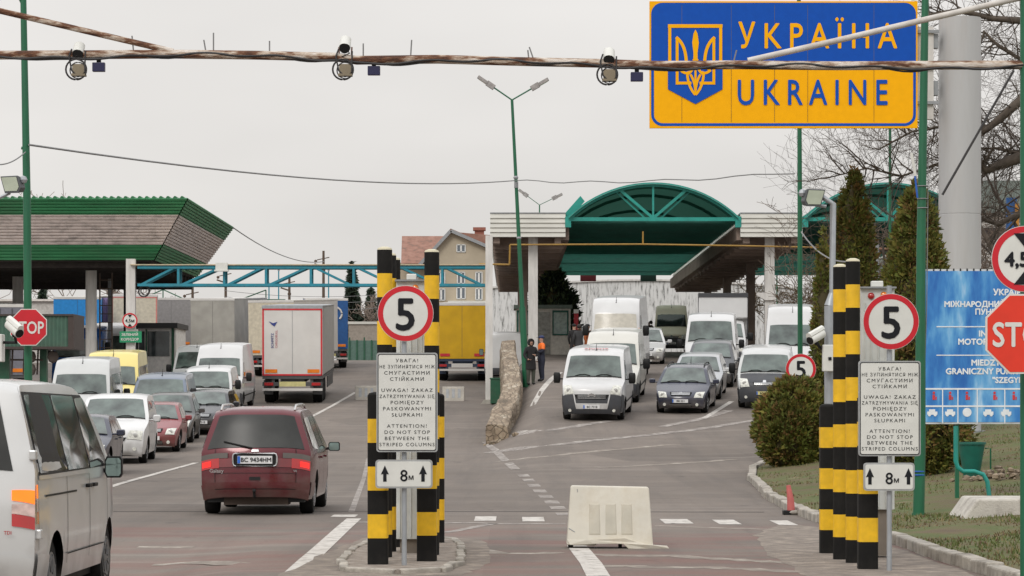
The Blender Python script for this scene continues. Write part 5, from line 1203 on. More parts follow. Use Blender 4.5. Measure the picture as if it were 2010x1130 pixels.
# far hedge line closing the horizon
# stone wall
def crooked_wall():
    st = [(975, 88.0), (982, 91), (992, 94), (1001, 97), (1006, 101), (1005, 106), (1002, 112), (998, 119), (997, 127)]
    hh = [.62, .80, .92, 1.05, 1.2, 1.4, 1.65, 1.95, 2.25]; rnd = random.Random(5); m = MB(); vs = []; P_ = []
    for i in range(len(st) - 1):
        k = 5
        for j in range(k):
            t = j / k; P_.append((st[i][0] * (1 - t) + st[i + 1][0] * t, st[i][1] * (1 - t) + st[i + 1][1] * t, hh[i] * (1 - t) + hh[i + 1] * t))
    P_.append((*st[-1], hh[-1])); sec = [(-.37, -.4), (-.36, .25), (-.35, .6), (-.34, .93), (-.29, 1.0), (.0, 1.01), (.29, 1.0), (.34, .93), (.35, .6), (.36, .25), (.37, -.4)]
    for px, d, h in P_:
        x = X(px, d); z = min(zt(x - .3, d), zt(x + .3, d))
        for u, v in sec: vs.append((x + u + rnd.uniform(-.012, .012) + .07 * noise.noise(Vector((u * 2, d * .6, v * 2))), d + rnd.uniform(-.03, .03), z + (v * h if v > 0 else v) + rnd.uniform(-.01, .015) + .07 * noise.noise(Vector((px * .05, d * .7, u * 2)))))
    k = len(sec); m.add(vs, [(i * k + j, i * k + j + 1, (i + 1) * k + j + 1, (i + 1) * k + j) for i in range(len(P_) - 1) for j in range(k - 1)] + [tuple(range(k)), tuple((len(P_) - 1) * k + j for j in range(k))])
    M_rub = ramp_mat('rubble_stone', [(.10, .08, .055), (.22, .165, .115), (.33, .26, .185), (.50, .44, .35)], scale=2.4, bump=.8, bscale=6, detail=10, lo=.3, hi=.68, stretch=(1, .2, 1))
    nn_ = M_rub.node_tree; vo = nn_.nodes.new('ShaderNodeTexVoronoi'); vo.inputs['Scale'].default_value = 5.5; vo.feature = 'DISTANCE_TO_EDGE'; tcx = nn_.nodes.new('ShaderNodeTexCoord'); mpx = nn_.nodes.new('ShaderNodeMapping'); mpx.inputs['Scale'].default_value = (1, .22, 1); nn_.links.new(tcx.outputs['Object'], mpx.inputs[0]); nn_.links.new(mpx.outputs[0], vo.inputs['Vector'])
    mr_ = nn_.nodes.new('ShaderNodeMapRange'); mr_.inputs['From Max'].default_value = .09; nn_.links.new(vo.outputs['Distance'], mr_.inputs['Value'])
    b_ = nn_.nodes['Principled BSDF']; src = b_.inputs['Base Color'].links[0].from_socket; mx_ = nn_.nodes.new('ShaderNodeMixRGB'); mx_.inputs[1].default_value = (.19, .15, .105, 1); nn_.links.new(mr_.outputs[0], mx_.inputs[0]); nn_.links.new(src, mx_.inputs[2]); nn_.links.new(mx_.outputs[0], b_.inputs['Base Color'])
    bp_ = nn_.nodes.new('ShaderNodeBump'); bp_.inputs['Distance'].default_value = .025; nn_.links.new(mr_.outputs[0], bp_.inputs['Height']); nn_.links.new(b_.inputs['Normal'].links[0].from_socket, bp_.inputs['Normal']); nn_.links.new(bp_.outputs[0], b_.inputs['Normal'])
    rt = thing('stone_wall', 'low crumbling stone wall between the left and right lanes', 'wall', (X(990, 100), 100, zt(0, 100)))
    m.build('masonry', M_rub, rt, smooth=40)
    m = MB()
    for i in range(26):
        px, d, h = P_[rnd.randrange(len(P_))] if i > 14 else (952 + rnd.random() * 60, 87 + rnd.random() * 1.3, 0); x = X(px, d) + rnd.choice((-1, 1)) * rnd.uniform(.2, .45) * (1 if i > 22 else .3)
        s_ = rnd.uniform(.04, .11); zz = zt(x, d) + s_ * .4; m.ball((x, d - .05, zz), (s_ * 1.3, s_, s_ * .8), 6)
    m.build('loose_stones', MAT['rubble_stone'], rt, smooth=20); rebase(rt)
crooked_wall()
# green box bin behind the wall
d = 116.0; m = MB(); x = X(974, d); m.bb(x - .24, x + .24, d - .3, d + .8, zt(x, d), zt(x, d) + 1.0); m.bb(x - .27, x + .27, d - .33, d + .83, zt(x, d) + 1.0, zt(x, d) + 1.06)
tag(m.build('utility_box', M_dgreen, bevel=.02), 'dark green box between the grey post and the stone wall', 'box')
# green lane sign box on the left
d = 58.0; x1 = X(145, d); x0 = X(-60, d); z0, z1 = Z(680, d), Z(620, d)
sb = thing('overhead_box', 'long green corrugated box on green legs behind the left stop sign', 'booth', ((x0 + x1) / 2, d, 0))
m = MB(); m.keep = True; n = 50; vs = []
xe = X(134, d)
for i in range(n + 1):
    x = x0 + (xe - x0) * i / n; o = .02 if i % 2 else 0
    vs += [(x, d - o, z0), (x, d - o, z1)]
m.add(vs, [(2 * i, 2 * i + 2, 2 * i + 3, 2 * i + 1) for i in range(n)]); m.bb(x0, xe, d + .01, d + 1.4, z0, z1)
m.build('panel', mat('grey_green_sheet', (.055, .12, .085), .6, dirt=.3), sb)
m = MB(); m.bb(x0, x1, d - .05, d + 1.45, z1, z1 + .04); m.bb(x0, x1, d - .05, d + 1.45, z0 - .05, z0); m.bb(xe, x1, d - .03, d + 1.4, z0, z1); m.build('edge_frame', mat('brown_black_trim', (.05, .035, .03), .6), sb)
for px in (10, 86, -45):
    x = X(px, d + .6); m = MB(); hw = .10 if px == 10 else .07; m.bb(x - hw, x + hw, d + .5, d + .7, 0, z0 - .05); m.build('leg', M_dgreen, sb)
m = MB(); x = X(128, d)
for px, py in ((60, 700), (104, 700), (60, 725)): m.ball(tuple(W(px, py, d + .3)), (.12, .1, .14), 8)
for px in (25, 48, 60, 75): m.tube([W(px, 686, d + .5), W(px - 2, 735, d + .5)], .02, 5)
m.tube([W(20, 706, d + .5), W(84, 706, d + .5)], .02, 5)
m.build('hanging_gear', mat('dusty_brown_gear', (.10, .08, .07), .8), sb); rebase(sb)

# ------------------------------------------------------------------ POLES, LAMPS, SIGNS, BARRIERS
def head(mb, a, dirv, L_=.75, w_=.16, mi=0):
    """street lamp head along dirv from a"""
    dirv = Vector(dirv).normalized(); a = Vector(a)
    mb.beam(a, a + dirv * L_ * .45, w_ * 1.15, w_ * .9, mi); mb.beam(a + dirv * L_ * .42, a + dirv * L_, w_ * 1.3, w_ * .55, mi)
def double_lamp(label, base, top, arms, r0, hl, hw, pm=M_green):
    o = thing('street_lamp', label, 'street lamp', base); b = Vector(base); t = Vector(top); m = MB()
    k = b.lerp(t, .28); m.tube([b, k], [r0 * 1.5, r0 * 1.35], 12); m.tube([k, b.lerp(t, .6), t], [r0, r0 * .8, r0 * .6], 12); m.build('pole', pm, o, smooth=50)
    for e1 in arms:
        e1 = Vector(e1); m = MB(); m.tube([t, e1], r0 * .35, 6); am = m.build('arm', M_green, o)
        dv = (e1 - t).normalized(); m = MB(); head(m, e1, dv, hl, hw); ho_ = m.build('lamp_head', mat('grey_lamp_head', (.30, .28, .27), .5, var=.3, scale=8), am)
        m = MB(); m.beam(e1 + dv * hl * .45 - Vector((0, 0, hw * .3)), e1 + dv * hl * .95 - Vector((0, 0, hw * .3)), hw, .03); m.build('lamp_glass', mat('yellowish_lamp_glass', (.5, .44, .28), .2), ho_)
    rebase(o); return o
d = 108.; base = Vector((X(1033, d), d, zt(X(1033, d), d)))
dl = double_lamp('leaning green street lamp with two arms, standing beside the two people', base, W(1005, 196, d), [W(970, 172, d), W(1043, 174, d)], .09, .75, .22)
m = MB()
for t in (.52, .73): c = base.lerp(W(1005, 196, d), t); m.ball(tuple(c), (.1, .1, .09), 8)
c = base.lerp(W(1005, 196, d), .705); m.bb(c.x - .08, c.x + .08, d - .09, d + .09, c.z - .12, c.z + .12); m.build('cable_clamp', M_back, dl); rebase(dl)
d = 188.; double_lamp('small distant street lamp with two heads rising behind the cream fascia', W(1059, 600, d), W(1059, 402, d), [W(1036, 385, d), W(1084, 390, d)], .07, .75, .28)
def pole(label, pts, r, pm=M_green, name='pole', parts=True, sleeve=None):
    o = thing(name, label, 'pole', pts[0]); m = MB(); m.tube(pts, r, 14); m.build('shaft', pm, o, smooth=50)
    if sleeve: m = MB(); m.tube(*sleeve, 14); m.build('base_sleeve', pm, o, smooth=50)
    return o
d = 50.4; o = pole('tall green pole behind the left stop sign', [Vector((X(57, d), d, 0)), W(53, 400, d), W(46, 5, d), W(46, -60, d)], [.075, .07, .055, .05])
m = MB(); m.tube([W(46, 30, d), W(42, 5, d), W(30, -20, d)], .022, 6); m.tube([W(42, 290, d), W(52, 292, d)], .03, 6); m.build('side_arm', M_green, o); rebase(o)
d = 79.; rebase(pole('thin green pole in front of the cream fascia, rising behind the country sign', [Vector((X(1571, d), d, zt(X(1571, d), d))), W(1570, 400, d), W(1568, -30, d)], [.075, .068, .055]))
d = 100.; rebase(pole('slender green pole seen between the two pointed conifers', [Vector((X(1747, d), d, .8)), W(1747, 100, d)], .05))
d = 40.; o = pole('thick green pole between the country sign and the blue board', [Vector((X(1803, d), d, zv(X(1803, d), d) - .05)), W(1806, 880, d), W(1808, 480, d), W(1816, 0, d), W(1817, -40, d)], [.082, .078, .066, .052, .05])
m = MB(); m.lathe([(.10, -.02), (.095, .04)], 14, (X(1803, d), d, zv(X(1803, d), d))); m.build('base_collar', M_green, o)
m = MB()
for py in (365, 390, 408): c = W(1811, py, d); ring(m, c, .075, .008, 14, 'z')
m.tube([W(1822, 310, d), W(1819, 600, d), W(1812, 830, d), W(1800, 900, d)], .008, 5); m.build('wire_tie', M_cableg, o)
m = MB()
for py in (925, 932): ring(m, W(1803, py, d), .084, .01, 14, 'z')
m.build('blue_tape', mat('blue_tape', (.01, .10, .45), .5), o)
m = MB(); m.tube([W(1789, 300, d - .1), W(1797, 345, d - .1)], .022, 6); m.build('tube_lamp', M_signw, o); m = MB(); m.tube([W(1796, 345, d - .1), W(1801, 388, d - .1)], .014, 6); m.build('blue_strap', MAT['blue_tape'], o); rebase(o)
d = 26.; o = pole('green gantry post at the right edge of the picture', [Vector((X(2013, d), d, 0)), W(2013, -30, d)], [.05, .05]); rebase(o)
# floodlight and camera mast behind the striped posts
d = 34.6
mast = thing('lamp_mast', 'grey mast with a white control box behind the short striped post', 'mast', (X(1628, d), d, 0)); x = X(1629, d)
m = MB(); m.tube([(x, d, 0), (x, d, Z(600, d))], .07, 8); m.tube([(x, d, Z(600, d)), (x + .03, d, Z(575, d))], [.07, .04], 8); m.tube([(x + .03, d, Z(575, d)), (x + .04, d, Z(400, d)), (X(1612, d), d, Z(385, d))], .038, 8); m.build('shaft', M_greym, mast, smooth=50)
m = MB(); m.bb(X(1612, d), X(1641, d), d - .22, d - .08, Z(729, d), Z(677, d)); cb = m.build('control_box', M_signw, mast, bevel=.01)
m = MB(); m.bb(X(1622, d), X(1628, d), d - .235, d - .22, Z(707, d), Z(701, d)); m.build('lock', M_ink, cb); rebase(mast)
def flood(label, c, sc, ang, on=None, flip=1, arm=None):
    sc *= .92; o = thing('floodlight', label, 'floodlight', c, group='floodlights'); m = MB()
    pf = [(-.12 * flip, .10), (.11 * flip, .105), (.15 * flip, -.04), (.12 * flip, -.10), (-.06 * flip, -.10)]
    R = Matrix.Rotation(ang, 4, 'Z')
    def P(u, v, w_): return R @ Vector((u * sc, w_ * sc, v * sc))
    vs = [P(u, v, 0) for u, v in pf] + [P(u * .8 + .02 * flip, v * .8, .14) for u, v in pf]; n_ = 5
    m.add(vs, [tuple(range(n_)), tuple(range(2 * n_ - 1, n_ - 1, -1))] + [(i, i + n_, (i + 1) % n_ + n_, (i + 1) % n_) for i in range(n_)]); ho_ = m.build('housing', mat('dark_lamp_housing', (.09, .095, .10), .5, .3), o, bevel=.008)
    m = MB(); vs = [P(u * .84, v * .80 + .004, -.006) for u, v in pf]; m.add(vs, [tuple(range(5))]); m.build('glass', mat('pale_green_floodlight_glass', (.38, .42, .32), .1, coat=1), o)
    m = MB()
    if arm: m.tube([Vector(a) - Vector(c) for a in arm], .022, 6)
    m.ball(tuple(P(.13 * flip, .06, .1)), .05 * sc, 8); m.build('bracket', M_greym, o)
    return o
flood('floodlight with pale green glass at the top of the grey mast', W(1602, 388, 34.5), 1.15, .25, flip=-1, arm=[W(1600, 402, 34.6), W(1622, 405, 34.6)])
flood('floodlight at the left edge of the picture in front of the canopy', W(18, 362, 34.5), 1.15, -.3, flip=1, arm=[W(20, 378, 34.6), W(-10, 392, 34.6)])
def cctv(label, c, L_, r, dv, group='surveillance cameras', bracket=None):
    o = thing('surveillance_camera', label, 'camera', c, group=group); dv = Vector(dv).normalized(); m = MB()
    m.tube([-dv * L_ * .55, -dv * L_ * .5, dv * L_ * .5], [r * .7, r, r], 14); m.build('housing', M_signw, o, smooth=40)
    m = MB(); m.tube([dv * L_ * .46 + Vector((0, 0, 0)), dv * L_ * .53], [r * .86, r * .86], 14); m.build('lens', M_blackpl, o, smooth=40)
    m = MB(); m.tube([Vector((0, 0, r)) - dv * L_ * .5, Vector((0, 0, r * 1.1)) + dv * L_ * .62], r * .75, 8); m.build('sun_shield', M_signw, o, smooth=40)
    if bracket: m = MB(); m.tube([Vector((0, 0, -r))] + [Vector(b) - Vector(c) for b in bracket], .02, 6); m.ball((0, 0, -r * 1.3), r * .5, 8); m.build('bracket', M_blackpl, o)
    return o
cctv('white tube camera on the grey mast pointing towards the round bush', W(1602, 661, 34.4), .25, .058, (-.62, -.6, -.35), bracket=[W(1608, 680, 34.5), W(1622, 690, 34.6)])
cctv('white tube camera in front of the left stop sign', W(28, 645, 34.0), .26, .062, (.55, -.6, -.42), bracket=[W(32, 672, 34.1), W(4, 672, 34.2)])
o = thing('control_box', 'white box and its mast cut by the left edge of the picture', 'mast', (X(-8, 34.2), 34.2, 0)); m = MB(); m.bb(X(-25, 34.2), X(7, 34.2), 34.1, 34.3, Z(710, 34.2), Z(656, 34.2)); m.build('box', M_signw, o, bevel=.01)
m = MB(); m.tube([(X(-12, 34.4), 34.4, 0), (X(-12, 34.4), 34.4, Z(380, 34.4))], .05, 8); m.build('mast', M_greym, o); rebase(o)

# gantry beam with its stays
d = 26.; rnd = random.Random(2)
ga = thing('gantry_beam', 'rusty flaking horizontal beam with two slanting stays across the picture', 'beam', W(1005, 115, d))
bp = [(-160, 105), (0, 108), (180, 107), (340, 106), (500, 108), (660, 112), (700, 118), (860, 116), (1040, 121), (1180, 124), (1290, 128), (1450, 127), (1640, 129), (1800, 128), (2013, 127), (2060, 127)]
m = MB(); m.tube([W(a, b, d) for a, b in bp], .042, 10); bm_ = m.build('beam', M_rust, ga, smooth=50)
for q in ([(-60, 8), (0, 21), (340, 101)], [(1468, 119), (1640, 80), (1800, 42), (1990, -2), (2040, -12)]):
    m = MB(); m.tube([W(a, b, d + .0) for a, b in q], .028, 8); m.build('stay', M_rust if q[0][0] < 0 else mat('whitish_flaking_stay', (.55, .52, .48), .7, dirt=.5, dcol=(.25, .15, .1), scale=8), ga, smooth=50)
m = MB(); pts = []
for i in range(140):
    px = -80 + i * 15.2; yb2 = interp(px, bp); pts.append(W(px, yb2 + 3 + 4 * math.sin(px * .011) + 2.5 * math.sin(px * .043), d - .035))
m.tube(pts, .012, 5); m.tube([p + Vector((0, .01, .02 * math.sin(i * .4))) for i, p in enumerate(pts)], .009, 5); m.build('cable', M_cable, ga, smooth=60)
for px, top, lean in ((262, 70, -3), (404, 78, -4), (419, 64, 0), (529, 80, 0), (713, 85, 0), (806, 78, 2), (1047, 92, -8), (1038, 98, -2), (1440, 98, 6)):
    m = MB(); yb2 = interp(px, bp); m.tube([W(px, yb2 - 6, d), W(px + lean, top, d)], .007, 5); m.build('spike', M_cableg, ga)
rebase(ga)
for px, py, ty, lab in ((155, 118, 84, 'gantry camera cluster above the green canopy, leftmost of the three on the beam'), (678, 118, 72, 'gantry camera cluster with a bright white hood, the middle one on the beam'), (1196, 128, 95, 'gantry camera cluster hanging just left of the country sign')):
    c = W(px, py, d); o = thing('gantry_camera', lab, 'camera', c, group='cameras on the gantry beam'); s = d / F
    m = MB(); m.tube([(-.005, -.03, (py - ty - 22) * s), (.0, .04, (py - ty - 4) * s)], [.055, .052], 12); m.build('housing', M_signw, o, smooth=40)
    m = MB(); m.tube([(-.005, -.05, (py - ty - 24) * s), (-.005, -.028, (py - ty - 22) * s)], .05, 12); m.build('lens', M_blackpl, o)
    m = MB()
    for sg in (-1, 1): m.beam((sg * .06, 0, (py - ty - 20) * s), (sg * .055, 0, 0), .015, .012)
    m.bb(-.07, .07, -.012, .012, .02, .035); m.build('yoke', mat('rusty_yoke', (.2, .12, .1), .7), o)
    m = MB(); m.bb(-.055, .055, -.05, .03, -.13, -.04); m.bb(-.065, .065, -.06, .04, -.15, -.13); m.build('junction_box', mat('brown_grey_box', (.22, .18, .12), .7), o)
    m = MB(); ring(m, (-.02, -.04, -.09), .095, .009, 22); ring(m, (-.0, -.05, -.10), .075, .006, 22); m.tube([(-.06, -.04, .1), (-.085, -.05, .03), (-.06, -.05, -.1), (0, -.05, -.16), (.06, -.05, -.12), (.065, -.04, .08)], .008, 5); m.tube([(.0, -.03, .12), (.04, -.04, .06), (-.03, -.04, .03), (.03, -.04, 0)], .008, 5); m.build('cable_loop', M_cable, o, smooth=60)
for px, py, lab in ((194, 130, 'small navy infrared box under the beam beside the leftmost camera cluster'), (734, 137, 'small navy infrared box under the beam beside the middle camera cluster'), (1250, 149, 'small navy infrared box next to the edge of the country sign')):
    c = W(px, py, d); o = thing('sensor_box', lab, 'sensor', c, group='navy boxes on the gantry beam'); s = d / F
    m = MB(); m.bb(-.058, .058, -.03, .03, -.05, .035); m.build('case', mat('navy_case', (.012, .012, .055), .35), o, bevel=.006)
    m = MB(); m.bb(-.02, .02, -.012, .012, .035, .08); m.build('bracket', M_blackpl, o)
# overhead wires
def wire(label, pts, r, cat='cable'):
    m = MB(); m.tube(pts, r, 5); return tag(m.build('overhead_wire', M_cableg if 'grey' in label else M_cable, smooth=60), label, cat)
def sag(a, b, s, n=16, wob=0):
    a = Vector(a); b = Vector(b); return [a.lerp(b, i / n) - Vector((0, 0, 4 * s * (i / n) * (1 - i / n) - wob * math.sin(i * 1.3))) for i in range(n + 1)]
wire('long grey overhead wire crossing from the left pole to the leaning street lamp', sag(W(57, 284, 50.3), W(1012, 354, 107.9), .35) , .02)
wire('grey overhead wire from the leaning street lamp to the thin green pole', sag(W(1012, 354, 107.9), W(1560, 338, 79.1), .15, 18, .04), .018)
wire('short grey wire leaving the left edge towards the tall green pole', sag(W(-20, 320, 49), W(50, 298, 50.3), .1), .012)
wire('thin grey wire from the canopy corner down to the distant pole', sag(W(457, 446, 138), W(636, 513, 215), .6), .03)
wire('black stay wire slanting across the big round sign column', [W(1990, 138, 60), W(1850, 382, 60)], .028)
wire('curved grey wire between the thin green pole and the tall striped posts', sag(W(1573, 455, 78), W(1672, 513, 60), .25), .02)
for py, q_ in ((600, 'uppermost'), (612, 'middle'), (626, 'lowest')): wire('%s of three thin grey wires strung between the far electricity poles' % q_, sag(W(440, py - 30, 210), W(745, py - 22, 218), .3), .018)

# UKRAINE sign
d = 70.; sx0, sx1, sz0, sz1 = X(1275, d), X(1801, d), Z(251, d), Z(2, d)
M_ub = mat('sign_blue', (.003, .075, .42), .6, spec=.2, var=.05, dirt=.1, dcol=(.01, .11, .42)); M_uy = mat('sign_yellow', (.92, .43, .001), .6, spec=.15, var=.04, dirt=.08, dcol=(.85, .40, .01))
sg_ = thing('country_sign', 'large blue and yellow УКРАЇНА / UKRAINE sign with trident emblem', 'sign', ((sx0 + sx1) / 2, d, sz0))
m = MB(); m.bb(sx0, sx1, d, d + .10, sz0, sz1); m.build('panel', M_uy, sg_)
def rrect(x0, x1, z0, z1, r, n=8):
    o = []
    for cx_, cz_, a0 in ((x1 - r, z1 - r, 0), (x0 + r, z1 - r, 90), (x0 + r, z0 + r, 180), (x1 - r, z0 + r, 270)):
        for i in range(n + 1): a = math.radians(a0 + 90 * i / n); o.append((cx_ + r * math.cos(a), cz_ + r * math.sin(a)))
    return o
zm = Z(122, d)
# upper blue half with rounded top corners
r = .28; x0, x1, z1 = sx0 + .04, sx1 - .04, sz1 - .04
pts = [(x1, zm)] + [p for p in rrect(x0, x1, zm - 2, z1, r)[:18]] + [(x0, zm)]
m = MB(); m.prism(pts, 'y', d - .012, d - .001); m.build('blue_field', M_ub, sg_)
# blue outline of the lower half
o1 = rrect(x0, x1, sz0 + .05, zm + 2, r)[18:]; o2 = rrect(x0 + .07, x1 - .07, sz0 + .12, zm + 2, r - .06)[18:]
o1 = [(x0, zm)] + o1 + [(x1, zm)]; o2 = [(x0 + .07, zm)] + o2 + [(x1 - .07, zm)]; k = len(o1)
m = MB(); m.add([(u, d - .006, v) for u, v in o1 + o2], [(i, i + 1, k + i + 1, k + i) for i in range(k - 1)]); m.build('blue_outline', M_ub, sg_)
def SP(px, py, o=.0): return Vector((X(px, d), d - .016 - o, Z(py, d)))
for tx_, x_, y_, mm, wpx in (('УКРАЇНА', 1605, 94, M_uy, 312), ('UKRAINE', 1595, 205, M_ub, 294)):
    m = MB(); text_mb(m, tx_, .86, Matrix(((1, 0, 0, 0), (0, 0, -1, 0), (0, 1, 0, 0), (0, 0, 0, 1))), bold=.012, spacing=1.5)
    vx_ = [v[0] for v in m.v]; cw_ = (max(vx_) + min(vx_)) / 2; ww = max(vx_) - min(vx_); sc_ = wpx * d / F / ww; hz_ = 51 * d / F / (.86 * .728)
    m.v = [((v[0] - cw_) * sc_ + X(x_, d), d - .02 + v[1], v[2] * hz_ + Z(y_, d)) for v in m.v]; m.build('lettering', mm, sg_)
# emblem: shield, frame and trident
def poly(mb, pts, off, mi=0): mb.add([SP(a, b, off) for a, b in pts], [tuple(range(len(pts)))], mi)
em = MB(); poly(em, [(1311, 47), (1418, 47), (1418, 175), (1365, 204), (1311, 175)], .004); eo = em.build('shield', M_ub, sg_)
m = MB()
def stroke(pts, wpx, off=.012):
    P_ = [Vector((a, b, 0)) for a, b in pts]; vs = []
    for i, p in enumerate(P_):
        t = P_[min(i + 1, len(P_) - 1)] - P_[max(i - 1, 0)]; t.normalize(); n_ = Vector((t.y, -t.x, 0)); 
        for s_ in (-1, 1): q = p + n_ * s_ * wpx / 2; vs.append(SP(q.x, q.y, off))
    m.add(vs, [(2 * i, 2 * i + 1, 2 * i + 3, 2 * i + 2) for i in range(len(P_) - 1)])
def curve(a, b, c, n=10): return [((1 - t) ** 2 * a[0] + 2 * t * (1 - t) * b[0] + t * t * c[0], (1 - t) ** 2 * a[1] + 2 * t * (1 - t) * b[1] + t * t * c[1]) for t in (i / n for i in range(n + 1))]
stroke([(1311, 51), (1418, 51)], 7, .0145); stroke([(1314.5, 50), (1314.5, 124)], 6, .012); stroke([(1414.5, 50), (1414.5, 124)], 6, .012)
cx_ = 1365
for s_ in (-1, 1):
    f = lambda x, y: (cx_ + s_ * x, y)
    stroke([f(36, 73), f(36, 166)], 5.5, .013)
    stroke(curve(f(38, 73), f(18, 88), f(18, 126)), 6, .014)
    stroke(curve(f(18, 120), f(20, 136), f(30, 137), 8), 5, .0145); stroke([f(38, 163), f(8, 163)], 5.5, .015)
    stroke(curve(f(3, 116), f(2, 138), f(16, 146), 8) + curve(f(16, 146), f(14, 172), f(0, 186), 8)[1:], 5, .0155)
    stroke(curve(f(30, 137), f(20, 147), f(12, 141), 8), 5, .016); stroke(curve(f(10, 146), f(2, 158), f(0, 178), 8), 4.5, .0165)
poly(m, [(1365, 58), (1369, 66), (1371.5, 84), (1369, 104), (1369.5, 128), (1365, 140), (1360.5, 128), (1361, 104), (1358.5, 84), (1361, 66)], .017)
stroke([(1365, 138), (1365, 186)], 4, .0175)
m.build('trident', M_uy, eo)
m = MB()
for px in (1338, 1435, 1520, 1585, 1715): m.bb(X(px, d), X(px, d) + .008, d - .013, d - .0125, sz0 + .15, sz1 - .1)
m.build('panel_seam', mat('dark_seam_line', (.12, .09, .02), .6), sg_)  # dark joint lines between the sign's panels
m = MB(); m.bb(X(1802, d), X(1835, d), d + .2, d + .45, Z(232, d), Z(50, d)); m.build('bracket_panel', M_whitep, sg_)
m = MB()
for py in (75, 168): m.bb(X(1833, d), X(1845, d), d + .25, d + .5, Z(py + 16, d), Z(py - 12, d))
for py in (60, 130, 200): m.bb(sx0 + .2, X(1845, d), d + .12, d + .2, Z(py + 3, d), Z(py - 3, d))
m.build('clamp', M_back, sg_); rebase(sg_)
# big round column
d = 70.6; x = X(1884, d); co = thing('sign_column', 'thick round grey steel column carrying the country sign', 'column', (x, d, zv(x, d) - .1)); hz_ = Z(36, d)
m = MB(); r_ = .53; ztop = hz_; zs_ = Z(420, d); segs = [(r_, 0), (r_, zs_ - .08), (r_, zs_ - .03), (r_ * .985, zs_ - .025), (r_ * .985, zs_ - .005), (r_, zs_), (r_, zs_ + .05), (r_, ztop - .1), (r_, ztop)]
m.lathe([(a, b) for a, b in segs], 40, (x, d, 0)); m.build('shaft', mat('pale_grey_column_paint', (.44, .44, .44), .4, .1, var=.06, dirt=.3, dcol=(.38, .33, .29), scale=1.0, stretch=(3, 3, .4)), co, smooth=20); 
m = MB(); m.lathe([(r_ + .12, zv(x, d) - .1), (r_ + .12, zv(x, d) + .06)], 32, (x, d, 0)); m.build('flange', M_greym, co); rebase(co)
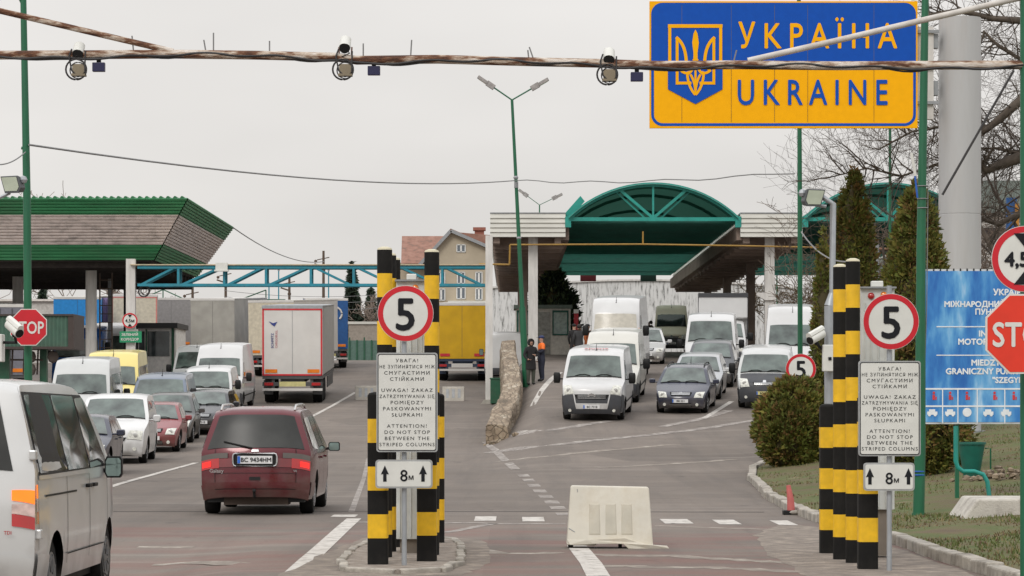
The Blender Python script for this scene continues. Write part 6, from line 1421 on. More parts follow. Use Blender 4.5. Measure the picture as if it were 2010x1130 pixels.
# trafffic signs: the two groups by the posts
BOARD = ['УВАГА!', 'НЕ ЗУПИНЯТИСЯ МІЖ', 'СМУГАСТИМИ', 'СТІЙКАМИ', '', 'UWAGA! ZAKAZ', 'ZATRZYMYWANIA SIĘ', 'POMIĘDZY', 'PASKOWANYMI', 'SŁUPKAMI', '', 'ATTENTION!', 'DO NOT STOP', 'BETWEEN THE', 'STRIPED COLUMNS']
def sign_group(px, pole_px, pole_by, y5, board, m8, d, tag_):
    base = Vector((X(pole_px, d), d + .06, 0))
    o = thing('sign_post', 'thin grey post carrying the speed and notice signs at the %s' % tag_, 'post', base)
    m = MB(); m.tube([base, Vector((base.x, base.y, Z(560, d)))], .028, 10); m.build('shaft', M_greym, o, smooth=50); rebase(o)
    c = (X(px, d), d, Z(y5, d)); o = thing('speed_sign', 'large round 5 speed limit sign at the %s' % tag_, 'sign', c, group='5 km/h signs'); disc_sign(o, c, 110 * d / F, None, '5', 88 * d / F, bold=.018)
    m = MB(); m.bb(base.x - .04, base.x + .04, d + .015, d + .04, c[2] - .15, c[2] + .15); m.build('clamp', M_greym, o); rebase(o)
    x0, x1, y0, y1 = board; X0, X1, Z0, Z1 = X(x0, d), X(x1, d), Z(y1, d), Z(y0, d)
    def plate(nm, lab, X0, X1, Z0, Z1, r, grp):
        o = thing(nm, lab, 'sign', ((X0 + X1) / 2, d, Z0), group=grp); q = rrect(X0, X1, Z0, Z1, r)
        m = MB(); m.prism(q, 'y', d - .012, d + .02); b_ = m.build('plate', mat('grey_plate_rim', (.40, .41, .41), .4, .4), o)
        q = rrect(X0 + .018, X1 - .018, Z0 + .018, Z1 - .018, r * .7); m = MB(); m.prism(q, 'y', d - .016, d - .0125); m.build('white_face', M_signw, b_); return o, b_
    o, b_ = plate('notice_board', 'tall white notice about the striped columns at the %s' % tag_, X0, X1, Z0, Z1, .03, 'white notices in three languages')
    n = len(BOARD); pad = .055; hh = (Z1 - Z0 - 2 * pad) / (n - .6); m = MB(); y = Z1 - pad - .045
    for t in BOARD:
        if t:
            t_ = MB(); text_mb(t_, t, .052, Matrix(((1, 0, 0, 0), (0, 0, -1, 0), (0, 1, 0, 0), (0, 0, 0, 1))), bold=.0, spacing=1.3)
            ww = max(v[0] for v in t_.v) - min(v[0] for v in t_.v); tw = min(.92 * (X1 - X0), ww * 1.0); sc_ = min(1.12, .90 * (X1 - X0) / ww)
            m.add([((X0 + X1) / 2 + v[0] * sc_, d - .019, y + v[2]) for v in t_.v], t_.f)
        y -= hh if t else hh * .8
    m.build('lettering', M_ink, b_); 
    q = rrect(X0 + .014, X1 - .014, Z0 + .014, Z1 - .014, .025); q2 = rrect(X0 + .022, X1 - .022, Z0 + .022, Z1 - .022, .02); k = len(q)
    m = MB(); m.add([(u, d - .0175, v) for u, v in q + q2], [(i, (i + 1) % k, k + (i + 1) % k, k + i) for i in range(k)]); m.build('black_border', M_ink, b_); rebase(o)
    x0, x1, y0, y1 = m8; X0, X1, Z0, Z1 = X(x0, d), X(x1, d), Z(y1, d), Z(y0, d)
    o, b_ = plate('distance_plate', 'small white plate with 8 m and two black arrows at the %s' % tag_, X0, X1, Z0, Z1, .035, '8 m plates')
    m = MB(); cx2 = (X0 + X1) / 2; zc2 = (Z0 + Z1) / 2; text_mb(m, '8', .17, Matrix(((1, 0, 0, cx2 + .0), (0, 0, -1, d - .0185), (0, 1, 0, zc2 - .075), (0, 0, 0, 1))), bold=.012); text_mb(m, 'м', .08, Matrix(((1, 0, 0, cx2 + .075), (0, 0, -1, d - .0185), (0, 1, 0, zc2 - .06), (0, 0, 0, 1))), bold=.015)
    for s_ in (-1, 1):
        ax = cx2 + s_ * .20
        m.prism([(ax - .018, zc2 - .08), (ax + .018, zc2 - .08), (ax + .018, zc2 + .0), (ax + .042, zc2 - .005), (ax + .0, zc2 + .09), (ax - .042, zc2 - .005), (ax - .018, zc2 + .0)], 'y', d - .0195, d - .0165)
    m.build('symbols', M_ink, b_); rebase(o)
sign_group(796, 793, 1115, 615, (739, 859, 692, 887), (737, 849, 902, 958), 29.4, 'middle island')
sign_group(1749, 1747, 1118, 631, (1685, 1807, 708, 895), (1695, 1795, 908, 963), 29.1, 'right-hand side')
# small 5 sign behind the bush
d = 70.; c = (X(1572, d), d, Z(724, d)); o = thing('speed_sign', 'smaller round 5 sign peeking out behind the top of the round bush', 'sign', c, group='5 km/h signs'); disc_sign(o, c, .76, None, '5', .60, bold=.018)
m = MB(); m.tube([(c[0], d + .05, .2), (c[0], d + .05, c[2] + .2)], .03, 8); m.build('post', M_greym, o); rebase(o)
# stop signs
def stop(label, c, dia, red, txt_h, poleto=None):
    o = thing('stop_sign', label, 'sign', c, group='stop signs'); R = dia / 2 / math.cos(math.pi / 8)
    oc = lambda k: [(c[0] + R * k * math.cos(math.radians(22.5 + 45 * i)), c[2] + R * k * math.sin(math.radians(22.5 + 45 * i))) for i in range(8)]
    m = MB(); m.prism(oc(1), 'y', c[1] - .003, c[1] + .02); p = m.build('plate', M_signw, o); m = MB(); m.prism(oc(.955), 'y', c[1] - .007, c[1] - .004); m.build('red_face', red, p)
    m = MB(); t_ = MB(); text_mb(t_, 'STOP', 1.0, Matrix(((1, 0, 0, 0), (0, 0, -1, 0), (0, 1, 0, 0), (0, 0, 0, 1))), bold=.02, spacing=1.0)
    ww = max(v[0] for v in t_.v) - min(v[0] for v in t_.v); k = dia * .84 / ww; kz = txt_h * dia / .728
    m.add([(c[0] + v[0] * k, c[1] - .011 + v[1], c[2] + (v[2] - .364) * kz) for v in t_.v], t_.f); m.build('lettering', M_signw, p); 
    if poleto: m = MB(); m.tube(poleto, .025, 6); m.build('bracket', M_greym, o)
    rebase(o)
d = 50.1; stop('stop sign on the tall green pole at the left', (X(56, d), d, Z(642, d)), .655, M_signr, .34, [(X(56, d), d + .02, Z(642, d)), (X(56, d), d + .25, Z(642, d))])
d = 25.6; stop('large orange-red stop sign cut by the right edge of the picture', (X(2013, d), d, Z(655, d)), .73, M_signo, .31, [(X(2013, d), d + .02, Z(655, d)), (X(2013, d), d + .38, Z(655, d))])
d = 25.7; c = (X(2011, d), d, Z(508, d)); o = thing('height_sign', 'large round 4,5 m height limit sign above the orange-red stop sign', 'sign', c); disc_sign(o, c, 130 * d / F, None, '4,5м', .185, bold=.035)
m = MB()
for s_ in (-1, 1): m.prism([(c[0] - .10, c[2] + s_ * .235), (c[0] + .10, c[2] + s_ * .235), (c[0], c[2] + s_ * .11)], 'y', d - .012, d - .006)
m.build('arrows', M_ink, o); m = MB(); m.tube([(c[0], d + .015, c[2]), (c[0], d + .28, c[2])], .025, 6); m.build('bracket', M_greym, o); rebase(o)
# blue information board
d = 44.; X0, X1, Z0, Z1 = X(1812, d), X(2150, d), Z(832, d), Z(528, d)
bb_ = thing('info_board', 'blue border crossing information board with white writing', 'board', ((X0 + X1) / 2, d, Z0))
M_bb = ramp_mat('streaky_blue_board', [(.015, .13, .44), (.04, .22, .56), (.14, .40, .70), (.45, .64, .82)], scale=1.3, rough=.45, detail=4, bump=0, stretch=(2.2, 1, .6), lo=.36, hi=.72)
m = MB(); m.bb(X0, X1, d, d + .05, Z0, Z1); m.build('frame', mat('white_board_frame', (.6, .62, .63), .6, dirt=.4), bb_)
m = MB(); m.bb(X0 + .03, X1 - .03, d - .008, d - .001, Z0 + .03, Z1 - .03); fc = m.build('blue_face', M_bb, bb_)
m = MB()
for i in range(26): x = X0 + .05 + i * .105; m.bb(x, x + .02, d - .012, d - .002, Z1 - .028, Z1 + .01)
for i in range(18): z = Z0 + .1 + i * .135; m.bb(X0 - .004, X0 + .028, d - .012, d - .002, z, z + .02)
m.build('eyelet', M_blackpl, bb_)
m = MB(); cxp = 1984
for t, py, sc_ in (('УКРАЇНА', 579, .135), ('МІЖНАРОДНИЙ АВТОМОБІЛЬНИЙ', 602, .125), ('ПУНКТ ПРОПУСКУ', 617, .125), ('"ШЕГИНІ"', 634, .125), ('INTERNATIONAL', 660, .13), ('MOTOR-CAR CHECK-POINT', 676, .13), ('"SHEGYNI"', 692, .12), ('MIEDZYNARODOWY', 717, .13), ('GRANICZNY PUNKT KONTROLNY', 734, .13), ('"SZEGYNI"', 751, .125)):
    text_mb(m, t, sc_, Matrix(((1, 0, 0, X(cxp, d)), (0, 0, -1, d - .012), (0, 1, 0, Z(py, d)), (0, 0, 0, 1))), bold=.04)
for py in (641, 697): m.bb(X(1838, d), X(2120, d), d - .013, d - .010, Z(py + 1, d), Z(py - 1, d))
for px in (1850, 1880, 1918, 1972, 2008, 2050): m.bb(X(px, d) - .008, X(px, d) + .008, d - .0135, d - .0102, Z(831, d), Z(764, d))
for py in (763, 797): m.bb(X(1815, d), X(2140, d), d - .013, d - .010, Z(py + 1.6, d), Z(py - 1.6, d))
m.build('lettering', mat('white_print', (.75, .78, .8), .5), fc)
m = MB()
for i, px in enumerate((1833, 1865, 1898, 1952, 1990, 2022)):
    c = W(px, 777, d - .012); m.bb(c.x - .02, c.x + .02, d - .014, d - .010, c.z - .06, c.z + .02); m.bb(c.x + .028, c.x + .045, d - .014, d - .010, c.z - .06, c.z - .01); m.lathe([(.02, -.004), (.02, 0)], 10, (c.x, d - .010, c.z + .05), ax='y')
m.build('red_symbol', mat('red_print', (.6, .04, .04), .5), fc)
m = MB()
for i, px in enumerate((1830, 1865, 1940, 1975)):
    c = W(px, 810, d - .012); m.bb(c.x - .08, c.x + .08, d - .014, d - .010, c.z - .03, c.z + .02); m.bb(c.x - .05, c.x + .045, d - .014, d - .010, c.z + .02, c.z + .055)
    for s_ in (-1, 1): m.lathe([(.022, -.005), (.022, 0)], 10, (c.x + s_ * .045, d - .011, c.z - .035), ax='y')
c = W(1898, 809, d); m.lathe([(.07, -.004), (.07, 0)], 20, (c.x, d - .010, c.z), ax='y'); m.build('white_symbol', MAT['white_print'], fc)
for px in (1880, 2090): m = MB(); m.bb(X(px, d) - .03, X(px, d) + .03, d + .05, d + .11, zv(X(px, d), d) - .1, Z(540, d)); m.build('leg', M_green, bb_)
rebase(bb_)
# bent teal pipe, bin, ramp block, rocks
d = 43.; m = MB()
pts = [(1876, 836), (1876, 905), (1880, 917), (1890, 925), (1912, 925), (1930, 931), (1938, 945), (1942, 975), (1942, 1005)]
m.tube([W(a, b, d) for a, b in pts], .035, 10); tag(m.build('bent_pipe', M_teal, smooth=60), 'bent teal pipe descending from under the blue board', 'pipe')
d = 50.; x = X(1907, d); z = zv(x, d); o = thing('litter_bin', 'dark green litter bin tapering downwards by the grey column', 'bin', (x, d, z)); m = MB(); m.lathe([(.14, .02), (.24, .62), (.26, .62), (.26, .66), (.235, .66), (.22, .60), (.12, .1)], 20); m.build('bucket', mat('bin_green', (.005, .11, .08), .45, dirt=.3), o, smooth=40)
m = MB(); m.tube([(.24, .0, .55), (.34, .0, .55), (.34, 0, 0)], .015, 6); m.build('stand', M_green, o)
d = 38.2; x0, x1 = X(1886, d), X(2060, d); z = zv(x0, d) - .03; m = MB(); m.prism([(x0, z - .02), (x1, z - .02), (x1, z + .30), (X(1918, d), z + .30)], 'y', d, d + 1.3)
tag(m.build('ramp_block', mat('pitted_concrete', (.50, .47, .42), .9, var=.1, dirt=.75, dcol=(.16, .13, .11), scale=7, bump=.5), bevel=.03), 'whitish pitted concrete ramp block on the grass under the blue board', 'concrete block')
rnd = random.Random(12)
m = MB()
for i in range(60): x = 8.6 + rnd.gauss(0, .35); y = 49 + rnd.gauss(0, .5); s_ = rnd.uniform(.03, .09); m.ball((x, y, zv(x, y) + s_ * .4 + max(0, .16 - abs(x - 8.6) * .3) * rnd.random()), (s_, s_, s_ * .7), 6)
struct(m.build('rubble_heap', MAT['rubble_stone'], smooth=20), 'stuff')
# striped posts
def striped(label, x, y, h, dia, n0, round_=False, z0=0, grp='black and yellow striped posts'):
    o = thing('striped_post', label, 'post', (x, y, z0), group=grp)
    nb = 13 if round_ else 7; bot = 1.14 if not round_ else 1.0; u = h / (nb - 1 + bot); r = dia / 2; m = MB(); t = h
    for k in range(nb):
        b = t - u if k < nb - 1 else 0
        if round_: m.lathe([(r, b), (r, t)], 28, mi=k % 2)
        else: m.prism(rrect(-r, r, -r, r, .035, 4), 'z', b, t, k % 2)
        t = b
    m.build('shaft', [M_black, M_yellow], o, smooth=30)
    m = MB(); m.lathe([(r * .99, h), (r * .9, h + .02), (r * .4, h + .035)], 28); m.build('cap', M_cream if round_ else M_black, o, smooth=30)
per = 47 * 29.7 / F * 1.0
striped('short thick striped post at the front left corner of the middle island', X(742, 29.7), 29.7, 1.80, .215, per, z0=.03)
striped('short thick striped post at the front right of the middle island, partly behind the notice', X(838, 30.3), 30.3, 1.80, .215, per, z0=.03)
striped('short thick striped post at the rear right of the middle island', X(855, 34.3), 34.3, 1.80, .215, per, z0=.03)
striped('short thick striped post at the rear left of the middle island, behind the white cabinet', X(779, 34.3), 34.3, 1.80, .215, per, z0=.03)
tp = 46 * 31 / F
for i, (px, dd) in enumerate(((755, 31.0), (763.5, 32.2), (772, 33.2))): striped(['tall striped post highest above the round 5 sign, front of the left-hand three', 'tall striped post in the middle of the left-hand three', 'tall striped post at the rear of the left-hand three'][i], X(px, dd), dd, 3.44 - .03, .168, .26, True, z0=.03)
for i, (px, dd) in enumerate(((847.5, 31.5), (848.5, 33.1))): striped(['tall striped post right of the round 5 sign on the middle island', 'tall striped post hidden just behind the right-hand tall one of the middle island'][i], X(px, dd), dd, 3.44 - .03, .168, .26, True, z0=.03)
striped('short thick striped post nearest the right-hand notice', X(1703, 29.5), 29.5, 1.80, .205, per)
striped('tallest striped post of the right-hand group, beside the white cabinet', X(1674, 30.6), 30.6, Z(513, 30.6), .158, .27, True)
striped('second tallest striped post of the right-hand group', X(1649, 31.3), 31.3, Z(524, 31.3), .158, .27, True)
striped('short striped post farthest left in the right-hand group', X(1625, 32.6), 32.6, Z(798, 32.6), .19, .26)
# monitor cabinets
def cabinet(label, d, px0, px1, zb_, zt_, low):
    x0, x1 = X(px0, d), X(px1, d); o = thing('monitor_cabinet', label, 'cabinet', ((x0 + x1) / 2, d, 0), group='white monitor cabinets')
    m = MB(); m.bb(x0, x1, d, d + .35, zb_, zt_)
    for f in (.12, .3, .52, .74, .9): x = x0 + (x1 - x0) * f; m.bb(x - .006, x + .006, d - .02, d, zb_ + .02, zt_ - .15)
    m.build('case', mat('white_cabinet_paint', (.60, .62, .60), .45, dirt=.25, dcol=(.4, .4, .36)), o, bevel=.008)
    m = MB(); m.prism([(d - .05, zt_ - .0), (d + .4, zt_ + .0), (d + .4, zt_ + .035), (d - .05, zt_ + .02)], 'x', x0 - .015, x1 + .015); m.build('cap', M_back, o)
    m = MB(); m.ball((x0 + (x1 - x0) * .3, d - .005, zt_ - .085), (.04, .03, .04), 12); m.build('red_beacon', M_lampr, o, smooth=60)
    m = MB(); m.ball((x0 + (x1 - x0) * .68, d - .005, zt_ - .075), (.04, .03, .04), 12); m.build('orange_beacon', M_lampo, o, smooth=60)
    m = MB(); m.bb(x0 + (x1 - x0) * .35, x0 + (x1 - x0) * .7, d + .1, d + .2, zt_ + .02, zt_ + .09); m.build('antenna_block', M_signw, o, bevel=.01)
    m = MB(); m.bb(x0 + .04, x1 - .04, d + .05, d + .3, 0.02, zb_); m.build('plinth', mat('crumbly_plinth', (.20, .17, .14), .9), o); rebase(o)
cabinet('white monitor cabinet behind the round 5 sign of the middle island', 31.8, 778, 833, Z(1058, 31.8), Z(552, 31.8), 0)
cabinet('white monitor cabinet behind the round 5 sign on the right', 31.6, 1690, 1756, Z(1000, 31.6), Z(566, 31.6), 0)
# white water barrier
d = 33.8; s = d / F; x0 = X(1112, d); o = thing('plastic_barrier', 'tilted white plastic road barrier standing on the road', 'barrier', (X(1195, d), d, 0))
M_barr = mat('yellowed_white_plastic', (.60, .57, .49), .45, dirt=.55, dcol=(.42, .34, .22), scale=3.5, var=.08)
def bx(px, py): return ((px - 1195) * s, (1073 - py) * s)
m = MB()
front = [bx(1112, 1066), bx(1120, 955), bx(1122, 951), bx(1272, 954), bx(1274, 958), bx(1281, 1072), bx(1228, 1070), bx(1222, 1062), bx(1172, 1062), bx(1168, 1068)]
def Pt(u, v, w_): return (u, w_ + (.73 - v) * -.26 if w_ < .1 else w_ + (.73 - v) * .12, v)
n_ = len(front); vs = [Pt(u, v, 0) for u, v in front] + [Pt(u, v, .16) for u, v in front]
m.add(vs, [tuple(range(n_)), tuple(range(2 * n_ - 1, n_ - 1, -1))] + [(i, i + n_, (i + 1) % n_ + n_, (i + 1) % n_) for i in range(n_)])
m.build('shell', M_barr, o, bevel=.014)
M_barrd = mat('barrier_recess_shade', (.50, .47, .39), .5, dirt=.5, dcol=(.36, .29, .19), scale=4)  # recess shade put into the colour; the panels stand slightly proud
def fp(px, py, off=.0): u, v = bx(px, py); q = Pt(u, v, 0); return Vector((q[0], q[1] - off, q[2]))
for a in (1158, 1190, 1221):
    m = MB()
    P0 = [fp(a, 988), fp(a + 17, 988), fp(a + 18, 1044), fp(a - 1, 1044)]; P1 = [fp(a - 1.5, 986.5, .0), fp(a + 18.5, 986.5, .0), fp(a + 20, 1047, .0), fp(a - 2.5, 1047, .0)]
    m.add([p - Vector((0, .006, 0)) for p in P0] + P1, [(0, 1, 2, 3), (0, 4, 5, 1), (1, 5, 6, 2), (2, 6, 7, 3), (3, 7, 4, 0)]); m.build('recess', M_barrd, o)
m = MB(); pts = [fp(1112, 1056, .01), fp(1150, 1056, .05), fp(1225, 1052, .05), fp(1250, 1060, .03), fp(1281, 1066, .03), fp(1308, 1068, .0), fp(1312, 1073, .0), fp(1280, 1076, .0), fp(1232, 1073, .04), fp(1222, 1064, .05), fp(1165, 1064, .05), fp(1118, 1066, .02)]
k = len(pts); m.add(pts + [p + Vector((0, .05, 0)) for p in pts], [tuple(range(k)), tuple(range(2 * k - 1, k - 1, -1))] + [(i, i + k, (i + 1) % k + k, (i + 1) % k) for i in range(k)]); m.build('foot_flange', M_barr, o, bevel=.006)
m = MB(); a, b = bx(1120, 1070); m.bb(a - .03, a + .03, -.1, .05, 0, .05); a, b = bx(1217, 1070); m.bb(a - .02, a + .02, -.1, .05, 0, .06); m.build('rubber_foot', M_blackpl, o)
m = MB(); m.tube([fp(1116, 1034, .002), fp(1128, 1041, .002)], .005, 4); m.tube([fp(1133, 958, .002), fp(1134, 964, .002)], .004, 4); m.build('scratch', M_back, o)
# little red bollard
p = G(1553, 1010); o = thing('bollard', 'faded red flexible bollard on a rubber foot beside the grass kerb', 'bollard', p)
m = MB(); m.tube([(0, 0, .04), (-.01, 0, .24), (-.045, 0, .46)], [.065, .055, .035], 10); m.build('flexible_shaft', mat('faded_red_plastic', (.5, .12, .11), .6, dirt=.3), o, smooth=40)
m = MB(); m.box((0, 0, .035), (.26, .22, .07)); m.build('rubber_foot', M_blackpl, o, bevel=.01); m = MB(); m.ball((.06, -.12, .04), (.1, .06, .04), 8); m.build('broken_stone', M_kerb, o)
# distant electric poles
for i, (px, top, d, lb) in enumerate(((635, 492, 215, 'brown electricity pole with insulators, tallest above the turquoise truss'), (443, 524, 220, 'brown electricity pole above the grey tarpaulin trailer'), (568, 540, 225, 'brown electricity pole behind the cream trailer'), (378, 560, 210, 'short brown electricity pole with a crossbar near the booth'))):
    x = X(px, d); o = thing('electricity_pole', lb, 'pole', (x, d, 4.9), group='far electricity poles'); m = MB(); m.tube([(0, 0, 0), (0, 0, Z(top, d) - 4.9)], [.14, .09], 8); m.build('shaft', mat('tarred_brown_wood', (.10, .07, .05), .9), o)
    m = MB(); h = Z(top, d) - 4.9; m.beam((-.5, 0, h - .7), (.45, 0, h - .5), .07, .07); m.beam((-.7, 0, h - 1.0), (-.1, 0, h - 1.2), .1, .12); m.ball((-.6, 0, h - .8), .13, 6); m.ball((0, 0, h - 1.5), .16, 6); m.build('crossbar', MAT['tarred_brown_wood'], o)
for px, a, b, d, lb in ((528, 556, 600, 200, 'thin teal pole behind the truss, left one'), (547, 530, 592, 205, 'thin teal pole behind the truss, right of the left one'), (645, 530, 600, 205, 'thin teal pole beside the tallest electricity pole'), (1525, 540, 615, 190, 'thin green pole by the dry shrub right of the canopy column'), (35, 566, 600, 150, 'short green mast near the left edge')):
    x = X(px, d); o = thing('thin_pole', lb, 'pole', (x, d, zt(x, d)), group='thin distant poles'); m = MB(); m.tube([(0, 0, 0), (0, 0, Z(a, d) - zt(x, d))], .05, 6); m.build('shaft', M_truss if px < 700 else M_green, o); m = MB(); m.ball((0, 0, Z(a, d) - zt(x, d)), .09, 6); m.build('finial', M_back, o)
# red column near the kiosk
d = 140.; x = X(1131, d); o = thing('red_post', 'red and white post next to the kiosk behind the waiting people', 'post', (x, d, zt(x, d))); m = MB(); h = Z(607, d) - zt(x, d); m.bb(-.11, .11, -.1, .1, 0, h - .2); m.build('shaft', mat('crimson_paint', (.4, .01, .02), .5), o); m = MB(); m.bb(-.12, .12, -.11, .11, h - .2, h); m.build('cap', M_signw, o)

# ------------------------------------------------------------------ VEGETATION
M_th1 = mat('thuja_green', (.105, .125, .018), .8, var=.35, scale=2); M_th2 = mat('thuja_olive', (.15, .135, .022), .85, var=.3, scale=2); M_th3 = mat('thuja_brown', (.19, .115, .035), .9, var=.3, scale=2)
M_th0 = mat('thuja_dark_core', (.06, .048, .02), .95)
M_bark = mat('grey_brown_bark', (.085, .068, .054), .95, var=.3, dirt=.4, bump=.6, bscale=20)
def sprays(rf, H_, n, seed, size, brown=.12, z0=.0, mats=3, inner=.72, up=.6, amp=1.0):
    """many small flat leaf sprays through the outer volume of a crown; rf(z01, ang) = radius"""
    m = MB(); m.keep = True; rnd = random.Random(seed)
    for i in range(n):
        while True:
            t = rnd.random()
            if rnd.random() < max(.12, rf(t, 0) / (max(rf(.25, 0), rf(.1, 0), rf(.5, 0)) + 1e-6)): break
        a = rnd.uniform(0, 2 * math.pi); cl = noise.noise(Vector((math.cos(a) * 2.2, math.sin(a) * 2.2, t * H_ * 1.6 + seed)))
        cl2 = noise.noise(Vector((math.cos(a) * 6, math.sin(a) * 6, t * H_ * 4 + seed)))
        r = rf(t, a) * (1 + amp * (.16 * cl + .14 * cl2)) * (inner + (1 - inner) * rnd.random() ** .5)
        if rnd.random() < .03: r *= 1.08
        p = Vector((r * math.cos(a), r * math.sin(a), z0 + t * H_))
        o = Vector((math.cos(a), math.sin(a), up + rnd.uniform(-.3, .5))).normalized(); s = size * rnd.uniform(.55, 1.3)
        sd = o.cross(Vector((rnd.uniform(-1, 1), rnd.uniform(-1, 1), rnd.uniform(-.3, 1)))).normalized() * s * .38
        q = rnd.random() + cl * .5
        mi = 2 if rnd.random() < brown * (1 + 2.5 * max(0, -cl2)) else (0 if q > .45 else 1)
        m.add([p - o * s * .3, p + sd, p + o * s, p - sd], [(0, 1, 2, 3)], mi)
    return m
def clumps(rf, H_, nc, cr, per, seed, size, brown, z0, tall=1.0, shrink=.86):
    """crown made of many leafy tufts, each a loose ball of small sprays"""
    m = MB(); m.keep = True; rnd = random.Random(seed); mx = max(rf(t / 10, 0) for t in range(11))
    for i in range(nc):
        while True:
            t = rnd.random()
            if rnd.random() < max(.15, rf(t, 0) / mx): break
        a = rnd.uniform(0, 2 * math.pi); R = rf(t, a); c_r = cr * rnd.uniform(.6, 1.25) * (.45 + .55 * min(1, R / (mx * .6)))
        lump = 1 + .12 * noise.noise(Vector((math.cos(a) * 1.6, math.sin(a) * 1.6, t * H_ * .9 + seed)))
        rr_ = max(0, R * lump * rnd.uniform(shrink, 1.03) - c_r * .55); c = Vector((rr_ * math.cos(a), rr_ * math.sin(a), z0 + t * H_)); tone = rnd.random(); br = rnd.random() < brown
        for k in range(int(per * rnd.uniform(.6, 1.3))):
            v = Vector((rnd.gauss(0, 1), rnd.gauss(0, 1), rnd.gauss(.25, 1))).normalized(); p = c + Vector((v.x, v.y, v.z * tall)) * c_r * rnd.random() ** .45
            o = (v + Vector((math.cos(a) * .4, math.sin(a) * .4, .5)) + Vector((rnd.uniform(-.5, .5), rnd.uniform(-.5, .5), rnd.uniform(-.5, .5)))).normalized(); s = size * rnd.uniform(.55, 1.4)
            sd = o.cross(Vector((rnd.uniform(-1, 1), rnd.uniform(-1, 1), rnd.uniform(-1, 1)))).normalized() * s * .36
            q = rnd.random(); mi = 2 if (br and q < .6) or q < .05 else (0 if (tone > .5) == (q > .3) else 1)
            m.add([p - o * s * .3, p + sd, p + o * s, p - sd], [(0, 1, 2, 3)], mi)
    return m
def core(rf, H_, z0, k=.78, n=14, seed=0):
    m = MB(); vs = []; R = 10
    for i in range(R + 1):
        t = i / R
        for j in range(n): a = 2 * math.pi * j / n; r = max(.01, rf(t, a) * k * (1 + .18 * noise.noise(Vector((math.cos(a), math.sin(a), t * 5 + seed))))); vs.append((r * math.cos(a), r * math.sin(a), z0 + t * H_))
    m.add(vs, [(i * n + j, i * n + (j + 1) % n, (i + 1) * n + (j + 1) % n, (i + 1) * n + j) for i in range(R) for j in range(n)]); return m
def evergreen(name, label, loc, H_, rf, n, size, seed, z0=.15, cat='tree', mats=None, brown=.12, group=None, trunk_r=.09, up=.6, inner=.72, amp=1.0, tuft=None):
    o = thing(name, label, cat, loc, group=group)
    c = (clumps(rf, H_, *tuft, seed, size, brown, z0, *( (1.7,) if 'thuja' in name else (1.0,))) if tuft else sprays(rf, H_, n, seed, size, brown, z0, inner=inner, up=up, amp=amp)).build('crown', mats or [M_th1, M_th2, M_th3], o)
    core(rf, H_ * .97, z0, seed=seed).build('dark_core', M_th0, c, smooth=60)  # solid dark core added to block see-through inside the crown
    m = MB(); m.tube([(0, 0, -.2), (.02, 0, H_ * .4), (0, 0, H_ * .9)], [trunk_r, trunk_r * .7, .02], 8); m.build('trunk', M_bark, o, smooth=60)
    return o
def cone(Rm, p=.75, base=.12, lean=0):
    return lambda t, a: Rm * (min(1, (t + base) / (base * 2.2)) if t < base * 1.2 else 1) * max(0, 1 - t) ** p * (1 + .06 * math.sin(3 * a + t * 9))
d = 54.; x = X(1797, d); evergreen('thuja', 'full pointed thuja behind the thick green pole and the blue board', (x, d, zv(x, d) - .05), 5.5, cone(1.12, .52, .10), 30000, .075, 1, tuft=(760, .18, 62), group='pointed thujas')
d = 74.; x = X(1676, d); evergreen('thuja', 'brownish pointed thuja rising behind the tallest striped post', (x, d, zv(x, d) - .05), 7.0, cone(1.10, .48, .10), 24000, .085, 2, tuft=(720, .20, 55), brown=.25, group='pointed thujas')
d = 71.; x = X(1616, d); evergreen('thuja', 'slim dark thuja directly behind the grey lamp mast', (x, d, zv(x, d) - .05), 5.6, cone(.42, .5, .1), 9000, .08, 3, tuft=(260, .14, 45), group='pointed thujas')
# low growth of the middle thuja
d = 56.; x = X(1858, d); evergreen('shrub', 'dark low evergreen shrub between the thick thuja and the grey column', (x, d, zv(x, d) - .05), 1.6, lambda t, a: .55 * math.sin(math.pi * min(1, .18 + t * .82)) ** .6, 7000, .08, 9, cat='shrub', tuft=(120, .16, 50))
d = 66.5; x = X(1558, d); evergreen('round_bush', 'round olive-brown bush in front of the smaller 5 sign', (x, d, zv(x, d) - .03), 2.03, lambda t, a: .93 * math.sin(math.pi * min(1, .10 + t * .88)) ** .62 * (1 + .09 * math.sin(2 * a + 1) - .10 * t * math.cos(a + 3.1)), 26000, .085, 5, z0=.05, cat='bush', mats=[M_th2, M_th1, M_th3], brown=.34, tuft=(430, .20, 70))
# spruces far away
M_sp1 = mat('spruce_green', (.035, .06, .035), .9, var=.3); M_sp2 = mat('spruce_dark', (.025, .04, .026), .9, var=.3); M_sp3 = mat('spruce_tips', (.04, .055, .025), .9)
def spruce(label, px, d, top, hw, seed, base=None):
    x = X(px, d); z = 4.7; H_ = Z(top, d) - z; Rm = hw * d / F
    rf = lambda t, a: Rm * max(.01, (1 - t)) ** .85 * (.72 + .28 * abs(math.sin(t * H_ * 2.1 + .5 * math.sin(a * 3)))) 
    evergreen('spruce', label, (x, d, z), H_, rf, 7000, .36, seed, z0=.3, mats=[M_sp1, M_sp2, M_sp3], up=-.35, inner=.5, group='distant spruces')
spruce('tall dark spruce behind the truss, left of the striped posts', 691, 232, 520, 27, 21)
spruce('smaller spruce close to the striped posts', 728, 240, 572, 19, 22)
spruce('little spruce top below the left canopy', 84, 225, 572, 16, 23)
spruce('narrow spruce seen between the canopy columns', 218, 235, 556, 17, 24)
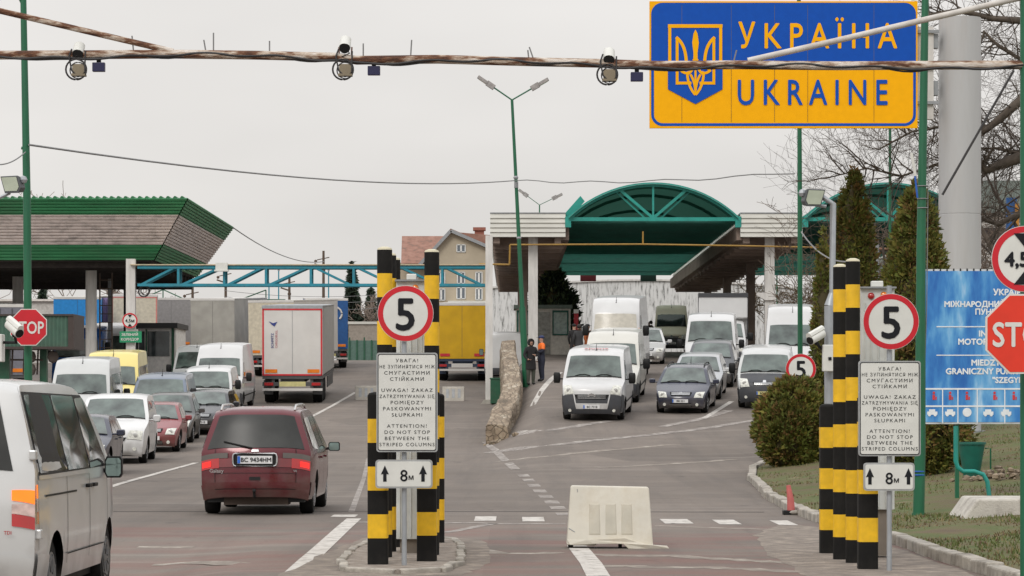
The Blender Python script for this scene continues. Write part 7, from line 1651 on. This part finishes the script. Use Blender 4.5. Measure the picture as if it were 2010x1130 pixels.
# dark tree by the kiosk
d = 154.; x = X(1088, d); evergreen('evergreen_tree', 'dark round evergreen tree above the grey kiosk', (x, d, 4.3), 4.3, lambda t, a: 1.25 * math.sin(math.pi * min(1, .08 + t * .9)) ** .6 * (1 + .15 * math.sin(3 * a)), 9000, .2, 31, z0=.3, tuft=(150, .5, 60), mats=[mat('laurel_green', (.05, .08, .03), .7, var=.4), M_sp2, mat('laurel_light', (.12, .15, .05), .7)], inner=.4)
# bare trees
def bare(name, label, base, H_, seed, trunk_r, depth=6, spread=.55, col=None, lean=(0, 0, 1), mn=.004, first=None, cat='tree', group=None, twig=.012):
    o = thing(name, label, cat, base, group=group); rnd = random.Random(seed); tr = MB(); tw = MB(); tr.keep = tw.keep = True
    def grow(p, dv, L_, r, k):
        pts = [p]; rs = [r]; n = 4; q = p.copy(); v = dv.copy()
        for i in range(n):
            v = (v + Vector((rnd.uniform(-.2, .2), rnd.uniform(-.2, .2), rnd.uniform(-.12, .17)))).normalized(); q = q + v * L_ / n; pts.append(q.copy()); rs.append(max(mn, r * (1 - .42 * (i + 1) / n)))
        (tr if k >= depth - 1 else tw).tube(pts, rs, 7 if k >= depth - 1 else (4 if r > .02 else 3), cap=False)
        if k == 0: return
        nb = rnd.choice((3, 3, 4)) if k > 1 else 3
        for j in range(nb):
            t = rnd.uniform(.35, 1) if j else 1; i = min(n - 1, int(t * n)); s = pts[i].lerp(pts[i + 1], t * n - i if i < n else 1) if t < 1 else pts[-1]
            w_ = Vector((rnd.uniform(-1, 1), rnd.uniform(-1, 1), rnd.uniform(-.55, .9))).normalized(); nd = (v * (1 - spread * .6) + w_ * spread * 1.1).normalized()
            grow(s, nd, L_ * rnd.uniform(.62, .86), max(mn, rs[min(i + 1, n)] * rnd.uniform(.5, .75)), k - 1)
    grow(Vector((0, 0, 0)), Vector(lean).normalized(), H_, trunk_r, depth)
    tr.build('trunk', col or M_bark, o); tw.build('crown', mat('twig_brown', (.06, .046, .037), .95) if not col else col, o); return o
bare('bare_tree', 'large bare tree spreading its boughs behind the thick grey column', (X(2085, 84), 84, .8), 5.0, 17, .30, depth=6, spread=.75, lean=(-.30, 0, 1))
bare('bare_tree', 'bare tree with fine twigs showing below the country sign', (X(1735, 93), 93, .8), 4.3, 8, .16, depth=6, spread=.6, lean=(-.1, 0, 1))
bare('bare_tree', 'second bare tree right of the thick grey column, half outside the picture', (X(2030, 97), 97, .9), 4.6, 29, .24, depth=6, spread=.7, lean=(-.1, 0, 1))
# explicit long boughs reaching in from the right
o = thing('bough', 'thick bare bough reaching in from the right edge behind the round column', 'branch', W(2060, 300, 74)); m = MB(); rnd = random.Random(6)
def bough(pts, r):
    P_ = [W(a, b, 74) for a, b in pts]; m.tube(P_, [r * (1 - .55 * i / (len(P_) - 1)) for i in range(len(P_))], 8)
    for i in range(len(P_) - 1):
        for k in range(7):
            s = P_[i].lerp(P_[i + 1], rnd.random()); v = Vector((rnd.uniform(-1, .2), rnd.uniform(-.4, .4), rnd.uniform(-.9, 1))).normalized(); L_ = rnd.uniform(.5, 1.5); q = [s]
            for j in range(4): v = (v + Vector((rnd.uniform(-.3, .1), 0, rnd.uniform(-.35, .35)))).normalized(); q.append(q[-1] + v * L_ / 4)
            m.tube(q, [.022, .018, .013, .008, .004], 4)
            for j in (1, 2, 3, 4):
                for _ in range(2): v2 = (v + Vector((rnd.uniform(-.9, .9), rnd.uniform(-.5, .5), rnd.uniform(-.9, .9)))).normalized(); m.tube([q[j], q[j] + v2 * .28, q[j] + v2 * .5 + Vector((0, 0, rnd.uniform(-.12, .12)))], [.009, .006, .003], 3)
bough([(2080, 300), (2010, 305), (1975, 318), (1935, 334), (1912, 300)], .20); bough([(2060, 160), (2005, 195), (1960, 235), (1925, 262), (1890, 240)], .15); bough([(2070, 60), (2000, 40), (1950, 36), (1880, 20), (1820, 30)], .11)
bough([(1960, 235), (1900, 268), (1850, 248), (1790, 258), (1730, 290)], .05); bough([(2080, 420), (2010, 415), (1960, 440), (1930, 430)], .12); bough([(2060, 110), (2010, 120), (1960, 90), (1930, 60)], .07); bough([(2060, 230), (2000, 300), (1950, 290), (1925, 330)], .07); bough([(1905, 330), (1850, 320), (1770, 345), (1700, 330), (1620, 350)], .035)
m.build('branches', M_bark, o, smooth=60); rebase(o)
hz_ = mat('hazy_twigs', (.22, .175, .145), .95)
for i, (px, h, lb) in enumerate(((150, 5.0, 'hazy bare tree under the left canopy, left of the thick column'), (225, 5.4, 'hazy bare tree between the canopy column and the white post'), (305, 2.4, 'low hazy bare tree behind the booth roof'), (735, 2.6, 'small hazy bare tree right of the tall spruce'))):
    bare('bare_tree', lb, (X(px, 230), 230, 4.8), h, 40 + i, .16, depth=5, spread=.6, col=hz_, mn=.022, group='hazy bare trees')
tan = mat('dry_tan_twigs', (.30, .20, .11), .95)
for i, (px, d, h, lb) in enumerate(((1560, 172, 2.1, 'dry tan shrub right of the canopy column'), (1598, 176, 2.5, 'dry tan shrub behind the slim thuja'), (1535, 180, 2.4, 'dry tan shrub directly beside the canopy column'))):
    bare('dry_shrub', lb, (X(px, d), d, zt(X(px, d), d) + .3), h, 60 + i, .07, depth=5, spread=.75, col=tan, mn=.016, cat='shrub')
brn = mat('brown_thicket', (.12, .085, .06), .95)
for i, (px, d, h, lb) in enumerate(((1715, 108, 2.3, 'brown twiggy thicket between the two pointed thujas'), (1745, 112, 2.6, 'brown twiggy thicket behind the white cabinet on the right'), (1960, 110, 2.6, 'brown thicket right of the thick grey column'), (2000, 100, 2.2, 'brown thicket at the right edge behind the 4,5 m sign'), (1690, 118, 2.9, 'tall brown thicket behind the brownish thuja'))):
    bare('thicket', lb, (X(px, d), d, zt(X(px, d), d)), h, 80 + i, .07, depth=6, spread=.8, col=brn, mn=.009, cat='shrub')
# pale building and blue post at the right edge
d = 128.; b_ = thing('building', 'pale brick building glimpsed through branches at the right edge', 'building', (X(2000, d), d, 3.2)); m = MB(); m.bb(X(1905, d), X(2160, d), d, d + 8, 2.5, Z(418, d))
M_brk = mat('pale_brick', (.48, .46, .43), .8, dirt=.5, dcol=(.3, .27, .24), scale=4); m.build('wall', M_brk, b_); m = MB(); m.bb(X(1900, d), X(2160, d), d - .3, d + 8, Z(418, d), Z(355, d)); m.build('roof', mat('grey_green_roofing', (.16, .19, .17), .7), b_)
m = MB()
for i in range(18): z = Z(545, d) + i * .18; m.bb(X(1905, d), X(2160, d), d - .012, d - .002, z, z + .02)
m.build('courses', mat('mortar_joint', (.26, .24, .21), .9), b_); m = MB(); m.bb(X(1930, d), X(1976, d), d - .1, d - .02, Z(470, d), Z(447, d)); m.build('dark_opening', M_dark, b_); rebase(b_)  # darker mortar lines between the brick courses
d = 90.; o = thing('blue_post', 'blue and orange painted post right of the thick column', 'post', (X(1985, d), d, .9)); m = MB(); m.bb(-.16, .16, -.1, .1, 0, Z(388, d) - .9); m.build('shaft', M_blut, o); m = MB(); m.bb(.1, .22, -.14, -.1, 3.8, Z(400, d) - .9); m.build('orange_strip', mat('orange_strip', (.5, .22, .03), .6), o)
# wooden slat barrier seen behind the thujas
d = 96.; fe = thing('rail_fence', 'rusty pipe rails behind the pointed thujas', 'fence', (X(1730, d), d, .9)); m = MB()
for py in (487, 560): m.tube([W(1648, py, d), W(1775, py + 2, d)], .05, 6)
m.build('rail', mat('rusty_rail', (.22, .12, .08), .8), fe)
for px in (1660, 1722, 1765): m = MB(); m.tube([(X(px, d), d, .5), W(px, 480, d)], .07, 6); m.build('post', M_back, fe)
rebase(fe)

# ------------------------------------------------------------------ PEOPLE
M_skin = mat('skin', (.42, .24, .17), .6); M_hair = mat('dark_hair', (.02, .015, .012), .7)
def person(label, loc, yaw, top, legs, J={}, skirt=None, hat=None, hood=False, band=None, face=True, scale=1.0, grp='people at the checkpoint', bag=None):
    o = thing('person', label, 'person', loc, group=grp, rz=yaw)
    B = dict(pelvis=((0, 0, .96), .15), spine=((0, .0, 1.15), .135), chest=((0, 0, 1.34), .165), neck=((0, .0, 1.50), .065), head0=((0, -.015, 1.58), .078), head1=((0, -.02, 1.66), .095), head2=((0, -.015, 1.73), .062))
    for s, n in ((-1, 'l'), (1, 'r')):
        B['sh' + n] = ((s * .18, 0, 1.41), .078); B['el' + n] = ((s * .25, .03, 1.14), .058); B['wr' + n] = ((s * .24, -.06, .90), .036); B['ha' + n] = ((s * .235, -.08, .84), .038)
        B['hi' + n] = ((s * .09, 0, .88), .115); B['kn' + n] = ((s * .10, -.01, .49), .075); B['an' + n] = ((s * .105, .03, .10), .052); B['to' + n] = ((s * .115, -.12, .045), .045)
    for k, v in J.items(): B[k] = (v, B[k][1])
    ks = list(B); idx = {k: i for i, k in enumerate(ks)}
    E_ = [('pelvis', 'spine'), ('spine', 'chest'), ('chest', 'neck'), ('neck', 'head0'), ('head0', 'head1'), ('head1', 'head2')]
    for n in 'lr': E_ += [('chest', 'sh' + n), ('sh' + n, 'el' + n), ('el' + n, 'wr' + n), ('wr' + n, 'ha' + n), ('pelvis', 'hi' + n), ('hi' + n, 'kn' + n), ('kn' + n, 'an' + n), ('an' + n, 'to' + n)]
    me = bpy.data.meshes.new('body'); me.from_pydata([B[k][0] for k in ks], [(idx[a], idx[b]) for a, b in E_], []); tmp = bpy.data.objects.new('body', me); C.objects.link(tmp)
    tmp.modifiers.new('s', 'SKIN'); tmp.modifiers.new('d', 'SUBSURF').levels = 2
    for i, k in enumerate(ks):
        r = B[k][1]; r *= 1.13 if k[:2] not in ('he', 'ne', 'wr', 'ha') else 1.0; me.skin_vertices[0].data[i].radius = (r * 1.0, r * (.78 if k in ('chest', 'spine', 'pelvis') else 1.0)); me.skin_vertices[0].data[i].use_root = (k == 'pelvis')
    dg = bpy.context.evaluated_depsgraph_get(); nm = bpy.data.meshes.new_from_object(tmp.evaluated_get(dg)); bpy.data.objects.remove(tmp)
    mb = MB(); mb.add([v.co for v in nm.vertices], [tuple(p.vertices) for p in nm.polygons])
    wl, wr_ = Vector(B['wrl'][0]), Vector(B['wrr'][0])
    for i, f in enumerate(mb.f):
        c = sum((Vector(mb.v[j]) for j in f), Vector()) / len(f)
        hand = min((c - Vector(B['hal'][0])).length, (c - Vector(B['har'][0])).length) < .062
        if hand or c.z > 1.515: mb.m[i] = 0
        elif c.z < .115: mb.m[i] = 3
        elif c.z < .86 and not (abs(c.x) > .19 and c.z > .8): mb.m[i] = 2
        else: mb.m[i] = 1
        if band and band[0] < c.z < band[1]: mb.m[i] = 4
    for n in 'lr':                                                 # fingers
        h = Vector(B['ha' + n][0]); w_ = Vector(B['wr' + n][0]); v = (h - w_).normalized(); sd = v.cross(Vector((0, 1, 0)) if abs(v.y) < .8 else Vector((1, 0, 0))).normalized(); up_ = v.cross(sd)
        for k, L_ in enumerate((.062, .072, .068, .052)):
            p = h + v * .028 + up_ * (.026 - .017 * k); mb.tube([p, p + v * L_ * .6, p + v * L_ * .85 + sd * .02], [.009, .0085, .006], 6, 0)
        p = h + up_ * .03 - v * .01; mb.tube([p, p + up_ * .028 + v * .02, p + up_ * .03 + v * .05], [.011, .01, .007], 6, 0)
    for k in range(1): mb.ball((0, -.112, 1.645), (.014, .02, .024), 6, 0)
    mb.build('body', [M_skin, top, legs, M_blackpl, MAT.get('orange_vest') or top], o, smooth=70)
    if face:
        m = MB()
        for s in (-1, 1): m.ball((s * .033, -.103, 1.672), (.012, .008, .007), 6)
        m.ball((0, -.103, 1.605), (.024, .007, .006), 6); m.build('face', M_hair, o)
    if hood:
        m = MB(); m.ball((0, .03, 1.655), (.125, .125, .155), 14); m.build('hood', top, o, smooth=60)
        m = MB(); pts = [(.098 * math.cos(a), -.065 + .0 * math.sin(a), 1.655 + .125 * math.sin(a)) for a in [2 * math.pi * k / 16 for k in range(17)]]; m.tube(pts, .026, 6); m.build('fur_trim', mat('black_fur', (.02, .018, .016), 1, bump=.8), o)
    elif hat is not None:
        m = MB(); m.ball((0, .0, 1.715), (.105, .118, .075), 12); m.prism([(-.07, -.10), (.07, -.10), (.05, -.19), (-.05, -.19)], 'z', 1.70, 1.712); m.build('cap', hat, o, smooth=50)
    else:
        m = MB(); m.ball((0, .025, 1.695), (.108, .108, .105), 12); m.build('hair', M_hair, o, smooth=50)
    if skirt:
        m = MB(); m.lathe([(.205, .62), (.20, .80), (.18, 1.0), (.165, 1.15)], 16); m.v = [(x, y * .8, z) for x, y, z in m.v]; m.build('coat_skirt', skirt, o, smooth=60)
    o.scale = (scale,) * 3
    return o
mat('orange_vest', (.85, .16, .01), .6, emit=None)
cb = mat('black_coat', (.013, .012, .013), .85); nv = mat('navy_workwear', (.015, .018, .035), .8); dk = mat('dark_trousers', (.03, .028, .03), .85); ol = mat('olive_trousers', (.06, .065, .05), .85)
def pl(px, d): x = X(px, d); return (x, d, zt(x, d))
person('person in a long black hooded coat with fur trim beside the leaning lamp', pl(1042, 107.2), .35, cb, ol, {'elr': (.26, -.02, 1.17), 'wrr': (.12, -.20, 1.14), 'har': (.05, -.24, 1.17), 'ell': (-.27, 0, 1.16), 'wrl': (-.2, -.16, 1.0), 'hal': (-.14, -.2, .99)}, skirt=cb, hood=True)
person('person in navy overalls and cap with orange shoulders, standing beside the one in black', pl(1063, 107.6), -1.25, nv, nv, {'elr': (.26, -.04, 1.16), 'wrr': (.12, -.22, 1.12), 'har': (.06, -.27, 1.13)}, hat=mat('navy_cap', (.02, .03, .10), .7), band=(1.26, 1.50))
person('person in a black jacket seen from behind near the kiosk, leftmost of the group', pl(1127, 125.), 2.8, cb, dk, face=False, hat=cb)
person('person in a dark grey jacket reaching up towards the creamy van, seen from behind', pl(1137, 123.5), 3.1, mat('charcoal_jacket', (.03, .03, .032), .8), dk, {'ell': (-.34, .0, 1.42), 'wrl': (-.52, -.06, 1.5), 'hal': (-.58, -.08, 1.52)}, face=False)
person('person with an orange sleeve beside the creamy van, mostly hidden', pl(1153, 124.5), 1.2, mat('dark_orange_jacket', (.35, .09, .02), .8), dk, hat=cb)
person('person with dark hair in a brown jacket bending at the beige van', pl(1277, 156.), -.8, mat('brown_jacket', (.13, .085, .06), .85), mat('tan_trousers', (.22, .16, .10), .85), {'chest': (0, -.08, 1.33), 'neck': (0, -.14, 1.47), 'head0': (0, -.17, 1.55), 'head1': (0, -.19, 1.62), 'head2': (0, -.19, 1.70), 'elr': (.22, -.25, 1.2), 'wrr': (.14, -.42, 1.05), 'har': (.12, -.48, 1.02)}, face=False)
person('person in a white top with black hair next to the small far white car', pl(1257, 128.), .4, mat('white_top', (.6, .6, .6), .8), dk, {'ell': (-.3, -.1, 1.2), 'wrl': (-.32, -.25, 1.1), 'hal': (-.32, -.3, 1.08)}, scale=1.0)
# driver glimpsed in the red minivan is hidden by tinted glass
for o in list(C.objects):
    if o.type == 'MESH' and o.parent is None and 'label' not in o and 'kind' not in o: print('UNTAGGED', o.name)
